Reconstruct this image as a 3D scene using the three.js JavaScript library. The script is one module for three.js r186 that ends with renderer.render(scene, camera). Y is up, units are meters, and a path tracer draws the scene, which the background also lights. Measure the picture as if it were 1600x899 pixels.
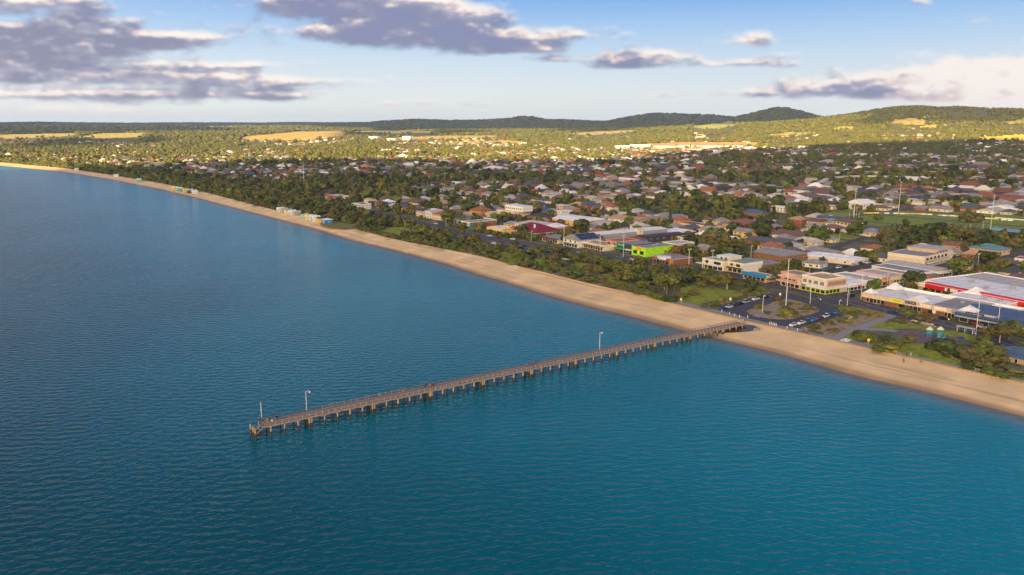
import * as THREE from 'three';
import { mergeGeometries } from 'three/addons/utils/BufferGeometryUtils.js';
import { MarchingCubes } from 'three/addons/objects/MarchingCubes.js';

// ---------------------------------------------------------------- camera, sky, sun, exposure
const scene = new THREE.Scene();
const FPX = 1256, PITCH = THREE.MathUtils.degToRad(11.37), CAMH = 100;
const camera = new THREE.PerspectiveCamera(2 * Math.atan(449.5 / FPX) * 180 / Math.PI, 1600 / 899, 1, 60000);
camera.position.set(0, CAMH, 0);
camera.rotation.set(-PITCH, 0, 0);
scene.add(camera);

const clamp = (v, a = 0, b = 1) => Math.min(b, Math.max(a, v));
const lerp = (a, b, t) => a + (b - a) * t;
const sstep = (a, b, v) => { const t = clamp((v - a) / (b - a)); return t * t * (3 - 2 * t); };
function rng(seed) { let a = seed >>> 0; return () => { a = (a + 0x6d2b79f5) | 0; let t = Math.imul(a ^ (a >>> 15), 1 | a); t = (t + Math.imul(t ^ (t >>> 7), 61 | t)) ^ t; return ((t ^ (t >>> 14)) >>> 0) / 4294967296; }; }
const hash2 = (x, y) => { let h = Math.imul(x, 374761393) + Math.imul(y, 668265263) | 0; h = Math.imul(h ^ (h >>> 13), 1274126177); return ((h ^ (h >>> 16)) >>> 0) / 4294967296; };
function vnoise(x, y) {
  const xi = Math.floor(x), yi = Math.floor(y), fx = x - xi, fy = y - yi, u = fx * fx * (3 - 2 * fx), v = fy * fy * (3 - 2 * fy);
  return lerp(lerp(hash2(xi, yi), hash2(xi + 1, yi), u), lerp(hash2(xi, yi + 1), hash2(xi + 1, yi + 1), u), v);
}
function fbm(x, y, o = 4) { let s = 0, a = 0.5, t = 0; for (let i = 0; i < o; i++) { s += a * vnoise(x, y); t += a; a *= 0.5; x = x * 2.03 + 17.1; y = y * 2.03 + 9.7; } return s / t; }
const lin = (r, g, b) => [r, g, b].map((c) => { c /= 255; return c <= 0.04045 ? c / 12.92 : Math.pow((c + 0.055) / 1.055, 2.4); });

const EXPOSURE = 4.0;
const SUN_EL = 13 * Math.PI / 180, SUN_AZ = 24 * Math.PI / 180;             // behind the camera, a little to its left
const SUN_DIR = new THREE.Vector3(-Math.sin(SUN_AZ) * Math.cos(SUN_EL), Math.sin(SUN_EL), Math.cos(SUN_AZ) * Math.cos(SUN_EL));

// A direction (x right, y up, z back) to where it stands in degrees, then the sky's colour there.
const SINP = Math.sin(PITCH), COSP = Math.cos(PITCH);
function skyTexture() {
  const W = 4096, Hh = 2048, data = new Float32Array(W * Hh * 4);
  const stops = [[-1, lin(226, 230, 228)], [0.8, lin(235, 236, 231)], [2.4, lin(224, 233, 236)], [4.4, lin(204, 224, 240)], [6.2, lin(172, 207, 241)], [8.4, lin(126, 178, 237)], [14, lin(68, 128, 214)], [30, lin(46, 100, 190)], [90, lin(44, 86, 160)]];
  const base = (el) => { for (let i = 1; i < stops.length; i++) if (el <= stops[i][0]) { const t = clamp((el - stops[i - 1][0]) / (stops[i][0] - stops[i - 1][0])); return [0, 1, 2].map((c) => lerp(stops[i - 1][1][c], stops[i][1][c], t)); } return stops.at(-1)[1]; };
  // cloud banks: where they lie (in 1600-wide picture units of the camera's own angles), half width, half height, density, share of sunlit white
  const B = [
    [40, 36, 150, 46, 0.98, 0.05], [150, 70, 200, 28, 1.0, 0.02], [60, 100, 170, 30, 0.85, 0.1], [255, 64, 110, 13, 0.85, 0.15], [20, 2, 170, 14, 0.7, 0.45], [20, 30, 26, 8, -0.8, 0.5], [300, 56, 60, 8, 0.5, 0.8],
    [110, 118, 230, 15, 1.0, 0.12], [290, 148, 190, 13, 1.05, 0.06], [430, 149, 70, 10, 0.85, 0.05], [70, 148, 190, 12, 0.85, 0.3], [430, 101, 160, 7, 0.85, 0.3], [300, 122, 270, 11, 0.85, 0.42], [400, 132, 150, 9, 0.8, 0.4], [130, 115, 60, 4, 0.5, 0.9], [60, 170, 70, 9, 0.55, 0.95], [170, 172, 44, 7, 0.55, 0.95], [240, 162, 60, 5, 0.5, 0.3],
    [490, 4, 140, 24, 1.2, 0.1], [590, 32, 140, 32, 1.3, 0.0], [690, 56, 150, 28, 1.3, 0.0], [785, 72, 80, 13, 1.05, 0.05], [650, 2, 110, 13, 0.85, 0.7], [500, 50, 80, 9, 0.6, 0.75], [725, 22, 66, 15, 0.75, 0.55], [760, 50, 60, 12, 0.7, 0.4],
    [890, 54, 74, 13, 0.95, 0.4], [820, 76, 60, 9, 0.7, 0.2], [962, 92, 44, 14, 1.1, 0.05], [1030, 87, 46, 13, 1.0, 0.35], [985, 102, 70, 6, 0.6, 0.1], [1170, 62, 50, 13, 1.0, 0.45], [1150, 99, 90, 8, 0.85, 0.2], [870, 93, 50, 5, 0.65, 0.05], [1445, 4, 18, 9, 0.7, 0.45], [1535, 32, 26, 6, 0.55, 0.5], [1470, 33, 40, 3, 0.35, 0.5], [1230, 84, 30, 4, 0.4, 0.3],
    [1180, 147, 90, 8, 0.6, 0.3], [1280, 141, 140, 13, 0.8, 0.3], [1380, 128, 110, 17, 0.95, 0.4], [1480, 120, 100, 27, 1.25, 1.0], [1570, 132, 120, 32, 1.25, 1.0], [1400, 150, 130, 10, 0.7, 0.25], [1540, 158, 120, 18, 1.1, 1.0], [1620, 110, 80, 22, 1.0, 0.9],
    [590, 161, 66, 5, 0.5, 0.2], [780, 162, 54, 4, 0.5, 0.15], [680, 157, 60, 4, 0.4, 0.4], [1000, 150, 60, 3, 0.3, 0.4], [-160, 70, 200, 50, 1.0, 0.1], [-420, 40, 240, 40, 1.0, 0.2], [1820, 60, 150, 30, 0.8, 0.5], [2050, 110, 200, 30, 0.8, 0.6],
  ];
  const dark = lin(108, 114, 150), mid = lin(156, 158, 184), lit = lin(255, 245, 236), peach = lin(224, 206, 204);
  const dens = (x, y, w) => {
    let d = 0, l = 0; const out = [0, 0];
    for (const b of B) {
      const ex = (x - b[0]) / b[2], ey = (y - b[1]) / (b[3] * (y > b[1] ? 0.8 : 1.1)), q = ex * ex + ey * ey;
      if (q < 2.2) { const v = b[4] * Math.exp(-q * 1.15); d += v; l += v * b[5]; }
    }
    if (w) { out[0] = d; out[1] = d > 0.001 ? l / d : 0; return out; }
    return d;
  };
  const full = (x, y) => { const n = fbm(x / 62 + 3, y / 21 + 5, 6), m = fbm(x / 21 + 31, y / 10 + 2, 5); return Math.min(dens(x, y), 1.25) * 1.0 + (n - 0.5) * 1.25 + (m - 0.5) * 0.75 - 0.27; };
  for (let j = 0; j < Hh; j++) {
    const el = ((j + 0.5) / Hh - 0.5) * Math.PI, eld = el * 180 / Math.PI, cb = base(Math.max(eld, -1)), ce = Math.cos(el), se = Math.sin(el);
    for (let i = 0; i < W; i++) {
      const a = ((i + 0.5) / W - 0.5) * 2 * Math.PI, x = Math.cos(a) * ce, z = Math.sin(a) * ce, y = se;
      let c = [cb[0], cb[1], cb[2]];
      const toSun = x * SUN_DIR.x + y * SUN_DIR.y + z * SUN_DIR.z;
      if (eld > -0.6) {
        const zc = -z * COSP - y * SINP, yc = y * COSP - z * SINP;
        if (eld < 12 && zc > 0.35) {
          const px = 800 + FPX * x / zc, py = 449.5 - FPX * yc / zc;
          if (px > -700 && px < 2300 && py > -90 && py < 205) {
            const d = dens(px, py, 1); const D0 = Math.min(d[0], 1.25);
            if (D0 > 0.02) {
              const D = full(px, py), up = full(px + 3, py - 7);
              const al = sstep(-0.14, 0.72, D) * 0.93 * sstep(205, 178, py), edge = clamp((D - up) * 2.2 + 0.32 - D * 0.5), L = clamp(d[1] * 1.05 + edge * 0.75 + (fbm(px / 34, py / 13 + 40, 4) - 0.5) * 0.95);
              for (let k = 0; k < 3; k++) { const col = L < 0.4 ? lerp(dark[k], mid[k], L / 0.4) : L < 0.7 ? lerp(mid[k], peach[k], (L - 0.4) / 0.3) : lerp(peach[k], lit[k], (L - 0.7) / 0.3); c[k] = lerp(c[k], col, al * lerp(0.93, 1, clamp(D))); }
            }
          }
        }
        if (eld > 8.3) {                                                     // broken cloud overhead, the same kind as in view
          const h = 1 / Math.max(y, 0.1), n = fbm(x * h * 1.6 + 11, z * h * 1.6 + 4, 5), al = sstep(0.52, 0.68, n) * 0.8 * sstep(8.3, 12, eld), L = clamp(0.15 + 0.85 * clamp(toSun * 0.5 + 0.5) - (n - 0.5) * 2.2);
          for (let k = 0; k < 3; k++) c[k] = lerp(c[k], lerp(dark[k], lit[k], L), al);
        }
      }
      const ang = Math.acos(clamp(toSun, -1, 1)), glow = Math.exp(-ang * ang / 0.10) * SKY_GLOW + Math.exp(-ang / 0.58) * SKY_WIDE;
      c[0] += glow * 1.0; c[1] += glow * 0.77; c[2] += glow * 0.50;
      const o = (j * W + i) * 4; data[o] = c[0] / EXPOSURE; data[o + 1] = c[1] / EXPOSURE; data[o + 2] = c[2] / EXPOSURE; data[o + 3] = 1;
    }
  }
  const t = new THREE.DataTexture(data, W, Hh, THREE.RGBAFormat, THREE.FloatType);
  t.mapping = THREE.EquirectangularReflectionMapping; t.magFilter = t.minFilter = THREE.LinearFilter; t.wrapS = THREE.RepeatWrapping; t.needsUpdate = true;
  return t;
}
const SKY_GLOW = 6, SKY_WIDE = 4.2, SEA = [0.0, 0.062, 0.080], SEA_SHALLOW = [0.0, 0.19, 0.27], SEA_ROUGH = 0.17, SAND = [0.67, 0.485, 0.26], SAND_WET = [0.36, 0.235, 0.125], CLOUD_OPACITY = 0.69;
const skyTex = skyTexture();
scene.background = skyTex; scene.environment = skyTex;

const sun = new THREE.DirectionalLight(new THREE.Color(1, 0.69, 0.27), 5.0);
sun.position.copy(SUN_DIR).multiplyScalar(4000).add(new THREE.Vector3(0, 0, -1500)); sun.target.position.set(0, 0, -1500);
sun.shadow.radius = 0.6; sun.castShadow = true;
sun.shadow.camera.left = sun.shadow.camera.bottom = -6000; sun.shadow.camera.right = sun.shadow.camera.top = 6000; sun.shadow.camera.far = 20000; sun.shadow.mapSize.set(4096, 4096);
scene.add(sun, sun.target);

const renderer = new THREE.WebGLRenderer({ antialias: true });
renderer.toneMapping = THREE.LinearToneMapping; renderer.toneMappingExposure = EXPOSURE; renderer.shadowMap.enabled = true;
scene.fog = new THREE.FogExp2(new THREE.Color(0.30, 0.5, 1.0), 0.00003);

// ---------------------------------------------------------------- helpers: places
function ray(px, py) { const a = (px - 800) / FPX, b = (449.5 - py) / FPX; return [a, -SINP + b * COSP, -COSP - b * SINP]; }
function G(px, py, h = 3.2) { const d = ray(px, py), t = (h - CAMH) / d[1]; return [d[0] * t, d[2] * t]; }              // a bearing and dip read off the photograph to a place at height h
const AL = Math.hypot(0.66, 0.75), AX = -0.66 / AL, AZ = -0.75 / AL, BX = 0.75 / AL, BZ = -0.66 / AL, OX = 180, OZ = -267;   // along the coast, inland
const toSN = (x, z) => [(x - OX) * AX + (z - OZ) * AZ, (x - OX) * BX + (z - OZ) * BZ];
const toXZ = (s, n) => [OX + s * AX + n * BX, OZ + s * AZ + n * BZ];
function table(list, h) {                                                     // n against s, from points on the shore, resampled every 8 m and smoothed
  const p = list.map(([x, y]) => toSN(...G(x, y, h))).sort((a, b) => a[0] - b[0]), at = (s) => {
    if (s <= p[0][0]) return p[0][1];
    for (let i = 1; i < p.length; i++) if (s <= p[i][0]) return lerp(p[i - 1][1], p[i][1], (s - p[i - 1][0]) / (p[i][0] - p[i - 1][0]));
    return p.at(-1)[1] - 0.13 * (s - p.at(-1)[0]);
  };
  const S0 = -400, N = 1300, raw = Array.from({ length: N }, (_, i) => at(S0 + i * 8)), sm = raw.map((_, i) => { const k = i > 220 ? 5 : 2; let t = 0, c = 0; for (let j = -k; j <= k; j++) { t += raw[clamp(i + j, 0, N - 1)]; c++; } return t / c; });
  return (s) => { const f = clamp((s - S0) / 8, 0, N - 1.001), i = Math.floor(f); return lerp(sm[i], sm[i + 1], f - i); };
}
const nWater = table([[0, 259], [100, 268.5], [175, 281], [250, 296], [325, 314], [400, 334], [500, 360], [550, 376], [600, 387], [650, 400], [700, 413], [750, 430], [800, 443], [850, 460], [900, 473], [950, 486], [1000, 497], [1050, 512], [1067, 517], [1100, 523], [1125, 530], [1150, 536], [1200, 547], [1250, 561], [1300, 576], [1350, 592], [1400, 601], [1450, 611], [1500, 623], [1550, 640], [1600, 651]], 0);
const nSand = table([[0, 254.5], [100, 264], [175, 275], [250, 288], [325, 304], [400, 324], [500, 347], [550, 360], [600, 374], [650, 384], [700, 394], [750, 404], [800, 418], [850, 430], [900, 443], [950, 455], [1000, 465], [1050, 476], [1100, 488], [1150, 500], [1200, 511], [1250, 523], [1300, 533], [1350, 545], [1400, 557], [1450, 568], [1500, 578], [1550, 591], [1600, 602]], 2.6);
const FLAT = 3.2;
// hills: each ridge is a skyline (bearing, rise) at one distance
const skyline = (r0, list) => list.map(([px, py]) => { const d = ray(px, py), hd = Math.hypot(d[0], d[2]); return [Math.atan2(d[0], -d[2]), Math.max(0, CAMH + d[1] / hd * r0 - 26)]; });
const RIDGES = [
  [5200, 3700, 2600, [[1090, 203], [1160, 197], [1250, 190], [1290, 184], [1330, 179], [1370, 172], [1400, 168], [1440, 167], [1470, 169], [1500, 168], [1530, 170], [1560, 171], [1600, 172], [1700, 174], [1850, 186], [2100, 196]]],
  [4700, 3500, 1200, [[900, 206], [980, 202], [1060, 198], [1110, 193], [1150, 193], [1200, 192], [1250, 188], [1320, 187], [1420, 186], [1520, 186], [1650, 188], [1900, 196]]],
  [7200, 5600, 1500, [[1120, 197], [1140, 187], [1160, 182], [1180, 178], [1200, 173], [1213, 170], [1225, 170], [1240, 173], [1262, 179], [1290, 186], [1330, 194], [1370, 200]]],
  [8200, 6200, 2500, [[480, 197], [560, 194], [600, 190.5], [650, 188], [700, 190], [750, 189.5], [790, 187], [815, 183.5], [835, 184.5], [850, 188], [900, 189.5], [945, 191.5], [962, 188], [1000, 181.5], [1025, 179], [1050, 178.5], [1075, 180.5], [1105, 180.5], [1130, 183.5], [1160, 186], [1220, 189], [1350, 193], [1700, 193]]],
  [11500, 8500, 4000, [[-900, 192], [-200, 191], [0, 191.6], [60, 191.5], [100, 192.5], [200, 193.2], [300, 192.8], [400, 193.2], [450, 192.6], [500, 193.2], [560, 192.8], [700, 193], [1000, 193], [2000, 194]]],
].map(([r0, rs, back, l]) => ({ r0, rs, back, l: skyline(r0, l) }));
function ridgeAt(R, az) { const l = R.l; if (az <= l[0][0]) return l[0][1]; for (let i = 1; i < l.length; i++) if (az <= l[i][0]) { const t = (az - l[i - 1][0]) / (l[i][0] - l[i - 1][0]); return lerp(l[i - 1][1], l[i][1], t); } return l.at(-1)[1]; }
function rise(x, z) {                                                         // the land's height over the flat strip by the sea
  const r = Math.hypot(x, z), az = Math.atan2(x, -z), [s, n] = toSN(x, z), e = n - nSand(s) - 760;
  let h = e <= 0 ? 0 : 24 * (1 - Math.exp(-e * 0.011 / 24)) * sstep(0, 200, e) + (fbm(x / 700, z / 700, 3) - 0.45) * 9 * sstep(300, 1500, e);
  if (r < 3000) return Math.max(0, h);
  let top = 0;
  for (const R of RIDGES) { if (r < R.rs) continue; const c = ridgeAt(R, az); const k = r < R.r0 ? sstep(R.rs, R.r0, r) : 1 - 0.9 * sstep(R.r0, R.r0 + R.back, r); const v = c * (k + (fbm(x / 420, z / 420, 4) - 0.5) * 0.28 * k * (1 - k) * 3); if (v > top) top = v; }
  return Math.max(0, h) + top;
}
function ground(x, z) {
  const [s, n] = toSN(x, z), d = n - nWater(s), bw = nSand(s) - nWater(s);
  if (d < 0) return Math.max(-7, d * 0.07);
  if (d < bw) return 2.5 * Math.pow(d / bw, 0.85);
  return FLAT + rise(x, z);
}
const cuspAt = (s, f) => (f > 0.03 && f < 0.9 ? (fbm(s / 60, f * 2 + 40, 2) - 0.5) * 0.25 : 0), beachY = (x, z) => { const [s, n] = toSN(x, z), f = clamp((n - nWater(s)) / (nSand(s) - nWater(s))); return 2.5 * Math.pow(f, 0.85) + cuspAt(s, f); };
function hit(px, py) { const d = ray(px, py), hd = Math.hypot(d[0], d[2]); let t = 100 / hd, p = t; for (let i = 0; i < 4000; i++) { const x = d[0] * t, z = d[2] * t; if (CAMH + d[1] * t < ground(x, z)) { for (let k = 0; k < 24; k++) { const m = (p + t) / 2; if (CAMH + d[1] * m < ground(d[0] * m, d[2] * m)) t = m; else p = m; } return [d[0] * t, d[2] * t]; } p = t; t *= 1.006; } return [d[0] * t, d[2] * t]; }
const inside = (x, z, poly) => { let c = false; for (let i = 0, j = poly.length - 1; i < poly.length; j = i++) { const [xi, zi] = poly[i], [xj, zj] = poly[j]; if ((zi > z) !== (zj > z) && x < (xj - xi) * (z - zi) / (zj - zi) + xi) c = !c; } return c; };
const pixelOf = (x, y, z) => { const zc = -z * COSP - (y - CAMH) * SINP, yc = (y - CAMH) * COSP - z * SINP; return [800 + FPX * x / zc, 449.5 - FPX * yc / zc, zc]; };

// ---------------------------------------------------------------- helpers: names, things, geometry, materials
const taken = new Map();
function numbered(name) { const k = taken.get(name) ?? 0; taken.set(name, k + 1); return k ? name + '_' + String(k).padStart(3, '0') : name; }
function shadows(o) { o.castShadow = o.receiveShadow = true; return o; }
function tag(o, label, category, group) { o.userData.label = label; o.userData.category = category; if (group) o.userData.group = group; return o; }
function mesh(name, geo, mat, parent) { const o = shadows(new THREE.Mesh(Array.isArray(geo) ? merge(geo) : geo, mat)); o.name = parent ? name : numbered(name); (parent ?? scene).add(o); return o; }
function struct(name, geo, mat) { const o = mesh(name, geo, mat); o.userData.kind = 'structure'; return o; }
function thing(name, label, category, [x, y, z], turn = 0, group) { const o = new THREE.Group(); o.name = numbered(name); o.position.set(x, y, z); o.rotation.y = turn; scene.add(o); return tag(o, label, category, group); }
function prep(g) { g = g.index ? g.toNonIndexed() : g; for (const k of Object.keys(g.attributes)) if (!['position', 'normal', 'uv', 'color'].includes(k)) g.deleteAttribute(k); return g; }
function merge(list) { const l = list.map(prep); if (l.some((g) => g.attributes.color)) l.forEach((g) => { if (!g.attributes.color) g.setAttribute('color', new THREE.BufferAttribute(new Float32Array(g.attributes.position.count * 3).fill(1), 3)); }); return mergeGeometries(l); }
function boxUV(g) {                                                           // uv in metres from the two axes across each face
  const p = g.attributes.position, n = g.attributes.normal, uv = new Float32Array(p.count * 2);
  for (let i = 0; i < p.count; i++) { const x = Math.abs(n.getX(i)), y = Math.abs(n.getY(i)), z = Math.abs(n.getZ(i)); const [u, v] = y > 0.35 && y >= Math.max(x, z) * 0.5 ? (x > z ? [p.getZ(i), p.getX(i) / Math.max(0.2, y)] : [p.getX(i), p.getZ(i) / Math.max(0.2, y)]) : x > z ? [p.getZ(i), p.getY(i)] : [p.getX(i), p.getY(i)]; uv[i * 2] = u; uv[i * 2 + 1] = v; }
  g.setAttribute('uv', new THREE.BufferAttribute(uv, 2)); return g;
}
function bx(w, h, d, x = 0, y = 0, z = 0, ry = 0) { const g = new THREE.BoxGeometry(w, h, d); if (ry) g.rotateY(ry); g.translate(x, y, z); return g; }      // centre at x, z; y is its middle
function bb(x0, y0, z0, x1, y1, z1) { return boxUV(bx(x1 - x0, y1 - y0, z1 - z0, (x0 + x1) / 2, (y0 + y1) / 2, (z0 + z1) / 2).toNonIndexed()); }
function cyl(r0, r1, h, x, y, z, seg = 8) { return new THREE.CylinderGeometry(r1, r0, h, seg).translate(x, y + h / 2, z); }
function rod(a, b, r, seg = 6) { const A = new THREE.Vector3(...a), D = new THREE.Vector3(...b).sub(A), g = new THREE.CylinderGeometry(r, r, D.length(), seg); g.translate(0, D.length() / 2, 0); g.applyQuaternion(new THREE.Quaternion().setFromUnitVectors(new THREE.Vector3(0, 1, 0), D.normalize())); return g.translate(...a); }
function facets(tris) { const g = new THREE.BufferGeometry(); g.setAttribute('position', new THREE.BufferAttribute(new Float32Array(tris.flat(2)), 3)); g.computeVertexNormals(); return boxUV(g); }      // a flat-faced solid from a list of triangles
const quad = (a, b, c, d) => [[a, b, c], [a, c, d]];

function gray(w, h, f, srgb = true) {
  const d = new Uint8Array(w * h * 4); for (let j = 0; j < h; j++) for (let i = 0; i < w; i++) { const v = f(i, j), o = (j * w + i) * 4; if (Array.isArray(v)) { d[o] = clamp(v[0]) * 255; d[o + 1] = clamp(v[1]) * 255; d[o + 2] = clamp(v[2]) * 255; } else d[o] = d[o + 1] = d[o + 2] = clamp(v) * 255; d[o + 3] = 255; }
  const t = new THREE.DataTexture(d, w, h); t.magFilter = t.minFilter = THREE.LinearFilter; t.wrapS = t.wrapT = THREE.RepeatWrapping; if (srgb) t.colorSpace = THREE.SRGBColorSpace; t.needsUpdate = true; return t;
}
const rep = (t, m, m2) => { const c = t.clone(); c.repeat.set(1 / m, 1 / (m2 ?? m)); c.needsUpdate = true; return c; };
// noise that repeats every w pixels
function tnoise(i, j, w, cells, seed = 0) { const x = i / w * cells, y = j / w * cells, xi = Math.floor(x), yi = Math.floor(y), fx = x - xi, fy = y - yi, u = fx * fx * (3 - 2 * fx), v = fy * fy * (3 - 2 * fy), m = (a) => ((a % cells) + cells) % cells; return lerp(lerp(hash2(m(xi) + seed, m(yi)), hash2(m(xi + 1) + seed, m(yi)), u), lerp(hash2(m(xi) + seed, m(yi + 1)), hash2(m(xi + 1) + seed, m(yi + 1)), u), v); }
const tf = (i, j, w, c, s = 0) => (tnoise(i, j, w, c, s) + tnoise(i, j, w, c * 2, s + 7) * 0.5 + tnoise(i, j, w, c * 4, s + 13) * 0.25 + tnoise(i, j, w, c * 8, s + 29) * 0.125) / 1.875;
const TX = {
  stucco: gray(256, 256, (i, j) => 0.86 + (tf(i, j, 256, 4) - 0.5) * 0.24 - 0.1 * sstep(0.55, 0.8, tf(i, j, 256, 8, 90))),
  metal: gray(256, 256, (i, j) => 0.86 + (tf(i, j, 256, 3, 40) - 0.5) * 0.2 - (i % 16 < 2 ? 0.04 : 0)),
  tiles: gray(256, 256, (i, j) => 0.8 + (hash2(i >> 4, j >> 4) - 0.5) * 0.26 + (tf(i, j, 256, 4, 12) - 0.5) * 0.3 - (j % 16 < 3 ? 0.16 : 0)),
  brick: gray(256, 256, (i, j) => { const row = j >> 3, c = ((i + (row & 1) * 8) >> 4) & 15; return j % 8 < 1 || (i + (row & 1) * 8) % 16 < 1 ? [0.85, 0.82, 0.78] : [0.8 + (hash2(c, row) - 0.5) * 0.35, 0.78 + (hash2(c, row) - 0.5) * 0.4, 0.76 + (hash2(c, row) - 0.5) * 0.4]; }),
  soil: gray(512, 512, (i, j) => 0.8 + (tf(i, j, 512, 6, 3) - 0.5) * 0.55 + (hash2(i, j) - 0.5) * 0.12),
  sand: gray(512, 512, (i, j) => 0.88 + (tf(i, j, 512, 5, 70) - 0.5) * 0.2 + (hash2(i, j + 999) - 0.5) * 0.07),
  asphalt: gray(256, 256, (i, j) => 0.82 + (tf(i, j, 256, 3, 55) - 0.5) * 0.3 + (hash2(i + 31, j) - 0.5) * 0.16),
  wood: gray(256, 256, (i, j) => 0.78 + (hash2(i >> 4, 3) - 0.5) * 0.3 + (tnoise(i * 6 % 256, j, 256, 16, 5) - 0.5) * 0.16 - (i % 16 < 1 ? 0.35 : 0)),
};
const MEAN = {}; for (const k in TX) { const d = TX[k].image.data; let s = 0, n = 0; for (let i = 0; i < d.length; i += 404) { s += Math.pow(d[i] / 255, 2.2); n++; } MEAN[k] = s / n; }   // so that a colour times its texture keeps the colour's reflectance
const mats = new Map();
function M(color, tex = 'stucco', size = 4, rough = 0.85, extra = {}) {        // colour is linear reflectance
  const key = [color, tex, size, rough, JSON.stringify(extra)].join(); if (mats.has(key)) return mats.get(key);
  const m = new THREE.MeshStandardMaterial({ color: new THREE.Color().setRGB(...color.map((c) => Math.min(1, c / (tex ? MEAN[tex] : 1)))), roughness: rough, ...extra }); if (tex) { texCache[tex + size] ??= rep(TX[tex], size); m.map = texCache[tex + size]; }
  mats.set(key, m); return m;
}
const texCache = {};

// ---------------------------------------------------------------- the setting: sea, beach, ground
{
  const N = 1024, TILE = 110, waves = [], R = rng(77);
  for (let k = 0; k < 64; k++) { const L = 0.55 * Math.pow(9, R()), th = 1.45 + (R() + R() + R() - 1.5) * 1.15, q = TILE / L; const kx = Math.round(q * Math.cos(th)), ky = Math.round(q * Math.sin(th)); if (kx || ky) waves.push([kx, ky, R() * 6.283, Math.pow(L, 0.3)]); }
  const sx = new Float32Array(N * N), sy = new Float32Array(N * N), C = new Float32Array(N); for (let i = 0; i < N; i++) C[i] = Math.cos(i / N * 2 * Math.PI);
  let e = 0; for (const w of waves) e += w[3] * w[3] / 2; const amp = 0.165 / Math.sqrt(e);
  for (const [kx, ky, ph, a] of waves) { const l = Math.hypot(kx, ky), ux = kx / l * a * amp, uy = ky / l * a * amp, p0 = Math.round(ph / 6.283 * N); for (let j = 0; j < N; j++) for (let i = 0; i < N; i++) { const c = C[((kx * i + ky * j + p0) % N + N) % N], o = j * N + i; sx[o] += c * ux; sy[o] += c * uy; } }
  const nm = gray(N, N, (i, j) => { const a = -sx[j * N + i], b = -sy[j * N + i], l = Math.hypot(a, b, 1); return [a / l * 0.5 + 0.5, b / l * 0.5 + 0.5, 1 / l * 0.5 + 0.5]; }, false);
  const nrm = rep(nm, TILE); nrm.rotation = 0.08;
  const fine = gray(512, 512, (i, j) => tf(i, j * 1, 512, 24, 8), false), bump = rep(fine, 61, 37); bump.rotation = -0.3;
  const sea = new THREE.MeshPhysicalMaterial({ color: 0xffffff, vertexColors: true, transparent: true, roughness: SEA_ROUGH, ior: 1.33, specularIntensity: 0.39, specularColor: new THREE.Color(0.5, 0.86, 1), normalMap: nrm, bumpMap: bump, bumpScale: 0.10 });
  const ss = [], dd = [4, 1.5, 0, -1.5, -3, -5, -8, -12, -18, -28, -45, -65, -90, -120, -155, -195, -240, -290, -350, -420, -520, -700, -1000, -1500, -4000, -12000];
  for (let s = -3000; s < 8600; s += s > -200 && s < 900 ? 6 : s < 2600 && s > -500 ? 16 : 200) ss.push(s);
  const pos = [], col = [], uv = [], idx = [];
  ss.forEach((s) => dd.forEach((d) => {
    const [x, z] = toXZ(s, nWater(s) + d), depth = clamp(-d * 0.07, 0, 7), m = fbm(x / 170, z / 60 + 5, 4) * 0.6 + fbm(x / 420 + 7, z / 240, 3) * 0.7 - 0.15, deep = sstep(4, 330, -d + (fbm(x / 90 + 3, z / 90, 3) - 0.5) * 130);
    pos.push(x, 0, z); uv.push(x, z);
    const c = [0, 1, 2].map((k) => lerp(lerp([0.12, 0.2, 0.22][k], SEA_SHALLOW[k], sstep(0.1, 1.2, depth)), SEA[k], deep) * (0.74 + 0.52 * m)); col.push(...c, clamp(0.4 + depth * 1.3));
  }));
  const w = dd.length; for (let i = 0; i + 1 < ss.length; i++) for (let j = 0; j + 1 < w; j++) { const a = i * w + j, b = a + 1, c = a + w, d = c + 1; idx.push(a, c, b, b, c, d); }
  const g = new THREE.BufferGeometry(); g.setAttribute('position', new THREE.Float32BufferAttribute(pos, 3)); g.setAttribute('uv', new THREE.Float32BufferAttribute(uv, 2)); g.setAttribute('color', new THREE.Float32BufferAttribute(col, 4)); g.setIndex(idx); g.computeVertexNormals();
  if (g.attributes.normal.getY(0) < 0) { g.setIndex(idx.map((v, k) => idx[k - k % 3 + [0, 2, 1][k % 3]])); g.computeVertexNormals(); }
  struct('sea', g, sea);
}
function strip(name, rows, at, mat, color) {                                   // a sheet swept along the coast: at(s, j) gives x, y, z; color(s, j, x, z) its own colour
  const pos = [], col = [], uv = [], idx = [], n = rows.n; rows.s.forEach((s) => { for (let j = 0; j < n; j++) { const p = at(s, j); pos.push(...p); uv.push(p[0], p[2]); if (color) col.push(...color(s, j, p[0], p[2])); } });
  for (let i = 0; i + 1 < rows.s.length; i++) for (let j = 0; j + 1 < n; j++) { const a = i * n + j, b = a + 1, c = a + n, d = c + 1; idx.push(a, b, c, b, d, c); }
  const g = new THREE.BufferGeometry(); g.setAttribute('position', new THREE.Float32BufferAttribute(pos, 3)); g.setAttribute('uv', new THREE.Float32BufferAttribute(uv, 2)); if (color) g.setAttribute('color', new THREE.Float32BufferAttribute(col, 3)); g.setIndex(idx); g.computeVertexNormals();
  if (g.attributes.normal.getY(n * 2 + 1) < 0) { g.setIndex(idx.map((v, k) => idx[k - k % 3 + [0, 2, 1][k % 3]])); g.computeVertexNormals(); }
  return struct(name, g, mat);
}
const range = (a, b, st) => Array.from({ length: Math.floor((b - a) / st + 1.001) }, (_, i) => a + i * st);
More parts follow.
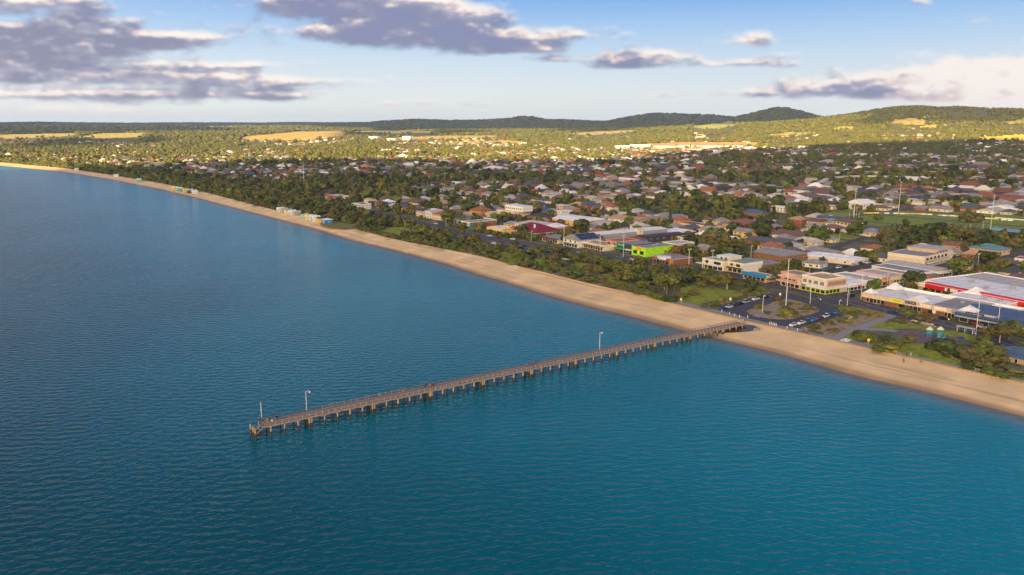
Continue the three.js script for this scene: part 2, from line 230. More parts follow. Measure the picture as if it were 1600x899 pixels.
{
  const F = [-1, -0.3, ...Array.from({ length: 41 }, (_, i) => i / 40), 1.12, 1.25];
  const sm = new THREE.MeshStandardMaterial({ color: new THREE.Color().setRGB(1 / MEAN.sand, 1 / MEAN.sand, 1 / MEAN.sand), vertexColors: true, map: rep(TX.sand, 43), roughness: 0.95, bumpMap: rep(TX.soil, 31), bumpScale: 0.05 });
  strip('beach', { s: [...range(-330, 900, 3), ...range(905, 3400, 7)], n: F.length }, (s, j) => {
    const bw = nSand(s) - nWater(s), f = F[j], d = f < 0 ? f * 26 : f <= 1 ? f * bw : bw + (f - 1) * 18, [x, z] = toXZ(s, nWater(s) + d), cusp = cuspAt(s, f);
    return [x, f < 0 ? d * 0.07 : f <= 1 ? 2.5 * Math.pow(f, 0.85) + cusp : f < 1.2 ? 2.9 : FLAT + 0.02, z];
  }, sm, (s, j, x, z) => {
    const f = F[j], wet = sstep(0.22, 0.05, f + (fbm(s / 60, 3, 3) - 0.5) * 0.08), weed = sstep(0.6, 0.74, fbm(s / 40, f * 14 + 80, 4)) * sstep(0.2, 0.32, f) * sstep(0.8, 0.5, f), v = 0.90 + 0.2 * fbm(x / 45, z / 45, 4), dune = sstep(0.55, 0.75, fbm(s / 19, f * 2 + 9, 3)) * sstep(0.8, 1.1, f) * sstep(330, 480, s);
    const wrack = Math.max(sstep(0.03, 0, Math.abs(f - 0.42 - (fbm(s / 35, 1, 3) - 0.5) * 0.16)), 0.7 * sstep(0.025, 0, Math.abs(f - 0.62 - (fbm(s / 50, 9, 3) - 0.5) * 0.14))) * (0.35 + 0.65 * sstep(0.4, 0.6, fbm(s / 9, 4, 3))); const c = [0, 1, 2].map((k) => lerp(SAND[k], SAND_WET[k], Math.max(wet, wrack * 0.6)) * v); return c.map((q, k) => lerp(lerp(q, [0.26, 0.2, 0.13][k], weed * 0.45), [0.13, 0.13, 0.05][k], dune * 0.8));
  });
}
const poly = (list, h) => list.map(([x, y]) => (h === undefined ? hit(x, y) : G(x, y, h)));
const FIELDS = [
  ['grass_field', [[372, 217.5], [396, 211], [450, 207], [500, 205], [536, 206.5], [545, 211], [520, 213.5], [490, 219], [440, 220], [400, 219.5]], [0.46, 0.33, 0.06]],
  ['grass_field', [[112, 214.5], [150, 209], [180, 207.3], [228, 208.5], [212, 214.5], [160, 216.5]], [0.40, 0.34, 0.05]],
  ['grass_field', [[955, 228.5], [1010, 224.5], [1060, 222], [1130, 222], [1188, 223], [1184, 229], [1090, 231], [970, 232]], [0.46, 0.29, 0.09]],
  ['grass_field', [[1513, 217.2], [1550, 213], [1590, 210.5], [1640, 208.5], [1640, 217], [1600, 219], [1545, 221]], [0.55, 0.42, 0.03]],
  ['grass_field', [[1082, 199], [1105, 194.5], [1125, 191.7], [1148, 191], [1150, 196.5], [1128, 200.5], [1100, 201]], [0.30, 0.32, 0.05]],
  ['grass_field', [[1386, 192], [1398, 187], [1420, 185], [1445, 187.5], [1448, 194], [1420, 195]], [0.42, 0.33, 0.07]],
  ['grass_field', [[1425, 201], [1450, 196], [1487, 193], [1480, 195.5], [1450, 200]], [0.42, 0.36, 0.06]],
  ['grass_field', [[1300, 203], [1318, 196.5], [1332, 198], [1330, 203]], [0.4, 0.35, 0.06]],
  ['grass_field', [[545, 205.5], [600, 203], [680, 205], [690, 208], [610, 209]], [0.42, 0.32, 0.1]],
  ['grass_field', [[280, 199.5], [320, 196.8], [372, 197], [360, 200.5]], [0.42, 0.32, 0.1]],
  ['grass_field', [[1435, 184.5], [1450, 180.5], [1470, 181.5], [1465, 184]], [0.34, 0.32, 0.07]],
  ['grass_field', [[-20, 214], [60, 208.5], [120, 207.5], [118, 211], [40, 216], [-20, 218]], [0.42, 0.34, 0.07]],
  ['grass_field', [[600, 216], [700, 212], [770, 211.5], [800, 214], [700, 217.5], [620, 219]], [0.40, 0.30, 0.07]],
  ['grass_field', [[690, 222], [790, 219.5], [850, 221], [800, 225], [700, 225]], [0.42, 0.32, 0.08]],
  ['grass_field', [[880, 209], [940, 204], [1000, 203.5], [980, 207], [920, 211]], [0.36, 0.29, 0.09]],
  ['grass_field', [[1180, 212], [1230, 207], [1290, 206.5], [1270, 211], [1210, 214.5]], [0.33, 0.31, 0.05]],
  ['grass_field', [[1560, 190], [1600, 186], [1640, 186], [1630, 191], [1580, 194]], [0.38, 0.33, 0.07]],
].map(([n, l, c]) => ({ n, poly: poly(l), c }));
const inField = (x, z) => FIELDS.some((f) => inside(x, z, f.poly));
const beforeField = (x, z, r) => [170, 340, 520].some((k) => inField(x * (1 + k / r), z * (1 + k / r)));
{
  const pos = [], uv = [], col = [], AZN = 460, R = []; for (let r = 60; r < 17500; r *= r < 700 ? 1.03 : 1.0125) R.push(r);
  const zone = [], at = (i, j) => i * R.length + j;
  for (let i = 0; i <= AZN; i++) for (let j = 0; j < R.length; j++) {
    const az = lerp(-1.15, 1.25, i / AZN), x = Math.sin(az) * R[j], z = -Math.cos(az) * R[j], [s, n] = toSN(x, z), e = n - nSand(s);
    let y = ground(x, z); if (e < 3.4) y = Math.min(y, n < nWater(s) ? y - 1.5 : e < 0 ? 0.3 * y - 1 : FLAT - 1.2);
    pos.push(x, y, z); uv.push(x, z);
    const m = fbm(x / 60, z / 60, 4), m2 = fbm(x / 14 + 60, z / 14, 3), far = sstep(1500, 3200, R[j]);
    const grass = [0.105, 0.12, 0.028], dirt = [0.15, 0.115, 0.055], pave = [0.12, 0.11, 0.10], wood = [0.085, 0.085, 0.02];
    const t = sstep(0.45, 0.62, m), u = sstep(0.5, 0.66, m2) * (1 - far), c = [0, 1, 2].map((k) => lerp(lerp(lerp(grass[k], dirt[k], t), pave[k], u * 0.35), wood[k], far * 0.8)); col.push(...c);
  }
  const main = [], per = FIELDS.map(() => []);
  for (let i = 0; i < AZN; i++) for (let j = 0; j + 1 < R.length; j++) {
    const a = at(i, j), b = at(i + 1, j), c = at(i, j + 1), d = at(i + 1, j + 1);
    if (Math.max(pos[a * 3 + 1], pos[b * 3 + 1], pos[c * 3 + 1], pos[d * 3 + 1]) < -5) continue;
    for (const t of [[a, b, c], [b, d, c]]) {
      let k = -1; if (R[j] > 2500) { const x = (pos[t[0] * 3] + pos[t[1] * 3] + pos[t[2] * 3]) / 3, z = (pos[t[0] * 3 + 2] + pos[t[1] * 3 + 2] + pos[t[2] * 3 + 2]) / 3; k = FIELDS.findIndex((f) => inside(x, z, f.poly)); }
      (k < 0 ? main : per[k]).push(...t);
    }
  }
  const P = new Float32Array(pos), U = new Float32Array(uv), Cc = new Float32Array(col), full = new THREE.BufferGeometry(); full.setAttribute('position', new THREE.BufferAttribute(P, 3)); full.setIndex([...Array(0)]);
  const all = new THREE.BufferGeometry(); all.setAttribute('position', new THREE.BufferAttribute(P, 3)); { const I = new Uint32Array(main.length + per.reduce((t, l) => t + l.length, 0)); let o = 0; for (const l of [main, ...per]) for (let k = 0; k < l.length; k++) I[o++] = l[k]; all.setIndex(new THREE.BufferAttribute(I, 1)); } all.computeVertexNormals();
  const part = (l, withCol) => { const map = new Map(), p = [], n = [], u = [], c = [], I = []; for (const v of l) { if (!map.has(v)) { map.set(v, map.size); for (let k = 0; k < 3; k++) { p.push(P[v * 3 + k]); n.push(all.attributes.normal.array[v * 3 + k]); c.push(Cc[v * 3 + k]); } u.push(U[v * 2], U[v * 2 + 1]); } I.push(map.get(v)); } const g = new THREE.BufferGeometry(); g.setAttribute('position', new THREE.Float32BufferAttribute(p, 3)); g.setAttribute('normal', new THREE.Float32BufferAttribute(n, 3)); g.setAttribute('uv', new THREE.Float32BufferAttribute(u, 2)); if (withCol) g.setAttribute('color', new THREE.Float32BufferAttribute(c, 3)); g.setIndex(I); return g; };
  if (all.attributes.normal.getY(at(230, 200)) < 0) throw new Error('ground faces down');
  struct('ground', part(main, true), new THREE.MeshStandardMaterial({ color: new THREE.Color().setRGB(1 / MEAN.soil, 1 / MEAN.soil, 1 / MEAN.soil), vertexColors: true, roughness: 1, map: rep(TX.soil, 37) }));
  FIELDS.forEach((f, k) => per[k].length && struct(f.n, part(per[k], false), M(f.c, 'soil', 90, 1)));
}

// ---------------------------------------------------------------- trees
function crownGeo(seed, { lobes = 9, tufts = 420, flat = 1, top = 0, size = 0.13, cone = 0, low = 0.18 }) {    // a unit crown, 1 wide and 1 tall from y = 0: leaf tufts round the surface of several lobes
  const R = rng(seed), L = [];
  for (let i = 0; i < lobes; i++) {
    const t = R(), a = R() * 6.283, y = cone ? 0.1 + 0.78 * (i / (lobes - 1)) : low + (0.78 - low) * Math.pow(t, 1 - top * 0.5), w = cone ? 0.32 * (1 - y) + 0.02 : 0.30 * Math.sqrt(Math.max(0.06, 1 - Math.pow((y - 0.42) / 0.62, 2))), r = cone ? 0.26 * (1.08 - y) : 0.17 + R() * 0.12, q = cone ? R() * 0.12 : Math.sqrt(0.15 + 0.85 * R());
    L.push([Math.cos(a) * w * q * (cone ? 0.5 : 1.1), Math.min(y, 1 - r * 0.8), Math.sin(a) * w * q * (cone ? 0.5 : 1.1), r, 0.8 + R() * 0.42]);
  }
  const pos = [], col = [], nor = [], per = Math.ceil(tufts / lobes), v = new THREE.Vector3(), n = new THREE.Vector3(), u = new THREE.Vector3(), w = new THREE.Vector3();
  for (const [lx, ly, lz, r, tone] of L) for (let k = 0; k < per; k++) {
    const ct = R() * 1.75 - 0.75, st = Math.sqrt(Math.max(0, 1 - ct * ct)), ph = R() * 6.283, rr = r * (0.72 + 0.4 * R());
    n.set(st * Math.cos(ph), ct, st * Math.sin(ph)); v.set(lx + n.x * rr, ly + n.y * rr * (cone ? 1.2 : 0.85), lz + n.z * rr); if (v.y < 0.01) v.y = 0.01 + R() * 0.06;
    if (L.some((q) => q[3] !== r && Math.hypot(v.x - q[0], (v.y - q[1]) * 1.15, v.z - q[2]) < q[3] * 0.62)) continue;
    n.x += (R() - 0.5) * 1.3; n.y += (R() - 0.3) * 1.1; n.z += (R() - 0.5) * 1.3; n.normalize(); u.set(R() - 0.5, R() - 0.5, R() - 0.5).cross(n).normalize(); w.crossVectors(n, u);
    const s = size * (0.6 + R() * 0.8), sh = tone * (0.72 + R() * 0.5), h = (R() - 0.5) * 0.2, c = [sh * (1 + h), sh, sh * (1 - h * 0.6)];
    const c0 = v.clone().addScaledVector(n, s * 0.18), P = [0, 1, 2, 3, 4].map((q) => { const a = q / 5 * 6.283 + R() * 0.7, l = s * (0.45 + R() * 0.4); return v.clone().addScaledVector(u, Math.cos(a) * l).addScaledVector(w, Math.sin(a) * l).addScaledVector(n, -s * 0.12 * R()); });
    for (let q = 0; q < 5; q++) { if (R() < 0.12) continue; for (const p of [c0, P[q], P[(q + 1) % 5]]) { pos.push(p.x, p.y, p.z); col.push(...c); nor.push(n.x, n.y, n.z); } }
  }
  const g = new THREE.BufferGeometry(); g.setAttribute('position', new THREE.Float32BufferAttribute(pos, 3)); g.setAttribute('color', new THREE.Float32BufferAttribute(col, 3)); g.computeVertexNormals(); return g;
}
const NEAR = {
  round: [11, 12, 13].map((s) => crownGeo(s, { lobes: 14, tufts: 620, size: 0.13 })),
  spread: [21, 22, 23].map((s) => crownGeo(s, { lobes: 16, tufts: 600, size: 0.12, top: 0.9, low: 0.3 })),
  tall: [31, 32].map((s) => crownGeo(s, { lobes: 13, tufts: 520, size: 0.14, low: 0.12 })),
  shrub: [41, 42, 43].map((s) => crownGeo(s, { lobes: 11, tufts: 420, size: 0.16, low: 0.05 })),
  conifer: [51, 52].map((s) => crownGeo(s, { lobes: 9, tufts: 500, size: 0.12, cone: 1 })),
};
const BARK = M([0.14, 0.11, 0.085], 'wood', 1.2, 0.95), BARK_PALE = M([0.32, 0.28, 0.23], 'wood', 1.2, 0.95);
const trunkGeos = [0, 1, 2].map((k) => { const R = rng(60 + k), l = [new THREE.CylinderGeometry(0.028, 0.045, 0.55, 7).translate(0, 0.275, 0)]; for (let i = 0; i < 5; i++) { const a = i * 1.26 + R(), r = 0.16 + R() * 0.16; l.push(rod([0, 0.34 + R() * 0.16, 0], [Math.cos(a) * r, 0.66 + R() * 0.2, Math.sin(a) * r], 0.014, 5)); } return merge(l); });
const leafMats = {}; const LEAF = { olive: [0.102, 0.118, 0.018], dark: [0.046, 0.064, 0.013], brown: [0.112, 0.100, 0.024], yellow: [0.20, 0.185, 0.015], grey: [0.105, 0.112, 0.046], green: [0.072, 0.108, 0.015], rust: [0.13, 0.075, 0.02] };
const leafMat = (k) => leafMats[k] ??= new THREE.MeshStandardMaterial({ color: new THREE.Color().setRGB(...LEAF[k]), vertexColors: true, roughness: 0.85 });
let treeSeed = 0;
function plant(name, label, category, group, shape, tone, x, z, w, h, trunkShare) {    // a tree or shrub at its foot: crown w wide, h tall in all, the crown starting at trunkShare of that
  const g = NEAR[shape][treeSeed++ % NEAR[shape].length], o = thing(name, label, category, [x, ground(x, z) - 0.05, z], hash2(treeSeed, 5) * 6.28, group), k = trunkShare ?? (shape === 'shrub' ? 0.02 : shape === 'conifer' ? 0.06 : shape === 'spread' ? 0.24 : 0.14);
  const c = mesh('crown', g, leafMat(tone), o); c.scale.set(w, h * (1 - k), w * (0.85 + 0.3 * hash2(treeSeed, 8))); c.position.y = h * k;
  if (shape !== 'shrub') { const t = mesh('trunk', trunkGeos[treeSeed % 3], tone === 'grey' || tone === 'brown' ? BARK_PALE : BARK, o); t.scale.set(h * 0.9 > w ? w : h, h, h * 0.9 > w ? w : h); }
  return o;
}

// ---------------------------------------------------------------- roads, paths, lawns on the flat strip by the sea
const FOOT = [], KEEP = [], ROADS = [];                                        // building outlines, open ground, road lines: where nothing else may stand
const ASPHALT = M([0.055, 0.057, 0.066], 'asphalt', 6, 0.9), CONCRETE = M([0.27, 0.26, 0.25], 'stucco', 5, 0.9), PAVING = M([0.24, 0.23, 0.23], 'stucco', 3, 0.9), MULCH = M([0.27, 0.20, 0.12], 'soil', 7, 1), LAWN = M([0.19, 0.225, 0.012], 'soil', 11, 1), LAWN_DRY = M([0.15, 0.14, 0.035], 'soil', 9, 1), LINE = M([0.72, 0.72, 0.7], 'asphalt', 3, 0.8), SOFTFALL = M([0.14, 0.10, 0.10], 'soil', 5, 1), KERB = M([0.42, 0.40, 0.37], 'stucco', 3, 0.9);
function sheetGeo(pts, y, thick = 0) {
  const g = thick ? new THREE.ExtrudeGeometry(new THREE.Shape(pts.map(([x, z]) => new THREE.Vector2(x, -z))), { depth: thick, bevelEnabled: false }) : new THREE.ShapeGeometry(new THREE.Shape(pts.map(([x, z]) => new THREE.Vector2(x, -z)))); g.rotateX(-Math.PI / 2); g.translate(0, y, 0);
  return boxUV(g.toNonIndexed());
}
const smooth = (pts, per = 5) => new THREE.CatmullRomCurve3(pts.map(([x, z]) => new THREE.Vector3(x, 0, z)), true, 'centripetal').getPoints(pts.length * per).map((p) => [p.x, p.z]);
function area(name, px, y, mat, soft, keep = true, thick = 0) { let p = px.map(([x, v]) => G(x, v, FLAT)); if (keep) KEEP.push(p); if (soft) p = smooth(p); return struct(name, sheetGeo(p, FLAT + y, thick), mat); }
function ribbonGeo(pts, w, lift, off = 0, a = 0, b = 1e9) {                    // a band along a line, following the ground
  const out = []; let run = 0;
  const P = pts.map((p, i) => { const q = pts[Math.min(i + 1, pts.length - 1)], o = pts[Math.max(i - 1, 0)], dx = q[0] - o[0], dz = q[1] - o[1], l = Math.hypot(dx, dz) || 1; if (i) run += Math.hypot(p[0] - pts[i - 1][0], p[1] - pts[i - 1][1]); return { x: p[0], z: p[1], nx: -dz / l, nz: dx / l, run }; }).filter((p) => p.run >= a && p.run <= b);
  const pos = [], uv = [], idx = []; P.forEach((p) => { for (const e of [-1, 1]) { const x = p.x + p.nx * (off + e * w / 2), z = p.z + p.nz * (off + e * w / 2); pos.push(x, Math.max(FLAT, ground(p.x, p.z)) + lift, z); uv.push(e * w / 2, p.run); } });
  for (let i = 0; i + 1 < P.length; i++) { const k = i * 2; idx.push(k, k + 2, k + 1, k + 1, k + 2, k + 3); }
  if (P.length < 2) return null;
  const g = new THREE.BufferGeometry(); g.setAttribute('position', new THREE.Float32BufferAttribute(pos, 3)); g.setAttribute('uv', new THREE.Float32BufferAttribute(uv, 2)); g.setIndex(idx); g.computeVertexNormals(); if (g.attributes.normal.getY(0) < 0) { g.setIndex(idx.map((v, k) => idx[k - k % 3 + [0, 2, 1][k % 3]])); g.computeVertexNormals(); } return g;
}
const dense = (pts, st = 4) => { const c = new THREE.CatmullRomCurve3(pts.map(([x, z]) => new THREE.Vector3(x, 0, z)), false, 'centripetal'); return c.getSpacedPoints(Math.max(2, Math.round(c.getLength() / st))).map((p) => [p.x, p.z]); };
function road(pts, w, lift, lines) {
  const P = dense(pts); ROADS.push([P, w / 2 + 3]); const r = struct('road', ribbonGeo(P, w, lift), ASPHALT); let len = 0; for (let i = 1; i < P.length; i++) len += Math.hypot(P[i][0] - P[i - 1][0], P[i][1] - P[i - 1][1]);
  for (const [off, dash, lw] of lines ?? []) { const gs = []; for (let a = 8; a < len - 12; a += dash ? 14 : len) { const g = ribbonGeo(dense(P, 1.5), lw ?? 0.2, lift + 0.012, off, a, dash ? a + 5 : len - 8); if (g) gs.push(g); } if (gs.length) { const m = mesh('lane_marking', gs, LINE, r); m.userData.kind = 'stuff'; } }
  return r;
}
const ESP = [[1760, 592], [1600, 545], [1500, 515], [1400, 488], [1300, 462.5], [1200, 445], [1100, 421], [1000, 405], [900, 392], [840, 383.5], [780, 375], [700, 359], [640, 344.5], [560, 326]].map(([x, y]) => G(x, y, FLAT));
const SIDE = [[1300, 463], [1340, 452], [1400, 439], [1450, 427], [1500, 414.5], [1545, 408], [1620, 396], [1700, 386]].map(([x, y]) => G(x, y, FLAT));
road(ESP, 15, 0.03, [[-3.6, 1], [3.6, 1], [0, 0, 0.25], [-6.9, 0, 0.15], [6.9, 0, 0.15]]);
road(SIDE, 15, 0.045, [[0, 1], [4, 0, 0.15], [-4, 0, 0.15]]);
road([[700, 371], [740, 376], [775, 383], [820, 390], [870, 396], [930, 401], [985, 410], [1030, 415], [1075, 424]].map(([x, y]) => G(x, y, FLAT)), 11, 0.06, [[0, 1]]);
road([[704, 364], [690, 352], [690, 340], [716, 322]].map(([x, y]) => G(x, y, FLAT)), 7, 0.07);
road([[1150, 429], [1175, 414], [1255, 405], [1330, 378], [1362, 371], [1420, 372]].map(([x, y]) => G(x, y, FLAT)), 7, 0.05);
area('paved_forecourt', [[1196, 447], [1222, 448], [1240, 456], [1300, 476], [1340, 479], [1320, 458], [1290, 447], [1240, 440]], 0.02, ASPHALT, 0);
area('car_park', [[1119, 479], [1163, 469], [1193, 460], [1215, 457], [1243, 460], [1300, 477], [1321, 484], [1315, 493.5], [1283, 503], [1260, 508], [1248, 513.5], [1217, 509], [1173, 498.5], [1147, 491]], 0.075, ASPHALT, 0);
area('car_park', [[1258, 424], [1290, 414], [1345, 402], [1392, 414], [1370, 424], [1330, 430]], 0.02, ASPHALT, 0);
area('car_park', [[1420, 452], [1452, 446], [1540, 466], [1524, 474]], 0.02, ASPHALT, 0);
const island = area('traffic_island', [[1167, 487.7], [1195, 478.5], [1225, 468], [1242, 470], [1268, 478], [1281, 485], [1261, 493.5], [1228, 499.5], [1196, 497]], 0.08, MULCH, 1, true, 0.14);
{ // the path across the island, and bay markings
  const g = ribbonGeo(dense([[1181, 496], [1212, 485], [1245, 474]].map(([x, y]) => G(x, y))), 4.5, 0.235); mesh('path', g, PAVING, island); KEEP.push([[1176, 497], [1212, 483], [1247, 471], [1252, 476], [1212, 490]].map(([x, y]) => G(x, y)));
  const bays = []; for (const [a, b, n, l] of [[[1124, 481], [1214, 462], 13, 8], [[1257, 503.5], [1316, 488], 11, -9]]) for (let i = 0; i <= n; i++) { const p = G(lerp(a[0], b[0], i / n), lerp(a[1], b[1], i / n)), q = toSN(...p), e = toXZ(q[0] - 1.2 * Math.sign(l), q[1] - 0.75 * l); bays.push(ribbonGeo(dense([p, e], 2), 0.16, 0.09)); }
  const m = struct('road_marking', bays, LINE); m.userData.kind = 'structure';
}
area('garden_bed', [[1096, 477], [1122, 470], [1160, 464], [1192, 455], [1205, 457], [1164, 468], [1128, 478.5], [1104, 482]], 0.03, MULCH, 1, false);
area('garden_bed', [[1252, 515], [1290, 502], [1318, 494], [1345, 487], [1383, 489], [1352, 504], [1312, 519], [1290, 527]], 0.03, MULCH, 1, false);
area('garden_bed', [[1300, 481], [1330, 480], [1390, 492], [1378, 497], [1340, 490]], 0.04, MULCH, 1, false);
area('garden_bed', [[1390, 500], [1420, 500], [1470, 508], [1465, 512], [1400, 507]], 0.03, MULCH, 1, false);
area('path', [[1294, 529], [1317, 517.5], [1352, 505], [1390, 491], [1403, 495], [1374, 506], [1356, 512], [1385, 515], [1412, 517], [1408, 520], [1380, 518], [1348, 516], [1330, 520], [1310, 532]], 0.055, PAVING, 0);
const LA = (pts, m = LAWN) => area('lawn', pts, 0.045, m, 1);
LA([[1305, 529.5], [1317, 522], [1332, 517], [1352, 519], [1372, 530], [1398, 543], [1390, 549], [1350, 541]]);
LA([[1357, 509.5], [1374, 503.5], [1410, 506], [1444, 510], [1470, 514], [1500, 519], [1536, 530], [1512, 532], [1480, 525], [1428, 513.5], [1384, 515.5]]);
LA([[1396, 545], [1418, 537.5], [1452, 538], [1462, 548], [1500, 566], [1535, 577], [1600, 590], [1650, 601], [1650, 613], [1600, 599], [1530, 583], [1480, 570], [1412, 555]]);
area('playground', [[1400, 518.5], [1428, 515.5], [1476, 525], [1512, 532.5], [1476, 536.5], [1428, 536], [1412, 528]], 0.06, SOFTFALL, 1);
LA([[1050, 473], [1062, 458], [1072, 445], [1105, 449], [1150, 454.5], [1161, 461.5], [1125, 468.5], [1096, 475], [1078, 478]]);
LA([[930, 432], [945, 428], [962, 435], [1000, 451], [1050, 470], [1034, 470], [985, 453], [945, 443]]);
LA([[772, 398], [780, 393], [808, 401], [812, 410], [800, 415]]);
LA([[826, 408], [842, 404], [868, 410], [856, 417], [838, 416]]);
LA([[888, 416], [905, 411], [928, 416], [924, 423], [900, 424]]);
LA([[588, 362], [602, 356], [628, 354], [655, 361], [640, 369], [606, 368]]);
LA([[500, 349], [520, 345], [560, 352], [548, 358], [520, 356]], LAWN_DRY);
LA([[1297, 369], [1315, 364], [1346, 371], [1340, 376], [1310, 378]]);
LA([[1262, 339], [1300, 331], [1345, 326], [1362, 327], [1350, 331], [1300, 342]]);
const OVAL = [[1330, 349], [1332, 338], [1352, 332], [1400, 329.5], [1470, 330.5], [1540, 333], [1600, 338], [1660, 345], [1680, 352], [1640, 358], [1560, 357], [1480, 354], [1400, 353], [1355, 353]];
area('sports_oval', OVAL, 0.05, M([0.17, 0.215, 0.014], 'soil', 15, 1), 1);
const sRange = (a, b, w0, w1, y) => ({ s: range(a, b, 4), n: 2, f: (s, j) => { const [x, z] = toXZ(s, nSand(s) + (j ? w1 : w0)); return [x, FLAT + y, z]; } });
{ const p = sRange(62, 196, 0.6, 7.5, 0.06); strip('promenade', p, p.f, PAVING); const q = sRange(-330, 62, 0.8, 3.8, 0.05); strip('footpath', q, q.f, CONCRETE); }
{ // the low timber wall that holds the land back from the beach
  const S = range(-200, 330, 4), c = toXZ(60, nSand(60)), W = thing('sea_wall', 'low tan timber retaining wall along the top of the beach', 'wall', [c[0], 2.2, c[1]]), T = [];
  for (let i = 0; i + 1 < S.length; i++) { const [a, b, e, d] = [S[i], S[i + 1]].flatMap((s) => [0.05, 0.55].map((o) => toXZ(s, nSand(s) + o))), y1 = FLAT + 0.16 - 2.2, V = (p, y) => [p[0] - c[0], y, p[1] - c[1]]; T.push(...quad(V(a, y1), V(b, y1), V(d, y1), V(e, y1)), ...quad(V(a, 0), V(a, y1), V(e, y1), V(e, 0)), ...quad(V(b, 0), V(d, 0), V(d, y1), V(b, y1))); }
  mesh('planking', facets(T), M([0.34, 0.25, 0.14], 'wood', 1.4, 0.9), W);
}
function blocked(x, z) {
  const [s, n] = toSN(x, z); if (n - nSand(s) < 6) return true;
  for (const p of KEEP) if (inside(x, z, p)) return true;
  for (const f of FOOT) { const dx = x - f[0], dz = z - f[1], u = dx * f[2] + dz * f[3], v = dx * f[3] - dz * f[2]; if (Math.abs(u) < f[4] + f[6] && Math.abs(v) < f[5] + f[6]) return true; }
  for (const [P, w] of ROADS) for (let i = 0; i < P.length; i += 2) if ((P[i][0] - x) ** 2 + (P[i][1] - z) ** 2 < (w + 2) ** 2) return true;
  return false;
}

// ---------------------------------------------------------------- buildings
const WALL = { cream: [0.62, 0.52, 0.38], white: [0.66, 0.63, 0.58], tan: [0.50, 0.37, 0.26], pink: [0.58, 0.34, 0.24], brick: [0.24, 0.105, 0.055], orange: [0.50, 0.22, 0.07], brown: [0.22, 0.115, 0.06], grey: [0.26, 0.265, 0.28], dark: [0.045, 0.048, 0.058], yellow: [0.66, 0.43, 0.13], lime: [0.36, 0.68, 0.012], salmon: [0.52, 0.24, 0.17], beige: [0.50, 0.43, 0.32], blue: [0.04, 0.20, 0.42], red: [0.52, 0.012, 0.018], timber: [0.3, 0.18, 0.09] };
const ROOF = { white: [0.78, 0.77, 0.75], pale: [0.42, 0.40, 0.37], grey: [0.24, 0.235, 0.23], slate: [0.088, 0.093, 0.112], charcoal: [0.055, 0.055, 0.057], terracotta: [0.28, 0.115, 0.06], brown: [0.16, 0.095, 0.062], red: [0.32, 0.075, 0.04], maroon: [0.20, 0.012, 0.028], green: [0.20, 0.26, 0.22], blue: [0.06, 0.11, 0.20], tan: [0.42, 0.27, 0.15], teal: [0.10, 0.22, 0.23] };
const wallMat = (k) => M(WALL[k], ['brick', 'orange', 'brown'].includes(k) ? 'brick' : 'stucco', k === 'brick' || k === 'orange' || k === 'brown' ? 3 : 5, 0.9);
const roofMat = (k) => M(ROOF[k], ['terracotta', 'brown', 'red', 'maroon', 'slate'].includes(k) ? 'tiles' : 'metal', ['terracotta', 'brown', 'red', 'maroon', 'slate'].includes(k) ? 5 : 8, 0.7);
const GLASS = new THREE.MeshStandardMaterial({ color: new THREE.Color().setRGB(0.028, 0.034, 0.042), roughness: 0.12, metalness: 0 }), SOLAR = new THREE.MeshStandardMaterial({ color: new THREE.Color().setRGB(0.015, 0.03, 0.075), roughness: 0.2 });
const TRIM = M([0.70, 0.68, 0.63], 'stucco', 3, 0.8), DARKTRIM = M([0.06, 0.06, 0.065], null, 1, 0.7), STEEL = M([0.45, 0.46, 0.47], null, 1, 0.45, { metalness: 0.6 }), SHADE = M([0.05, 0.045, 0.04], 'stucco', 4, 0.9);
const geoCache = new Map(); const cg = (k, f) => { if (!geoCache.has(k)) geoCache.set(k, f()); return geoCache.get(k); };
const r1 = (v) => Math.round(v * 10) / 10;
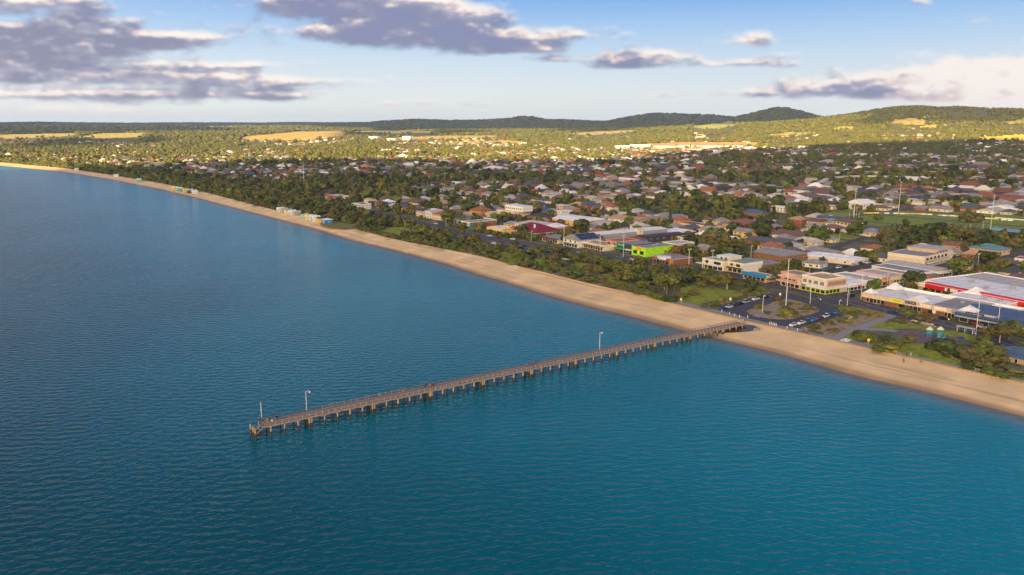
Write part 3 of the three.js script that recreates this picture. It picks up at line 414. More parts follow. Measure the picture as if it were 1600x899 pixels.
class Building {
  constructor(name, label, category, { A, C, at, face, L1, L2, h, turn, group, y }) {
    if (A) { const a = G(...A), c = G(...C), l = Math.hypot(c[0] - a[0], c[1] - a[1]); this.u = [(c[0] - a[0]) / l, (c[1] - a[1]) / l]; L1 ??= l; if (face !== undefined) this.u = [Math.cos(face), Math.sin(face)]; const e = [c[0] - this.u[0] * L1 / 2 + this.u[1] * L2 / 2, c[1] - this.u[1] * L1 / 2 - this.u[0] * L2 / 2]; this.c = e; }
    else { this.c = at; this.u = [Math.cos(face), Math.sin(face)]; }
    Object.assign(this, { L1, L2, h, X: L1 / 2, Z: L2 / 2 }); this.g = thing(name, label, category, [this.c[0], y ?? Math.max(FLAT, ground(...this.c)), this.c[1]], Math.atan2(-this.u[1], this.u[0]), group);
    FOOT.push([this.c[0], this.c[1], this.u[0], this.u[1], L1 / 2, L2 / 2, 3]);
  }
  part(name, geo, mat, parent) { return mesh(name, geo, mat, parent ?? this.g); }
  box(name, x0, y0, z0, x1, y1, z1, mat, parent) { return this.part(name, bb(x0, y0, z0, x1, y1, z1), mat, parent); }
  walls(k, h = this.h, y0 = 0) { return this.box('wall', -this.X, y0 - (y0 ? 0 : 0.6), -this.Z, this.X, h, this.Z, typeof k === 'string' ? wallMat(k) : k); }
  flat(k, parapet = 0.5, trim = TRIM) {                                           // a flat roof sunk behind a parapet
    const { X, Z, h } = this, r = this.box('roof', -X + 0.25, h, -Z + 0.25, X - 0.25, h + 0.12, Z - 0.25, roofMat(k));
    if (parapet) this.part('parapet', [bb(-X - 0.1, h - 0.1, Z - 0.25, X + 0.1, h + parapet, Z + 0.1), bb(-X - 0.1, h - 0.1, -Z - 0.1, X + 0.1, h + parapet, -Z + 0.25), bb(-X - 0.1, h - 0.1, -Z + 0.25, -X + 0.25, h + parapet, Z - 0.25), bb(X - 0.25, h - 0.1, -Z + 0.25, X + 0.1, h + parapet, Z - 0.25)], trim);
    return r;
  }
  hip(k, rise, over = 0.5, box) { const [x0, x1, z0, z1, y] = Array.isArray(box) ? box : [-this.X, this.X, -this.Z, this.Z, this.h]; return this.part("roof", roofGeo("hip", x0 - over, x1 + over, z0 - over, z1 + over, y, rise), roofMat(k)); }
  gable(k, rise, over = 0.4, alongX = true, box) { const [x0, x1, z0, z1, y] = box ?? [-this.X, this.X, -this.Z, this.Z, this.h]; return this.part('roof', roofGeo(alongX ? 'gablex' : 'gablez', x0 - over, x1 + over, z0 - over, z1 + over, y, rise), roofMat(k)); }
  win(face, u, y, w, h, frame = TRIM, pane = GLASS, name = 'window') {            // u from the left end of that face, seen from outside, to the window's middle
    const o = this.part(name, cg(`w${r1(w)},${r1(h)}`, () => boxUV(bx(w, h, 0.14).toNonIndexed())), frame), p = this.part(name === 'door' ? 'panel' : 'pane', cg(`p${r1(w)},${r1(h)}`, () => bx(Math.max(0.3, w - 0.24), Math.max(0.3, h - 0.24), 0.06)), pane, o); p.position.z = 0.08;
    this.on(o, face, u, y); return o;
  }
  on(o, face, u, y, out = 0.03) { const { X, Z } = this; if (face === 'f') o.position.set(-X + u, y, Z + out); else if (face === 'r') { o.position.set(X + out, y, Z - u); o.rotation.y = Math.PI / 2; } else if (face === 'l') { o.position.set(-X - out, y, -Z + u); o.rotation.y = -Math.PI / 2; } else { o.position.set(X - u, y, -Z - out); o.rotation.y = Math.PI; } return o; }
  row(face, n, y, w, h, from = 0, to, frame, pane) { const L = (face === 'f' || face === 'b') ? this.L1 : this.L2; to ??= L; for (let i = 0; i < n; i++) this.win(face, lerp(from, to, (i + 0.5) / n), y, w, h, frame, pane); }
  sign(face, u, y, w, h, back, ink, seed = 1, lines = 1) { const o = this.part('sign', signGeo(w, h), signMat(back, ink, w / h, seed, lines)); return this.on(o, face, u, y, 0.12); }
  awning(face, u, y, w, d, mat, drop = 0.3) { const o = this.part('awning', [bb(-w / 2, -drop, 0, w / 2, 0, d)], mat); return this.on(o, face, u, y, 0); }
  shopfront(face, n, from, to, y0 = 0.3, h = 2.3) { const w = (to - from) / n; for (let i = 0; i < n; i++) { this.win(face, from + w * (i + 0.5), y0 + h / 2, w * 0.86, h, i % 3 === 1 ? DARKTRIM : TRIM, GLASS, i % 3 === 2 ? 'door' : 'window'); } }
  unit(x, z, y, s = 1) { return this.part('roof_unit', [bb(x - 0.9 * s, y, z - 0.7 * s, x + 0.9 * s, y + 1.1 * s, z + 0.7 * s), cyl(0.2 * s, 0.2 * s, 0.4 * s, x, y + 1.1 * s, z)], STEEL); }
}
function roofGeo(kind, x0, x1, z0, z1, y, rise) {
  const mx = (x0 + x1) / 2, mz = (z0 + z1) / 2, w = x1 - x0, d = z1 - z0, e = 0.22, T = [], a = [x0, y, z1], b = [x1, y, z1], c = [x1, y, z0], q = [x0, y, z0];
  for (const [p, r] of [[a, b], [b, c], [c, q], [q, a]]) T.push(...quad([p[0], y - e, p[2]], [r[0], y - e, r[2]], r, p)); T.push(...quad([x0, y - e, z0], [x1, y - e, z0], [x1, y - e, z1], [x0, y - e, z1]));
  if (kind === 'hip') { const k = Math.min(w, d) / 2; const r0 = w >= d ? [x0 + k, y + rise, mz] : [mx, y + rise, z1 - k], r1_ = w >= d ? [x1 - k - 0.001, y + rise, mz] : [mx, y + rise, z0 + k + 0.001]; if (w >= d) T.push(...quad(a, b, r1_, r0), ...quad(c, q, r0, r1_), [b, c, r1_], [q, a, r0]); else T.push([a, b, r0], ...quad(b, c, r1_, r0), [c, q, r1_], ...quad(q, a, r0, r1_)); }
  else if (kind === 'gablex') { const r0 = [x0, y + rise, mz], r1_ = [x1, y + rise, mz]; T.push(...quad(a, b, r1_, r0), ...quad(c, q, r0, r1_), [b, c, r1_], [q, a, r0]); }
  else if (kind === 'gablez') { const r0 = [mx, y + rise, z1], r1_ = [mx, y + rise, z0]; T.push([a, b, r0], ...quad(b, c, r1_, r0), [c, q, r1_], ...quad(q, a, r0, r1_)); }
  else if (kind === 'skillion') T.push(...quad(a, b, [x1, y + rise, z0], [x0, y + rise, z0]), [b, c, [x1, y + rise, z0]], [q, a, [x0, y + rise, z0]], ...quad(c, q, [x0, y + rise, z0], [x1, y + rise, z0]));
  else if (kind === 'curve') { const N = 9; for (let i = 0; i < N; i++) { const f = (t) => [lerp(z1, z0, t), y + rise * Math.sin(Math.PI * lerp(0.12, 0.88, t)) - rise * 0.3], [za, ya] = f(i / N), [zb, yb] = f((i + 1) / N); T.push(...quad([x0, ya, za], [x1, ya, za], [x1, yb, zb], [x0, yb, zb]), ...quad([x0, y - e, za], [x0, ya, za], [x0, yb, zb], [x0, y - e, zb]), ...quad([x1, y - e, zb], [x1, yb, zb], [x1, ya, za], [x1, y - e, za])); } }
  else if (kind === 'pyramid') { const t = [mx, y + rise, mz]; T.push([a, b, t], [b, c, t], [c, q, t], [q, a, t]); }
  return facets(T);
}
const signGeo = (w, h) => cg(`s${r1(w)},${r1(h)}`, () => { const g = new THREE.BoxGeometry(w, h, 0.16), uv = g.attributes.uv; for (let i = 0; i < uv.count; i++) if (Math.abs(g.attributes.normal.getZ(i)) < 0.5) uv.setXY(i, 0.005, 0.01); return g; });
const signCache = new Map();
function signMat(back, ink, ratio, seed, lines) {                               // lettering too small and blurred in the photograph to read: uneven strokes in its colours
  const k = [back, ink, r1(ratio), seed, lines].join(); if (signCache.has(k)) return signCache.get(k);
  const c = document.createElement('canvas'), H = 48, W = clamp(Math.round(H * ratio), 32, 512), x = c.getContext('2d'), R = rng(seed * 91 + 5); c.width = W; c.height = H; x.fillStyle = back; x.fillRect(0, 0, W, H);
  if (ink) { x.fillStyle = ink; for (let l = 0; l < lines; l++) { const y = H * (0.5 + (l - (lines - 1) / 2) * 0.42), h = H * 0.4 / Math.sqrt(lines); let p = W * 0.1; while (p < W * 0.88) { const w = h * (0.35 + R() * 0.4); if (R() > 0.14) { x.fillRect(p, y - h / 2, h * 0.16, h); x.fillRect(p, y + (R() - 0.6) * h * 0.8, w, h * 0.2); if (R() > 0.4) x.fillRect(p + w * 0.7, y - h * 0.4, h * 0.15, h * 0.85); } p += w + h * 0.18; } } }
  const t = new THREE.CanvasTexture(c); t.colorSpace = THREE.SRGBColorSpace; const m = new THREE.MeshStandardMaterial({ map: t, roughness: 0.6 }); signCache.set(k, m); return m;
}
const FACE = Math.atan2(0.84, 0.545);                                          // how the shop fronts along the esplanade stand
const CREAMTRIM = M([0.60, 0.47, 0.34], 'stucco', 5, 0.85), WHITE = M([0.74, 0.73, 0.70], 'stucco', 4, 0.7), REDM = M(WALL.red, 'stucco', 8, 0.55), LIMEM = M(WALL.lime, 'stucco', 8, 0.7);
{ // white-roofed row of shops between the esplanade and the supermarket
  const b = new Building('shop_row', 'long row of cream shops with white roof and pointed caps beside the esplanade', 'shops', { A: [1348, 471], C: [1555, 511], L2: 29, h: 4.6 }), { X, Z } = b;
  b.walls('brick', 3.4); b.part('fascia', [bb(-X - 0.3, 2.9, Z, X + 0.3, 5.3, Z + 1.6), bb(-X - 0.5, 3.2, -Z, -X, 5.3, Z), bb(X, 3.2, -Z, X + 0.5, 5.3, Z)], CREAMTRIM); b.part('wall', [bb(-X, 3.4, -Z, X, 5.0, -Z + 0.3), bb(-X + 0.02, 3.4, Z - 0.3, X - 0.02, 4.6, Z)], CREAMTRIM);
  b.box('roof', -X, 4.3, -Z + 0.3, 2, 4.62, Z - 0.3, roofMat('white')); b.part('roof', roofGeo('skillion', 2, X - 14, -Z + 0.3, Z - 0.2, 4.6, 0.9), roofMat('grey')); b.box('roof', X - 14, 4.3, -Z + 0.3, X, 4.9, Z - 0.3, roofMat('white'));
  b.part('roof_edge', [bb(-X, 4.6, -Z - 0.3, X, 5.9, -Z + 0.5)], WHITE);
  for (const [x, z, s, r] of [[-X + 3, Z - 2.5, 5.6, 2.4], [-X + 4, -Z + 4, 8, 3.6], [X - 14, Z - 2.5, 8, 2.8]]) b.part('roof_cap', roofGeo('pyramid', x - s / 2, x + s / 2, z - s / 2, z + s / 2, 5.3, r), WHITE);
  b.part('gable', [roofGeo('gablez', -10, -1, Z - 7, Z + 1.75, 5.3, 2.7)], WHITE); b.part('gable', facets([[[-10, 5.2, Z + 1.8], [-1, 5.2, Z + 1.8], [-5.5, 7.75, Z + 1.8]]]), CREAMTRIM);
  b.shopfront('f', 5, 2, 13, 0.2, 2.6); b.win('f', 23, 1.6, 4, 2.4); b.shopfront('f', 3, 27, 34, 0.2, 2.6); b.win('f', 39, 1.6, 3, 2.4, DARKTRIM); b.shopfront('f', 4, 46, 53, 0.2, 2.6); b.shopfront('f', 6, 54, 70, 0.2, 2.8); b.shopfront('l', 6, 2, 24);
  const on = (o) => { o.position.z += 1.6; return o; };
  on(b.sign('f', 20.5, 4.25, 6.2, 1.9, '#dcd02a', '#5a5a20', 3)); on(b.sign('f', 28.6, 4.6, 6, 1.6, '#1c2740', '#d8dde6', 4)); on(b.sign('f', 36.5, 4.3, 5.6, 1.4, '#e6d9c8', '#c5ab94', 5)); on(b.sign('f', 44.5, 4.3, 6.2, 1.5, '#eadfce', '#c5ab94', 6)); on(b.sign('f', 53.6, 4.4, 6.6, 1.7, '#8d8fa6', null, 7)); on(b.sign('f', 61.8, 4.3, 8.8, 2.3, '#15161d', '#cfd3d8', 8, 2));
  const disc = b.part('sign', new THREE.CylinderGeometry(1, 1, 0.15, 18).rotateX(Math.PI / 2), M([0.75, 0.6, 0.55], null, 1, 0.6)); b.on(disc, 'f', 41.5, 2.2, 1.7); disc.name = 'round_sign';
  b.unit(-19, 2, 4.6, 1.3); b.unit(10, -4, 4.9);
}
{
  const b = new Building('shop_wing', 'white square shop block with pointed cap behind the long cream shop row', 'shops', { A: [1492, 482], C: [1560, 494], face: FACE, L1: 30, L2: 30, h: 5 }), { X, Z } = b;
  b.walls('cream', 4.8); b.box('roof', -X + 0.2, 4.8, -Z + 0.2, X - 0.2, 5.1, Z - 0.2, M([0.76, 0.73, 0.68], 'metal', 8, 0.75)); b.part('parapet', [bb(-X - 0.2, 4.6, Z - 0.2, X + 0.2, 5.5, Z + 0.2), bb(-X - 0.2, 4.6, -Z - 0.2, X + 0.2, 5.5, -Z + 0.2), bb(X - 0.2, 4.6, -Z + 0.2, X + 0.2, 5.5, Z - 0.2), bb(-X - 0.2, 4.6, -Z + 0.2, -X + 0.2, 5.5, Z - 0.2)], WHITE);
  b.part('roof_cap', roofGeo('pyramid', -X + 1, -X + 10, -Z + 1, -Z + 10, 5.4, 3.6), WHITE); for (const [x, z] of [[2, 4], [9, 2], [6, -6]]) b.unit(x, z, 5.1); b.shopfront('l', 5, 2, 26);
}
{
  const b = new Building('shop_block', 'blue metal roofed shops right at the end of the cream shop row', 'shops', { A: [1563, 513], C: [1640, 531], face: FACE, L1: 44, L2: 34, h: 4.2 }), { X, Z } = b; b.walls('dark'); b.gable('blue', 2.4, 0.6); b.shopfront('f', 8, 2, 42); b.awning('f', 22, 3.3, 42, 2.4, M([0.4, 0.47, 0.5], 'metal', 6, 0.6)); b.row('l', 3, 2, 2, 1.4); b.part('skylight', [bb(-X + 3, 5.1, 2, -X + 5, 5.6, 4)], WHITE);
}
{
  const b = new Building('supermarket', 'large supermarket with bright red fascia and flat white roof', 'supermarket', { A: [1455, 452], C: [1610, 490], L1: 118, L2: 60, h: 5.6, face: Math.atan2(0.9, 0.436) }), { X, Z } = b; b.g.position.x += b.u[0] * 51; b.g.position.z += b.u[1] * 51; FOOT.at(-1)[0] = b.g.position.x; FOOT.at(-1)[1] = b.g.position.z;
  b.walls('beige', 5.4); b.part('fascia', [bb(-X + 6, 3.1, Z, X, 5.6, Z + 2.4)], REDM); b.part('fascia', [bb(-X + 6, 6.0, Z - 0.3, X, 6.5, Z + 2.3)], REDM); b.part('fascia_stripe', [bb(-X + 6, 5.62, Z, X, 5.98, Z + 2.5)], M([0.72, 0.42, 0.40], null, 1, 0.6));
  b.box('roof', -X + 0.3, 5.45, -Z + 24, X - 0.3, 5.9, Z - 0.32, roofMat('white')); b.part('roof', roofGeo('skillion', -X + 0.3, X - 0.3, -Z, -Z + 24, 5.5, 0.5), roofMat('pale')); b.part('parapet', [bb(-X - 0.3, 5.2, -Z, -X + 0.28, 6.3, Z - 3), bb(-X, 5.2, -Z - 0.4, X, 6.6, -Z)], WHITE);
  b.part('corner_tower', [bb(-X - 1, 3.1, Z - 4, -X + 6, 5.7, Z + 2.4)], WHITE); b.part('roof_cap', roofGeo('pyramid', -X - 1.4, -X + 6.3, Z - 4.4, Z + 2.8, 5.9, 2.3), WHITE);
  const on = (o) => { o.position.z += 2.4; return o; }; on(b.sign('f', 2.5, 4.5, 6.6, 1.7, '#f0e8e4', '#b56a6a', 11)); on(b.sign('f', 23, 4.4, 7.8, 1.7, '#f1eae4', '#a88880', 12)); on(b.sign('f', 73, 4.3, 16, 1.1, '#c8321c', '#e8832c', 13));
  b.shopfront('f', 10, 3, 45, 0.1, 2.7); for (let i = 0; i < 9; i++) b.win('f', 50 + i * 3.4, 1.7, 3, 2.8, M([0.55, 0.42, 0.25], 'stucco', 3), M([0.6, 0.5, 0.32], 'metal', 2), 'roller_door');
  for (const [x, z] of [[-X + 18, 8], [-X + 40, 4], [-X + 62, 12], [-X + 34, 18]]) b.unit(x, z, 5.9, 1.4); b.part('roof_vent', [cyl(0.4, 0.4, 1.2, -X + 15, 5.9, -2), cyl(0.4, 0.4, 1.2, -X + 28, 5.9, -2)].slice(0, 1), STEEL);
}
const corner = new Building('corner_shop', 'two storey cream corner building with tan roof above lime and green shopfronts', 'shops', { A: [1252, 453], C: [1289, 461], L2: 18, h: 8.6 });
{
  const b = corner, { X, Z } = b; b.walls('cream', 8.6); b.part('wall', [bb(X, 4.4, -Z + 0.1, X + 0.06, 8.0, Z - 1.5)], M([0.50, 0.29, 0.20], 'stucco', 5)); b.flat('tan', 0.9, M([0.66, 0.60, 0.54], 'stucco', 4));
  for (const [u, w] of [[2.4, 3], [6.2, 2.6], [10.4, 3.4], [14.8, 3.2]]) b.win('f', u, 6.2, w, 2.3, WHITE, M([0.16, 0.2, 0.27], null, 1, 0.15)); b.row('r', 9, 6.2, 0.9, 2.1, 2, 17.5, M([0.48, 0.26, 0.18], 'stucco', 5));
  b.part('canopy', [bb(-X - 0.2, 3.3, Z, X + 2.2, 4.3, Z + 2.2), bb(X, 3.3, -Z, X + 2.2, 4.3, Z)], WHITE); const gl = M([0.45, 0.50, 0.06], 'stucco', 3);
  b.part('shopfront_frame', [bb(-X, 0.1, Z, X, 3.2, Z + 0.12), bb(X, 0.1, -Z + 5, X + 0.12, 3.2, Z)], gl); for (let i = 0; i < 5; i++) { b.win('f', 1.8 + i * 3.5, 1.5, 2.8, 2, gl, i === 1 ? M([0.05, 0.16, 0.05], null, 1, 0.3) : GLASS).position.z += 0.14; } for (let i = 0; i < 4; i++) b.win('r', 1.8 + i * 3.1, 1.5, 2.4, 2, gl).position.x += 0.14;
  const a = b.sign('f', 3.2, 3.85, 3.4, 0.9, '#5a5590', '#c9c4e8', 15); a.position.z += 2.2; for (const [u, c, k] of [[3, '#b8d83a', '#f4f8d8'], [8, '#dfe6d8', '#4c8a4c'], [13, '#e2ded8', '#8a8a8a']]) { const s = b.sign('r', u, 3.85, 3.8, 0.95, c, k, 16 + u); s.position.x += 2.2; }
  b.unit(-3, -3, 8.7); b.unit(1, -5, 8.7);
}
{
  const b = new Building('restaurant', 'pinkish tan two storey shop with layered awnings left against the cream corner building', 'shops', { A: [1219, 445.5], C: [1251, 452.8], L2: 12, h: 8 }), { X, Z } = b; b.walls('pink', 7.4); b.flat('grey', 0.7, wallMat('pink')); const t = M([0.60, 0.44, 0.34], 'stucco', 5);
  b.awning('f', b.L1 / 2, 6.7, b.L1 + 1, 2, t, 0.9); b.awning('f', b.L1 / 2, 3.9, b.L1 + 1, 3, M([0.6, 0.40, 0.31], 'stucco', 5), 0.8); b.row('f', 3, 4.9, 2.6, 1.1, 3, b.L1 - 4, M([0.7, 0.6, 0.4], 'stucco', 3)); b.win('f', b.L1 - 2, 4.9, 1.8, 1.5, WHITE, M([0.6, 0.5, 0.5], null, 1, 0.5)); b.shopfront('f', 4, 1, b.L1 - 1); const s = b.sign('f', b.L1 / 2, 7.6, b.L1 * 0.7, 0.8, '#c4937c', '#f0d8d0', 21);
}
{ // the shops that turn the corner and run inland along the side street
  const c0 = [corner.c[0] + corner.u[0] * corner.L1 / 2 - corner.u[1] * corner.L2 / 2, corner.c[1] + corner.u[1] * corner.L1 / 2 + corner.u[0] * corner.L2 / 2], v = [corner.u[1], -corner.u[0]], u = corner.u, face = Math.atan2(u[1], u[0]); let d = corner.L2;
  const next = (name, label, L1, L2, h) => { const c = [c0[0] + corner.u[1] * corner.L2 * 0 + v[0] * (d + L2 / 2) - u[0] * L1 / 2, c0[1] + v[1] * (d + L2 / 2) - u[1] * L1 / 2]; d += L2 + 0.3; return new Building(name, label, 'shops', { at: c, face, L1, L2, h }); };
  c0[0] += 0; let b = next('shop', 'low white shop with pale blue metal roof directly behind the cream corner building', 24, 18, 4.6); b.walls('white'); b.gable('white', 1.2, 0.4, false); b.awning('r', 9, 3.6, 18, 2.2, WHITE, 0.9); b.shopfront('r', 5, 1, 17); { const s = b.sign('r', 3, 3.2, 4, 0.9, '#d8d8d4', '#6f9a6a', 31); s.position.x += 2.2; const s2 = b.sign('r', 10, 3.2, 4, 0.9, '#d8484a', '#f4d0d0', 32); s2.position.x += 2.2; }
  b = next('shop', 'grey roofed shop with long bright yellow sign along the side street', 26, 15, 4.6); b.walls('white'); b.flat('pale', 0.6, WHITE); b.awning('r', 7.5, 3.4, 15, 2.3, M([0.5, 0.44, 0.3], null, 1), 0.3); { const s = b.sign('r', 7.5, 3.9, 14.5, 1.5, '#e0b41e', '#b88a18', 33); s.position.x += 2.3; } b.shopfront('r', 4, 1, 14); b.unit(-4, 2, 4.8, 1.3); b.unit(5, -3, 4.8);
  b = next('shop', 'narrow shop with coral pink pillar beside the yellow sign', 22, 7, 5); b.walls('salmon', 4.8); b.flat('white', 0.5, M([0.62, 0.3, 0.26], 'stucco', 3)); b.shopfront('r', 2, 0.6, 6.4);
  b = next('shop', 'cream shop with four square front windows on the side street', 24, 16, 4.8); b.walls('cream'); b.flat('pale', 0.8, CREAMTRIM); b.row('r', 4, 1.9, 1.8, 1.7, 4, 15, WHITE); b.awning('r', 8, 3.3, 16, 1.6, CREAMTRIM, 0.3);
  b = next('shop', 'shop with deep blue front between cream shop and teal awning', 26, 12, 4.4); b.walls('blue', 4.2); b.flat('grey', 0.4); b.shopfront('r', 3, 0.6, 11); b.awning('r', 6, 3.4, 12, 2, M([0.35, 0.45, 0.55], 'metal', 4));
  b = next('shop', 'grey flat roofed shop with teal awning on the side street', 34, 16, 4.6); b.walls('white'); b.flat('grey', 0.4); b.shopfront('r', 5, 1, 15); b.awning('r', 12, 3.6, 8, 2.6, M([0.05, 0.25, 0.25], null, 1), 0.6); b.awning('r', 4, 3.6, 8, 2.4, M([0.6, 0.5, 0.42], null, 1), 0.4);
  b = next('shop', 'wide grey roofed shop with white awning next to the two storey cream flats', 38, 20, 4.6); b.walls('white'); b.gable('pale', 1.3, 0.3); b.shopfront('r', 6, 1, 19); b.awning('r', 10, 3.4, 20, 2.6, WHITE, 0.4);
}
{
  const b = new Building('apartment_building', 'big cream two storey block with blank seaward wall and shaded balconies', 'apartments', { A: [1389, 412], C: [1444, 419], L2: 46, h: 7.6, face: FACE - 0.12, L1: 26 }), { X, Z } = b; b.walls('cream', 7.4); b.flat('grey', 0.35); b.box('upper_storey', -X + 3, 7.5, -Z + 1, X - 1, 10, -Z + 22, wallMat('tan')); b.box('roof', -X + 2.6, 10.02, -Z + 0.6, X - 0.6, 10.3, -Z + 22.4, roofMat('pale'));
  for (let i = 0; i < 6; i++) { b.win('r', 4 + i * 6, 5.8, 3.6, 2, TRIM); b.win('r', 4 + i * 6, 2.4, 3.2, 2.2, TRIM); } b.part('balcony', [bb(X, 4.2, -Z + 2, X + 1.6, 4.45, Z - 1), bb(X + 1.45, 4.45, -Z + 2, X + 1.6, 5.3, Z - 1)], M([0.5, 0.4, 0.3], 'stucco', 4)); b.awning('r', 20, 3.3, 34, 2.6, WHITE, 0.4); b.row('r', 4, 9, 2.4, 1.3, 17, 36);
}
{
  let b = new Building('apartment_building', 'modern cream stepped building with green glass balcony on the esplanade', 'apartments', { C: [1131, 425], A: [1100, 416], face: FACE, L1: 20, L2: 17, h: 6.8 }), { X, Z } = b; b.walls('cream', 6.6); b.flat('pale', 0.2, WHITE); b.box('upper_storey', -X + 9, 6.7, -Z, X, 9.4, Z - 5, wallMat('cream')); b.box('roof', -X + 8.6, 9.42, -Z - 0.4, X + 0.4, 9.7, Z - 4.6, WHITE); b.box('balcony', -X + 6, 6.75, Z - 4.4, X - 0.3, 7.7, Z - 4.3, M([0.05, 0.25, 0.22], null, 1, 0.2)); b.win('f', 13, 8, 2, 2).position.z -= 5; b.win('f', 17, 8, 2, 2).position.z -= 5; b.win('f', 14, 5, 6.5, 2.2); b.win('f', 4.5, 5, 3, 2.2); b.awning('f', 8, 3.6, 22, 3.2, WHITE, 0.35); b.shopfront('f', 4, 1, 19); b.part('post', [bb(-X + 5, 0, Z + 2.8, -X + 5.6, 3.3, Z + 3.1)], M([0.6, 0.4, 0.1], null, 1));
  b = new Building('shop', 'white two storey shop with grey green roof right of the modern cream building', 'shops', { C: [1160, 428.5], A: [1136, 422], face: FACE, L1: 13, L2: 20, h: 7.2 }); b.walls('white', 7); b.g.children[0].material = wallMat('white'); b.part('wall', [bb(-b.X + 0.2, 0.3, b.Z, b.X - 0.2, 7.2, b.Z + 0.12)], wallMat('cream')); b.part('roof', roofGeo('skillion', -b.X, b.X, -b.Z, b.Z, 7.2, 0.6), roofMat('green')); b.win('f', 3.6, 5.2, 2.2, 1.7, DARKTRIM).position.z += 0.14; b.win('f', 9.2, 5.2, 3.4, 1.8, DARKTRIM).position.z += 0.14; b.awning('f', 6.5, 3.6, 14, 3, DARKTRIM, 0.3); b.shopfront('f', 3, 0.5, 12.5);
  b = new Building('shop', 'low red brick shop with grey skillion roof behind the blue cafe', 'shops', { C: [1194, 425], A: [1168, 420], face: FACE, L1: 16, L2: 16, h: 4.6 }); b.walls('brick'); b.part('roof', roofGeo('skillion', -b.X - 0.4, b.X + 0.4, -b.Z, b.Z + 0.4, 4.6, 0.7), roofMat('grey')); b.win('f', 4, 2.6, 4.4, 2.6, WHITE, M([0.7, 0.6, 0.45], 'stucco', 2), 'door'); b.box('chimney', -b.X + 0.2, 4.6, -2, -b.X + 2.5, 6.4, 1, wallMat('brick'));
  b = new Building('cafe', 'orange fronted cafe under a long bright blue fascia', 'cafe', { A: [1166, 435], C: [1196, 442.5], L2: 9, h: 3.9, face: FACE }); b.walls('yellow'); b.flat('grey', 0.3); b.box('fascia', -b.X - 0.2, 2.9, b.Z, b.X + 0.2, 5, b.Z + 1.6, M([0.015, 0.22, 0.46], 'stucco', 4, 0.6)); b.part('shopfront_frame', [bb(-b.X, 0.1, b.Z, b.X, 1, b.Z + 0.2)], M([0.6, 0.2, 0.03], null, 1)); b.shopfront('f', 5, 0.5, b.L1 - 0.5, 0.9, 1.8); b.awning('r', 4, 2.6, 7, 3, M([0.02, 0.14, 0.28], null, 1), 0.5);
  b = new Building('hall', 'big brown brick hall with low grey gable roof behind the shops', 'hall', { C: [1224, 414], A: [1180, 404], face: FACE, L1: 27, L2: 26, h: 6 }); b.walls('brown'); b.gable('grey', 3, 0.5); b.row('r', 4, 3.5, 2, 1.4); b.row('f', 3, 2.5, 2, 1.6); b.unit(-4, 4, 8.4, 0.8); b.part('roof_vent', [cyl(0.35, 0.35, 0.9, 4, 8.2, 5)], STEEL);
  b = new Building('house', 'low brick house with wide pale grey gable roof right of the brown hall', 'house', { C: [1296, 405], A: [1262, 399], face: FACE + 0.2, L1: 26, L2: 14, h: 3.4 }); b.walls('brick'); b.gable('grey', 2.8, 0.6); b.row('f', 4, 1.8, 1.8, 1.3); b.row('r', 2, 1.8, 1.6, 1.2);
}
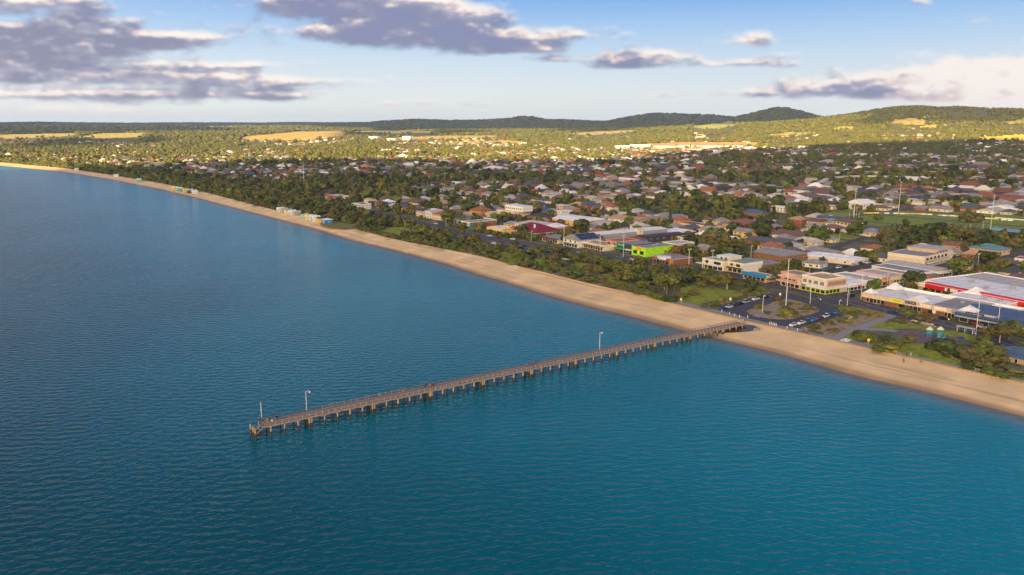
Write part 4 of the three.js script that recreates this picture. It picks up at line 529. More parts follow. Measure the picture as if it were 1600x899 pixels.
{
  let b = new Building('shop', 'lime green two storey shop with orange sign beside the esplanade', 'shops', { A: [989, 397.5], C: [1009, 402.5], L2: 31, h: 7, face: FACE, L1: 16 }), { X, Z } = b; b.walls(LIMEM, 6.6); b.part('parapet', [bb(-X, 6.6, Z - 0.2, X, 7.2, Z + 0.05), bb(X - 0.2, 6.4, -Z, X + 0.05, 7.2, Z - 0.2)], LIMEM); b.box('roof', -X, 6.5, -Z, X - 0.22, 6.75, Z - 0.22, roofMat('grey')); const s = b.sign('f', 8, 5.7, 5.4, 2.3, '#d8801c', '#e8b84a', 41); b.win('f', 4.2, 2.8, 4.4, 2.9, LIMEM); b.win('f', 11.6, 2.8, 4.4, 2.9, LIMEM); b.sign('r', 26, 5.2, 6, 0.7, '#86b400', '#4a6c10', 42); b.unit(0, 0, 6.7); b.unit(-3, -6, 6.7);
  b = new Building('shop', 'dark grey shop with green signs and green awning left of the lime green shop', 'shops', { A: [966, 392.5], C: [988.5, 397.4], L2: 24, h: 6.8, face: FACE, L1: 19 }); b.walls('dark', 6.6); b.flat('grey', 0.3, DARKTRIM); b.sign('f', 5.5, 5.6, 8, 1.5, '#18a84a', '#b8f0c0', 43); b.awning('f', 6, 3.4, 13, 3, M([0.02, 0.34, 0.13], null, 1, 0.7), 0.8); b.awning('f', 16, 3.4, 6, 3, WHITE, 0.6); b.shopfront('f', 5, 0.5, 18.5);
  b = new Building('shop', 'salmon pink two storey shop with paired windows and white awning', 'shops', { A: [948, 388.5], C: [965.5, 392.4], L2: 22, h: 7, face: FACE, L1: 15 }); b.walls('salmon', 6.6); b.flat('terracotta', 0.5, wallMat('salmon')); b.win('f', 4, 5, 3.6, 2); b.win('f', 10.6, 5, 3.6, 2); b.awning('f', 7.5, 3.4, 15, 3, WHITE, 0.5); b.shopfront('f', 4, 0.5, 14.5);
  b = new Building('shop', 'low curved white fronted shop with grey roof below the lime green shop', 'shops', { A: [1020, 408.5], C: [1052, 416], L2: 19, h: 4.6, face: FACE, L1: 22 }); b.walls('brick', 4.4); b.flat('grey', 0.1); { const c = new THREE.CylinderGeometry(9.5, 9.5, 1.7, 20, 1, false, -0.9, 1.8).translate(-1, 4.1, b.Z - 8.4); b.part('fascia', [boxUV(c.toNonIndexed())], WHITE); } b.shopfront('f', 6, 2, 20); b.box('wall', b.X - 3, 0, b.Z, b.X, 4.9, b.Z + 1, wallMat('orange'));
  b = new Building('shop', 'tan brick flat roofed block standing behind the curved white shop', 'shops', { C: [1056, 396], A: [1030, 390], face: FACE, L1: 15, L2: 20, h: 6.8 }); b.walls('tan', 6.6); b.flat('pale', 0.4); b.row('f', 3, 5, 3, 1.2); b.row('r', 3, 4, 2, 1.3);
  b = new Building('warehouse', 'long grey shed with white roof standing end on behind the shops', 'warehouse', { C: [940, 381.5], A: [922, 378], face: FACE, L1: 17, L2: 74, h: 8 }); b.walls('grey', 7.8); b.gable('white', 0.8, 0.3, false); b.box('stair_block', b.X - 3, 5, -8, b.X + 1.2, 10, -2, wallMat('cream')); b.win('r', 42, 7.4, 1, 1.4).position.x += 1.2; b.row('r', 8, 2, 3, 1.8, 4, 60, DARKTRIM); b.unit(0, 6, 8.4, 1.4);
  b = new Building('shed', 'long low dark shed along the foot of the grey warehouse', 'shed', { at: [b.c[0] + b.u[0] * 16 + b.u[1] * 22, b.c[1] + b.u[1] * 16 - b.u[0] * 22], face: FACE, L1: 13, L2: 44, h: 4.6 }); b.walls('dark'); b.gable('charcoal', 1, 0.3, false); b.row('r', 5, 2.4, 2.4, 1.2, 2, 40);
  b = new Building('shop_row', 'row of small tan roofed shops left of the salmon pink shop', 'shops', { C: [943, 393], A: [905, 387], face: FACE, L1: 30, L2: 15, h: 4.4 }); b.walls('cream'); b.flat('tan', 0.4); b.awning('f', 15, 3.3, 30, 2.8, M([0.18, 0.1, 0.08], 'metal', 5), 0.4); b.shopfront('f', 9, 1, 29); b.unit(-8, 0, 4.6, 1.2); b.unit(3, 2, 4.6, 1.2); b.sign('f', 22, 4.3, 5, 0.9, '#d8d4cc', '#9a6a5a', 44).position.z += 2.8;
  b = new Building('shop', 'white gable fronted shop with blue solar panels on its roof', 'shops', { C: [903, 388], A: [869, 381.5], face: FACE, L1: 20, L2: 24, h: 6 }); b.walls('white'); b.gable('grey', 4.2, 0.6, false); { const t = Math.atan2(4.2, 10.6), p = new THREE.Object3D(); for (let i = 0; i < 4; i++) for (let j = 0; j < 2; j++) { const q = b.part('solar_panel', cg('solar', () => bx(4.3, 0.12, 4.6)), SOLAR); q.position.set((3 + j * 4.6) * 1, 6 + 4.2 - (3 + j * 4.6) * 4.2 / 10.6 + 0.22, -8.5 + i * 5); q.rotation.z = -t; } } b.win('f', 10, 7.4, 3, 2.2); b.row('f', 3, 4.6, 2.4, 1.6); b.awning('f', 10, 3.3, 20, 2.4, M([0.3, 0.36, 0.32], null, 1)); b.shopfront('f', 5, 1, 19);
  b = new Building('shop', 'low pale green roofed shop with maroon edge beside the maroon restaurant', 'shops', { C: [872, 381.5], A: [843, 375.5], face: FACE, L1: 23, L2: 15, h: 3.8 }); b.walls('cream'); b.part('roof', roofGeo('skillion', -b.X, b.X, -b.Z, b.Z, 3.8, 0.9), roofMat('green')); b.box('fascia', -b.X, 3.1, b.Z, b.X, 3.9, b.Z + 2.2, M(ROOF.maroon, 'stucco', 4)); b.shopfront('f', 6, 1, 22);
}
const ROSE = new Building('restaurant', 'large maroon tile roofed restaurant with cream verandah and white dormer', 'restaurant', { C: [838, 370.5], A: [790, 362.5], face: FACE - 0.08, L1: 38, L2: 27, h: 3.9 });
{
  let b = ROSE, { X, Z } = b; b.walls('cream'); b.part('verandah', [bb(-X - 2.4, 3.0, Z + 2.2, X + 2.4, 3.4, Z + 2.4), bb(X + 2.2, 3.0, -Z, X + 2.4, 3.4, Z + 2.2)], WHITE); for (let i = 0; i < 9; i++) b.box('post', -X - 2.2 + i * (b.L1 + 4) / 8, 0, Z + 2.2, -X - 1.95 + i * (b.L1 + 4) / 8, 3, Z + 2.45, WHITE); b.hip('maroon', 6.2, 2.6); b.row('f', 7, 1.9, 2.4, 1.8); b.row('r', 4, 1.9, 2.4, 1.8);
  b.box('dormer', -12, 4.8, Z - 7, 0, 7, Z - 2.6, WHITE); for (let i = 0; i < 4; i++) { const w = b.win('f', 8.6 + i * 2.7, 6, 2, 1.4, WHITE, M([0.3, 0.3, 0.28], null, 1, 0.3)); w.position.z -= 2.55; } b.box('roof', -12.6, 7.02, Z - 8, 0.6, 7.3, Z - 2.2, roofMat('pale')); b.box('chimney', 9.4, 5, Z - 6, 10.6, 10, Z - 4.8, WHITE);
  b = new Building('restaurant', 'smaller maroon hipped wing behind and right of the large maroon restaurant', 'restaurant', { C: [866, 360], A: [842, 355.5], face: FACE - 0.08, L1: 22, L2: 18, h: 3.6 }); b.walls('cream'); b.hip('maroon', 4, 1); b.row('f', 5, 1.8, 1.8, 1.4); b.row('r', 3, 1.8, 1.8, 1.4);
  b = new Building('shop', 'yellow single storey shop with white flat roof left of the maroon restaurant', 'shops', { A: [751, 360.5], C: [786, 366.5], L1: 24, L2: 16, h: 4.4, face: FACE - 0.12 }); b.walls('yellow'); b.flat('white', 0.5, M([0.66, 0.5, 0.25], 'stucco', 4)); b.shopfront('f', 6, 1, 22, 0.3, 2.2); b.unit(-3, 0, 4.5, 1.2);
  b = new Building('shop', 'brown brick shop with grey roof and upright blue banner', 'shops', { C: [734, 358.5], A: [718, 355], face: FACE - 0.1, L1: 14, L2: 32, h: 6.4 }); b.walls('brown'); b.box('wall', -b.X, 3.4, b.Z, b.X, 6.4, b.Z + 0.2, wallMat('cream')); b.flat('grey', 0.4, WHITE); b.awning('f', 7, 3.4, 14, 2.4, WHITE, 0.4); b.shopfront('f', 4, 0.5, 13.5); b.box('banner', b.X + 0.2, 0.4, b.Z - 3.4, b.X + 0.7, 5.2, b.Z + 0.6, M([0.01, 0.25, 0.48], null, 1, 0.6)); b.row('r', 4, 4.6, 1.8, 1, 8, 30);
  b = new Building('apartment_building', 'white and cream three level flats above the yellow shop', 'apartments', { C: [803, 342], A: [765, 336.5], face: FACE - 0.1, L1: 30, L2: 22, h: 7 }); b.walls('cream', 6.8); b.flat('pale', 0.5, wallMat('cream')); b.box('upper_storey', -b.X + 5, 7, -b.Z, b.X + 5, 12.4, b.Z - 8, wallMat('white')); b.box('roof', -b.X + 4.4, 12.42, -b.Z - 0.5, b.X + 5.6, 12.8, b.Z - 7.4, WHITE); b.row('f', 7, 5, 1.6, 1.5); b.row('f', 6, 2, 1.6, 1.7); b.row('r', 4, 5, 1.6, 1.4); for (let i = 0; i < 8; i++) { const w = b.win('f', 7 + i * 3.5, 9.6, 2, 1.6); w.position.z -= 8; }
  b = new Building('hall', 'wide hall with curved white roof and yellow side wall', 'hall', { C: [907, 357], A: [853, 350], face: FACE - 0.12, L1: 40, L2: 34, h: 6 }); b.walls('yellow'); b.part('roof', roofGeo('curve', -b.X - 0.4, b.X + 0.4, -b.Z - 0.4, b.Z + 0.4, 6, 4.6), roofMat('white')); b.box('wall', b.X, -0.5, -b.Z, b.X + 0.15, 5.7, b.Z, wallMat('grey')); b.row('f', 6, 3, 2.4, 1.4);
  b = new Building('hall', 'long cream low hall with pale grey roof behind the grey warehouse', 'hall', { C: [1000, 352], A: [985, 349], face: FACE, L1: 18, L2: 66, h: 5 }); b.walls('cream'); b.gable('grey', 1.8, 0.6, false); b.row('r', 10, 2.6, 2.4, 1.4); b.row('f', 3, 2.4, 2, 1.4);
  b = new Building('club_house', 'low club with magenta and white roof edge among coastal trees', 'club', { C: [526, 313], A: [488, 308.5], face: FACE - 0.1, L1: 34, L2: 20, h: 4.4 }); b.walls('white'); b.flat('pale', 0.4); b.box('fascia', -b.X - 0.2, 3.2, b.Z, b.X + 0.2, 4.9, b.Z + 1.2, M([0.36, 0.03, 0.12], 'stucco', 5)); b.row('f', 8, 1.9, 2.6, 1.8); b.unit(4, 0, 4.6, 1.6);
  b = new Building('hall', 'white gable roofed hall standing beyond the sports oval', 'hall', { C: [1348, 327.5], A: [1322, 324.5], face: FACE + 0.1, L1: 24, L2: 22, h: 6.4 }); b.walls('white'); b.gable('white', 4.4, 0.8, false); b.row('f', 4, 4, 1.8, 1.8); b.row('r', 4, 4, 1.8, 1.8); b.box('porch', -b.X, 0, b.Z, b.X, 3, b.Z + 5, WHITE);
  b = new Building('pavilion', 'cream sports pavilion with brown hipped roof on the near edge of the oval', 'pavilion', { C: [1330, 358.5], A: [1300, 354.5], face: FACE + 0.2, L1: 24, L2: 15, h: 6 }); b.walls('cream'); b.hip('brown', 3, 0.8); b.row('f', 5, 4.4, 2.2, 1.6, 0, 24, M([0.3, 0.4, 0.2], null, 1)); b.row('r', 3, 4.4, 2, 1.5); b.box('annexe', -b.X - 8, 0, -2, -b.X, 4, b.Z, wallMat('cream'));
  b = new Building('house', 'white walled house with long slate roof beside the cream sports pavilion', 'house', { C: [1372, 366], A: [1337, 359.5], face: FACE + 0.2, L1: 26, L2: 12, h: 3.4 }); b.walls('white'); b.gable('slate', 2.6, 0.6); b.row('f', 5, 1.8, 2, 1.4);
  b = new Building('garden_wall', 'long white boundary wall below the pavilion and slate roofed house', 'wall', { C: [1360, 370.5], A: [1318, 363.5], L2: 0.4, h: 1.9 }); b.walls('white');
  b = new Building('house', 'tan house with teal hipped roof behind the supermarket', 'house', { C: [1560, 401], A: [1530, 396.5], face: FACE, L1: 22, L2: 17, h: 4.6 }); b.walls('tan'); b.hip('teal', 3.4, 0.9); b.row('f', 4, 2.6, 1.8, 1.5); b.row('r', 3, 2.6, 1.8, 1.5);
  b = new Building('grandstand', 'dark grandstand with flat light blue roof at the end of the oval', 'grandstand', { C: [1588, 372], A: [1560, 367], face: FACE, L1: 24, L2: 12, h: 5 }); b.walls('dark', 4.4); b.part('roof', roofGeo('skillion', -b.X - 1, b.X + 1, -b.Z - 1, b.Z + 1, 5, 1), M([0.2, 0.33, 0.42], 'metal', 6, 0.6)); b.row('f', 6, 2.4, 2.6, 1.6);
  b = new Building('pavilion', 'blue hip roofed park shelter with tan walls by the beach path', 'shelter', { C: [1612, 574], A: [1584, 566.5], L1: 17, L2: 12, h: 2.9, face: FACE }); b.walls('tan', 2.8); b.hip('blue', 2.6, 1.8); for (const [x, z] of [[-1, 1], [1, 1], [1, -1], [-1, -1]]) b.box('post', x * (b.X + 1.4) - 0.12, 0, z * (b.Z + 1.4) - 0.12, x * (b.X + 1.4) + 0.12, 2.7, z * (b.Z + 1.4) + 0.12, TRIM); b.win('f', 5, 1.5, 2, 1.4); b.win('f', 11, 1.1, 1.2, 2, TRIM, GLASS, 'door');
  b = new Building('warehouse', 'very long pale blue roofed buildings along the far side of the oval', 'school', { C: [1700, 318], A: [1525, 309], face: FACE + 0.3, L1: 110, L2: 24, h: 5 }); b.walls('grey'); b.gable('pale', 3, 0.6); b.row('f', 16, 2.6, 3, 1.6);
}
{ // houses that stand out, along the esplanade to the left and round the oval
  const H = (label, C, L1, L2, h, wall, roof, rise, kind = 'hip', two, extra) => { const b = new Building('house', label, 'house', { C, A: [C[0] - 30, C[1] - 6], face: FACE - 0.1, L1, L2, h }); b.walls(wall); if (kind === 'flat') b.flat(roof, 0.4); else b[kind === 'gablez' ? 'gable' : kind](roof, rise, 0.6, kind !== 'gablez'); for (const y of two ? [1.7, 4.6] : [1.7]) { b.row('f', Math.max(2, Math.round(L1 / 4)), y, 1.8, 1.4); b.row('r', Math.max(2, Math.round(L2 / 4.5)), y, 1.6, 1.3); } extra?.(b); return b; };
  H('modern white framed house with dark glass front among coastal trees', [566, 328], 20, 12, 6.4, 'white', 'charcoal', 0, 'flat', 1, (b) => { for (let i = 0; i < 4; i++) b.box('post', -b.X + i * 6.5, 0, b.Z + 2.6, -b.X + i * 6.5 + 0.5, 6.4, b.Z + 3.1, WHITE); b.box('balcony', -b.X, 6.2, b.Z, b.X, 6.7, b.Z + 3.1, WHITE); });
  H('cream house with pale skillion roof behind the white framed house', [577, 318], 14, 10, 4.6, 'yellow', 'pale', 1.2, 'gable');
  H('dark navy hip roofed house on the rise above the cream gabled house', [607, 317], 24, 15, 5, 'brown', 'slate', 3.4, 'hip');
  H('cream gabled house with navy roof left of the square white house', [597, 326.5], 15, 12, 5.4, 'cream', 'blue', 3, 'gable', 1);
  H('plain square white house facing the esplanade', [614, 330], 15, 14, 6.2, 'white', 'white', 0, 'flat', 1);
  H('yellow gable fronted house right of the square white house', [628, 332], 12, 14, 6, 'yellow', 'slate', 3, 'gablez', 1);
  H('small cream gable fronted house with round window by the esplanade', [646, 334.5], 12, 12, 5, 'cream', 'brown', 2.6, 'gablez');
  H('cream two storey house with green grey roof by the esplanade', [660, 339], 13, 14, 6.2, 'beige', 'charcoal', 2.6, 'hip', 1);
  H('white two storey house with tall framed porch by the esplanade', [674, 342], 13, 14, 7, 'white', 'pale', 2, 'gablez', 1, (b) => { for (const x of [-5, 0, 5]) b.box('post', x - 0.25, 0, b.Z + 1.8, x + 0.25, 6.4, b.Z + 2.2, WHITE); });
  H('house with bright red tile roof and cream walls above the esplanade', [690, 345], 18, 14, 5.8, 'cream', 'red', 3, 'hip', 1);
  H('tan house with olive brown roof between two red roofed houses', [711, 341], 20, 14, 6, 'yellow', 'brown', 3, 'hip', 1);
  H('orange brick house with terracotta roof left of the white flats', [752, 337], 22, 16, 5.4, 'orange', 'terracotta', 3.2, 'hip', 1);
  H('grey gabled boat shed style house beside the brown brick shop', [722, 351], 10, 12, 4.6, 'grey', 'slate', 2.6, 'gablez');
  H('wide dark slate roofed house above the orange brick house', [745, 325], 26, 16, 3.6, 'brick', 'slate', 3.4, 'hip');
  H('house with broad light grey roof carrying solar panels', [762, 316], 22, 16, 4, 'white', 'pale', 3.2, 'hip', 0, (b) => { const p = b.part('solar_panel', bx(9, 0.12, 4), SOLAR); p.position.set(0, 5.9, b.Z - 3.6); p.rotation.x = 0.38; });
  H('house with white domed roof behind a round dark tree', [720, 316], 22, 14, 4, 'white', 'white', 2.4, 'gable');
  H('yellow brick house with dark blue roof right of the white flats', [848, 326], 24, 14, 3.8, 'yellow', 'blue', 3, 'hip');
  H('white house with low white roof left of the far green lawn', [1228, 333], 20, 13, 6, 'white', 'white', 1, 'flat', 1);
  H('navy blue roofed house near the far green lawn', [1190, 339], 26, 14, 3.6, 'brick', 'blue', 3.2, 'hip');
  H('wide house with flat navy roof beyond the green lawn', [1292, 314], 34, 16, 3.6, 'cream', 'blue', 2.6, 'hip');
  H('long white flat roofed house left of the navy roofed one', [1258, 305], 44, 16, 4.4, 'white', 'white', 0, 'flat');
  H('white house with steep white gable beside the red roofed house', [1209, 303], 14, 12, 5, 'white', 'white', 4, 'gablez');
  H('house with bright red hipped roof in the middle of town', [1237, 305], 20, 14, 4, 'white', 'red', 3.6, 'hip');
  H('broad terracotta roofed house left of the overpass', [1262, 295], 30, 16, 3.8, 'orange', 'terracotta', 3.6, 'hip');
  H('grey brick house with wide slate roof near the brown hall', [1205, 386], 28, 14, 3.4, 'brick', 'slate', 3, 'hip');
  H('pink brick house with slate hip roof behind the brown hall', [1238, 388], 24, 14, 3.4, 'yellow', 'slate', 3, 'hip');
  H('pale grey roofed brick house on the far side of the oval', [1530, 330], 30, 18, 4.2, 'brick', 'slate', 3.6, 'hip');
  H('small cream house with pale roof behind the oval boards', [1430, 318], 20, 12, 3.8, 'cream', 'pale', 2, 'gable');
}
{ // far white sheds and blocks on the plain
  const S = (label, px, py, w, d, h, roof = 'white', wall = 'white') => { const p = hit(px, py), b = new Building('warehouse', label, 'warehouse', { at: p, face: FACE - 0.5, L1: w, L2: d, h, y: ground(...p) - 0.4 }); b.walls(wall, h); b.gable(roof, 1.6, 0.4); b.row('f', Math.max(3, Math.round(w / 16)), h * 0.45, 6, h * 0.4, 0, undefined, TRIM); };
  S('white warehouse at the left end of the far industrial row', 975, 231.5, 60, 40, 10); S('broad white warehouse second from the left in the far row', 1003, 230.5, 85, 45, 11); S('long cream warehouse in the middle of the far row', 1045, 232, 110, 40, 9, 'white', 'cream'); S('white warehouse right of the long cream one on the plain', 1080, 231, 90, 40, 9); S('low white warehouse near the right end of the far row', 1115, 231.5, 80, 35, 8); S('last white warehouse on the right of the far row', 1148, 231, 70, 35, 8); S('small cream warehouse below the far industrial row', 1085, 236, 60, 30, 7, 'pale', 'cream');
  S('tall white block on the plain, the left one of two', 586, 219, 50, 34, 17); S('tall white block on the plain, the right one of two', 638, 218.5, 46, 34, 17); S('low white shed between the two tall white blocks', 611, 219.5, 70, 30, 9, 'white', 'cream'); S('red roofed white shed below the two tall blocks', 612, 236, 70, 30, 7, 'terracotta'); S('cream shed with long pale roof below the tall white blocks', 628, 240, 60, 30, 7, 'white', 'cream');
}
{ // the road overpass beyond the oval
  const L = dense([[1270, 284], [1290, 280], [1312, 277], [1340, 275.5], [1370, 275.5], [1402, 276.5]].map(([x, y]) => G(x, y, 14)), 6), y0 = ground(...L[0]), c = L[Math.floor(L.length / 2)], o = thing('road_overpass', 'curved concrete road overpass rising above trees beyond the oval', 'bridge', [c[0], ground(...c), c[1]]), deckY = (i) => lerp(2, 9, sstep(0, 0.4, i / L.length)), pos = (i, off, dy) => { const q = L[Math.min(i + 1, L.length - 1)], p = L[Math.max(i - 1, 0)], dx = q[0] - p[0], dz = q[1] - p[1], l = Math.hypot(dx, dz); return [L[i][0] - dz / l * off - c[0], deckY(i) + dy, L[i][1] + dx / l * off - c[1]]; };
  const T = [], W = []; for (let i = 0; i + 1 < L.length; i++) { const a = pos(i, -5, 0), b = pos(i, 5, 0), d = pos(i + 1, -5, 0), e = pos(i + 1, 5, 0), f = (p, h) => [p[0], p[1] + h, p[2]]; T.push(...quad(a, b, e, d), ...quad(f(a, -1.2), f(d, -1.2), f(e, -1.2), f(b, -1.2)), ...quad(a, d, f(d, -1.2), f(a, -1.2)), ...quad(b, f(b, -1.2), f(e, -1.2), e)); for (const [p, q] of [[a, d], [b, e]]) W.push(...quad(p, q, f(q, 1.1), f(p, 1.1)), ...quad(f([p[0] + 0.3, p[1], p[2] + 0.3], 0), f([p[0] + 0.3, p[1], p[2] + 0.3], 1.1), f([q[0] + 0.3, q[1], q[2] + 0.3], 1.1), f([q[0] + 0.3, q[1], q[2] + 0.3], 0)), ...quad(f(p, 1.1), f(q, 1.1), f([q[0] + 0.3, q[1], q[2] + 0.3], 1.1), f([p[0] + 0.3, p[1], p[2] + 0.3], 1.1))); }
  const conc = M([0.46, 0.44, 0.41], 'stucco', 6); mesh('deck', facets(T), conc, o); mesh('parapet', facets(W), conc, o); for (let i = 6; i < L.length; i += 5) { const p = pos(i, 0, 0); mesh('pier', cyl(0.9, 0.9, deckY(i) + 2, p[0], -3, p[2], 8), conc, o); }
}

// ---------------------------------------------------------------- beach huts
{
  const hut = (px, py, label, wall, door, roof, w = 3.4, d = 4.2, kind = 'gablez') => { const b = new Building('beach_hut', label, 'beach hut', { C: [px, py], A: [px - 30, py - 7], face: FACE - 0.08, L1: w * 1.6, L2: d * 1.7, h: 3.9 }); b.g.position.y = 2.9; b.walls(M(wall, 'wood', 2, 0.8)); b.part('roof', roofGeo(kind, -b.X - 0.35, b.X + 0.35, -b.Z - 0.3, b.Z + 0.5, 3.9, 1.4), M(roof, 'metal', 4, 0.6)); b.win('f', b.X, 1.3, 2, 2.3, TRIM, M(door, 'wood', 1, 0.7), 'door'); b.win('r', b.Z, 1.7, 1.4, 1, TRIM, M(door, 'wood', 1, 0.7)); };
  const W = [0.72, 0.7, 0.66], Y = [0.6, 0.42, 0.04], B = [0.03, 0.2, 0.42], N = [0.03, 0.06, 0.16], LB = [0.3, 0.52, 0.58], R = [0.45, 0.05, 0.04], P = [0.14, 0.05, 0.07], CR = [0.66, 0.55, 0.34], GR = [0.26, 0.28, 0.25], LM = [0.45, 0.52, 0.05];
  hut(435, 331, 'white beach hut with dark purple door at the far end of the first row', W, P, W); hut(441, 332, 'olive grey beach hut beside the white one with the purple door', [0.36, 0.32, 0.18], GR, [0.4, 0.4, 0.36]); hut(447, 333.5, 'cream beach hut with grey green roof and red base', CR, R, [0.3, 0.35, 0.33], 4); hut(454, 335.5, 'white beach hut with navy door in the middle of the first row', W, N, W); hut(461, 337, 'grey green timber beach hut with long pale roof', GR, [0.2, 0.2, 0.18], [0.4, 0.42, 0.38], 4); hut(473, 341.5, 'beach hut with lime yellow roof and pale blue wall', LB, P, LM, 3.6, 4, 'skillion'); hut(480, 343, 'cream beach hut with dark doorway beside the lime roofed hut', CR, P, CR); hut(486, 344, 'pale blue and white patterned beach hut', LB, W, W); hut(491, 345, 'white beach hut with red and navy side', W, R, W); hut(498, 347, 'bright yellow beach hut with navy roof next to the blue hut', Y, [0.4, 0.12, 0.03], N); hut(508, 349.5, 'bright blue beach hut with white roof at the near end of the first row', B, LB, W, 4.6, 5, 'hip');
  hut(271, 297, 'yellow beach hut with cream roof in the second cluster', Y, CR, W); hut(278, 298, 'turquoise beach hut with pink roof edge in the second cluster', [0.06, 0.4, 0.38], N, W, 4); hut(287, 300, 'yellow beach hut second from the near end of the far cluster', Y, Y, [0.6, 0.5, 0.1]); hut(294, 301, 'navy beach hut with pale grey roof in the second cluster', N, N, [0.5, 0.52, 0.55], 4); hut(301, 302.5, 'white and green beach hut at the near end of the second cluster', W, [0.05, 0.3, 0.1], W); hut(214, 283.5, 'lone blue beach hut far along the sand', [0.12, 0.42, 0.55], N, W, 4.4); hut(179, 276.5, 'lone white beach hut with cream roof far along the sand', W, CR, W, 4.4); hut(117, 266.5, 'small white beach hut farthest along the sand', W, CR, W, 4);
}
// ---------------------------------------------------------------- vehicles
const CARMAT = {}, carMat = (c) => CARMAT[c.join()] ??= new THREE.MeshPhysicalMaterial({ color: new THREE.Color().setRGB(...c), roughness: 0.35, metalness: 0.25, clearcoat: 0.8, clearcoatRoughness: 0.1 });
const TYRE = M([0.02, 0.02, 0.022], null, 1, 0.9), HEAD = M([0.75, 0.75, 0.72], null, 1, 0.2), TAIL = M([0.35, 0.02, 0.015], null, 1, 0.3), CARGLASS = new THREE.MeshStandardMaterial({ color: new THREE.Color().setRGB(0.02, 0.025, 0.03), roughness: 0.08 });
function carGeo(kind) {
  return cg('car' + kind, () => {
    const H = kind === 'van' ? 2.0 : kind === 'suv' ? 1.72 : 1.46, P = kind === 'van' ? [[-2.3, 0.3], [-2.35, 1.9], [1.2, 2.0], [1.9, 1.15], [2.35, 0.95], [2.4, 0.3]] : [[-2.3, 0.32], [-2.35, 0.8], [-2.2, 1.0], [1.0, 1.0], [2.2, 0.86], [2.35, 0.6], [2.3, 0.3]];
    const s = new THREE.Shape(P.map(([x, y]) => new THREE.Vector2(x, y))), body = new THREE.ExtrudeGeometry(s, { depth: 1.62, bevelEnabled: true, bevelSize: 0.08, bevelThickness: 0.09, bevelSegments: 2 }).translate(0, 0, -0.81);
    const Q = kind === 'suv' ? [[-2.15, 0.98], [-1.95, H], [0.25, H], [1.1, 0.98]] : kind === 'van' ? [[0.9, 1.05], [0.9, 1.75], [1.3, 1.75], [1.88, 1.05]] : [[-1.7, 0.98], [-1.05, H], [0.3, H], [1.15, 0.98]], cab = new THREE.ExtrudeGeometry(new THREE.Shape(Q.map(([x, y]) => new THREE.Vector2(x, y))), { depth: 1.36, bevelEnabled: true, bevelSize: 0.05, bevelThickness: 0.1, bevelSegments: 2 }).translate(0, 0, -0.68);
    const roof = kind === 'van' ? null : new THREE.BoxGeometry(kind === 'suv' ? 2.0 : 1.2, 0.06, 1.3).translate(kind === 'suv' ? -0.85 : -0.38, H + 0.05, 0);
    return { body: roof ? merge([body, roof]) : body, cab };
  });
}
const wheelGeo = () => cg('wheel', () => new THREE.CylinderGeometry(0.34, 0.34, 0.24, 14).rotateX(Math.PI / 2)), lampGeo = () => cg('lamp', () => new THREE.BoxGeometry(0.08, 0.16, 0.36));
function car(kind, color, px, py, dir, label, group) {                          // dir: the way it points, as a second place in the photograph or a bearing along (0) or across (1) the coast
  const [x, z] = G(px, py, FLAT + 0.4), f = typeof dir === 'number' ? [[AX, AZ], [BX, BZ], [-AX, -AZ], [-BX, -BZ]][dir] : (() => { const e = G(dir[0], dir[1], FLAT + 0.4); return [e[0] - x, e[1] - z]; })(), o = thing('car', label, kind === 'van' ? 'van' : 'car', [x, Math.max(FLAT, ground(x, z)) + 0.1, z], Math.atan2(-f[1], f[0]), group), g = carGeo(kind); o.scale.setScalar(1.08);
  if (kind === 'van') { o.name = numbered('van'); } mesh('body', g.body, carMat(color), o); mesh('window', g.cab, CARGLASS, o); for (const wx of [-1.4, 1.4]) for (const wz of [-0.82, 0.82]) mesh('wheel', wheelGeo(), TYRE, o).position.set(wx, 0.34, wz); for (const s of [-1, 1]) { mesh('headlight', lampGeo(), HEAD, o).position.set(2.36, 0.68, s * 0.62); mesh('tail_light', lampGeo(), TAIL, o).position.set(-2.38, 0.78, s * 0.66); } return o;
}
const CW = [0.75, 0.76, 0.77], CS = [0.42, 0.44, 0.46], CK = [0.012, 0.013, 0.016], CB = [0.02, 0.05, 0.14], CLB = [0.12, 0.24, 0.4], CM = [0.14, 0.015, 0.03], CG = [0.12, 0.125, 0.13], CR_ = [0.4, 0.02, 0.02], CT = [0.05, 0.16, 0.2];
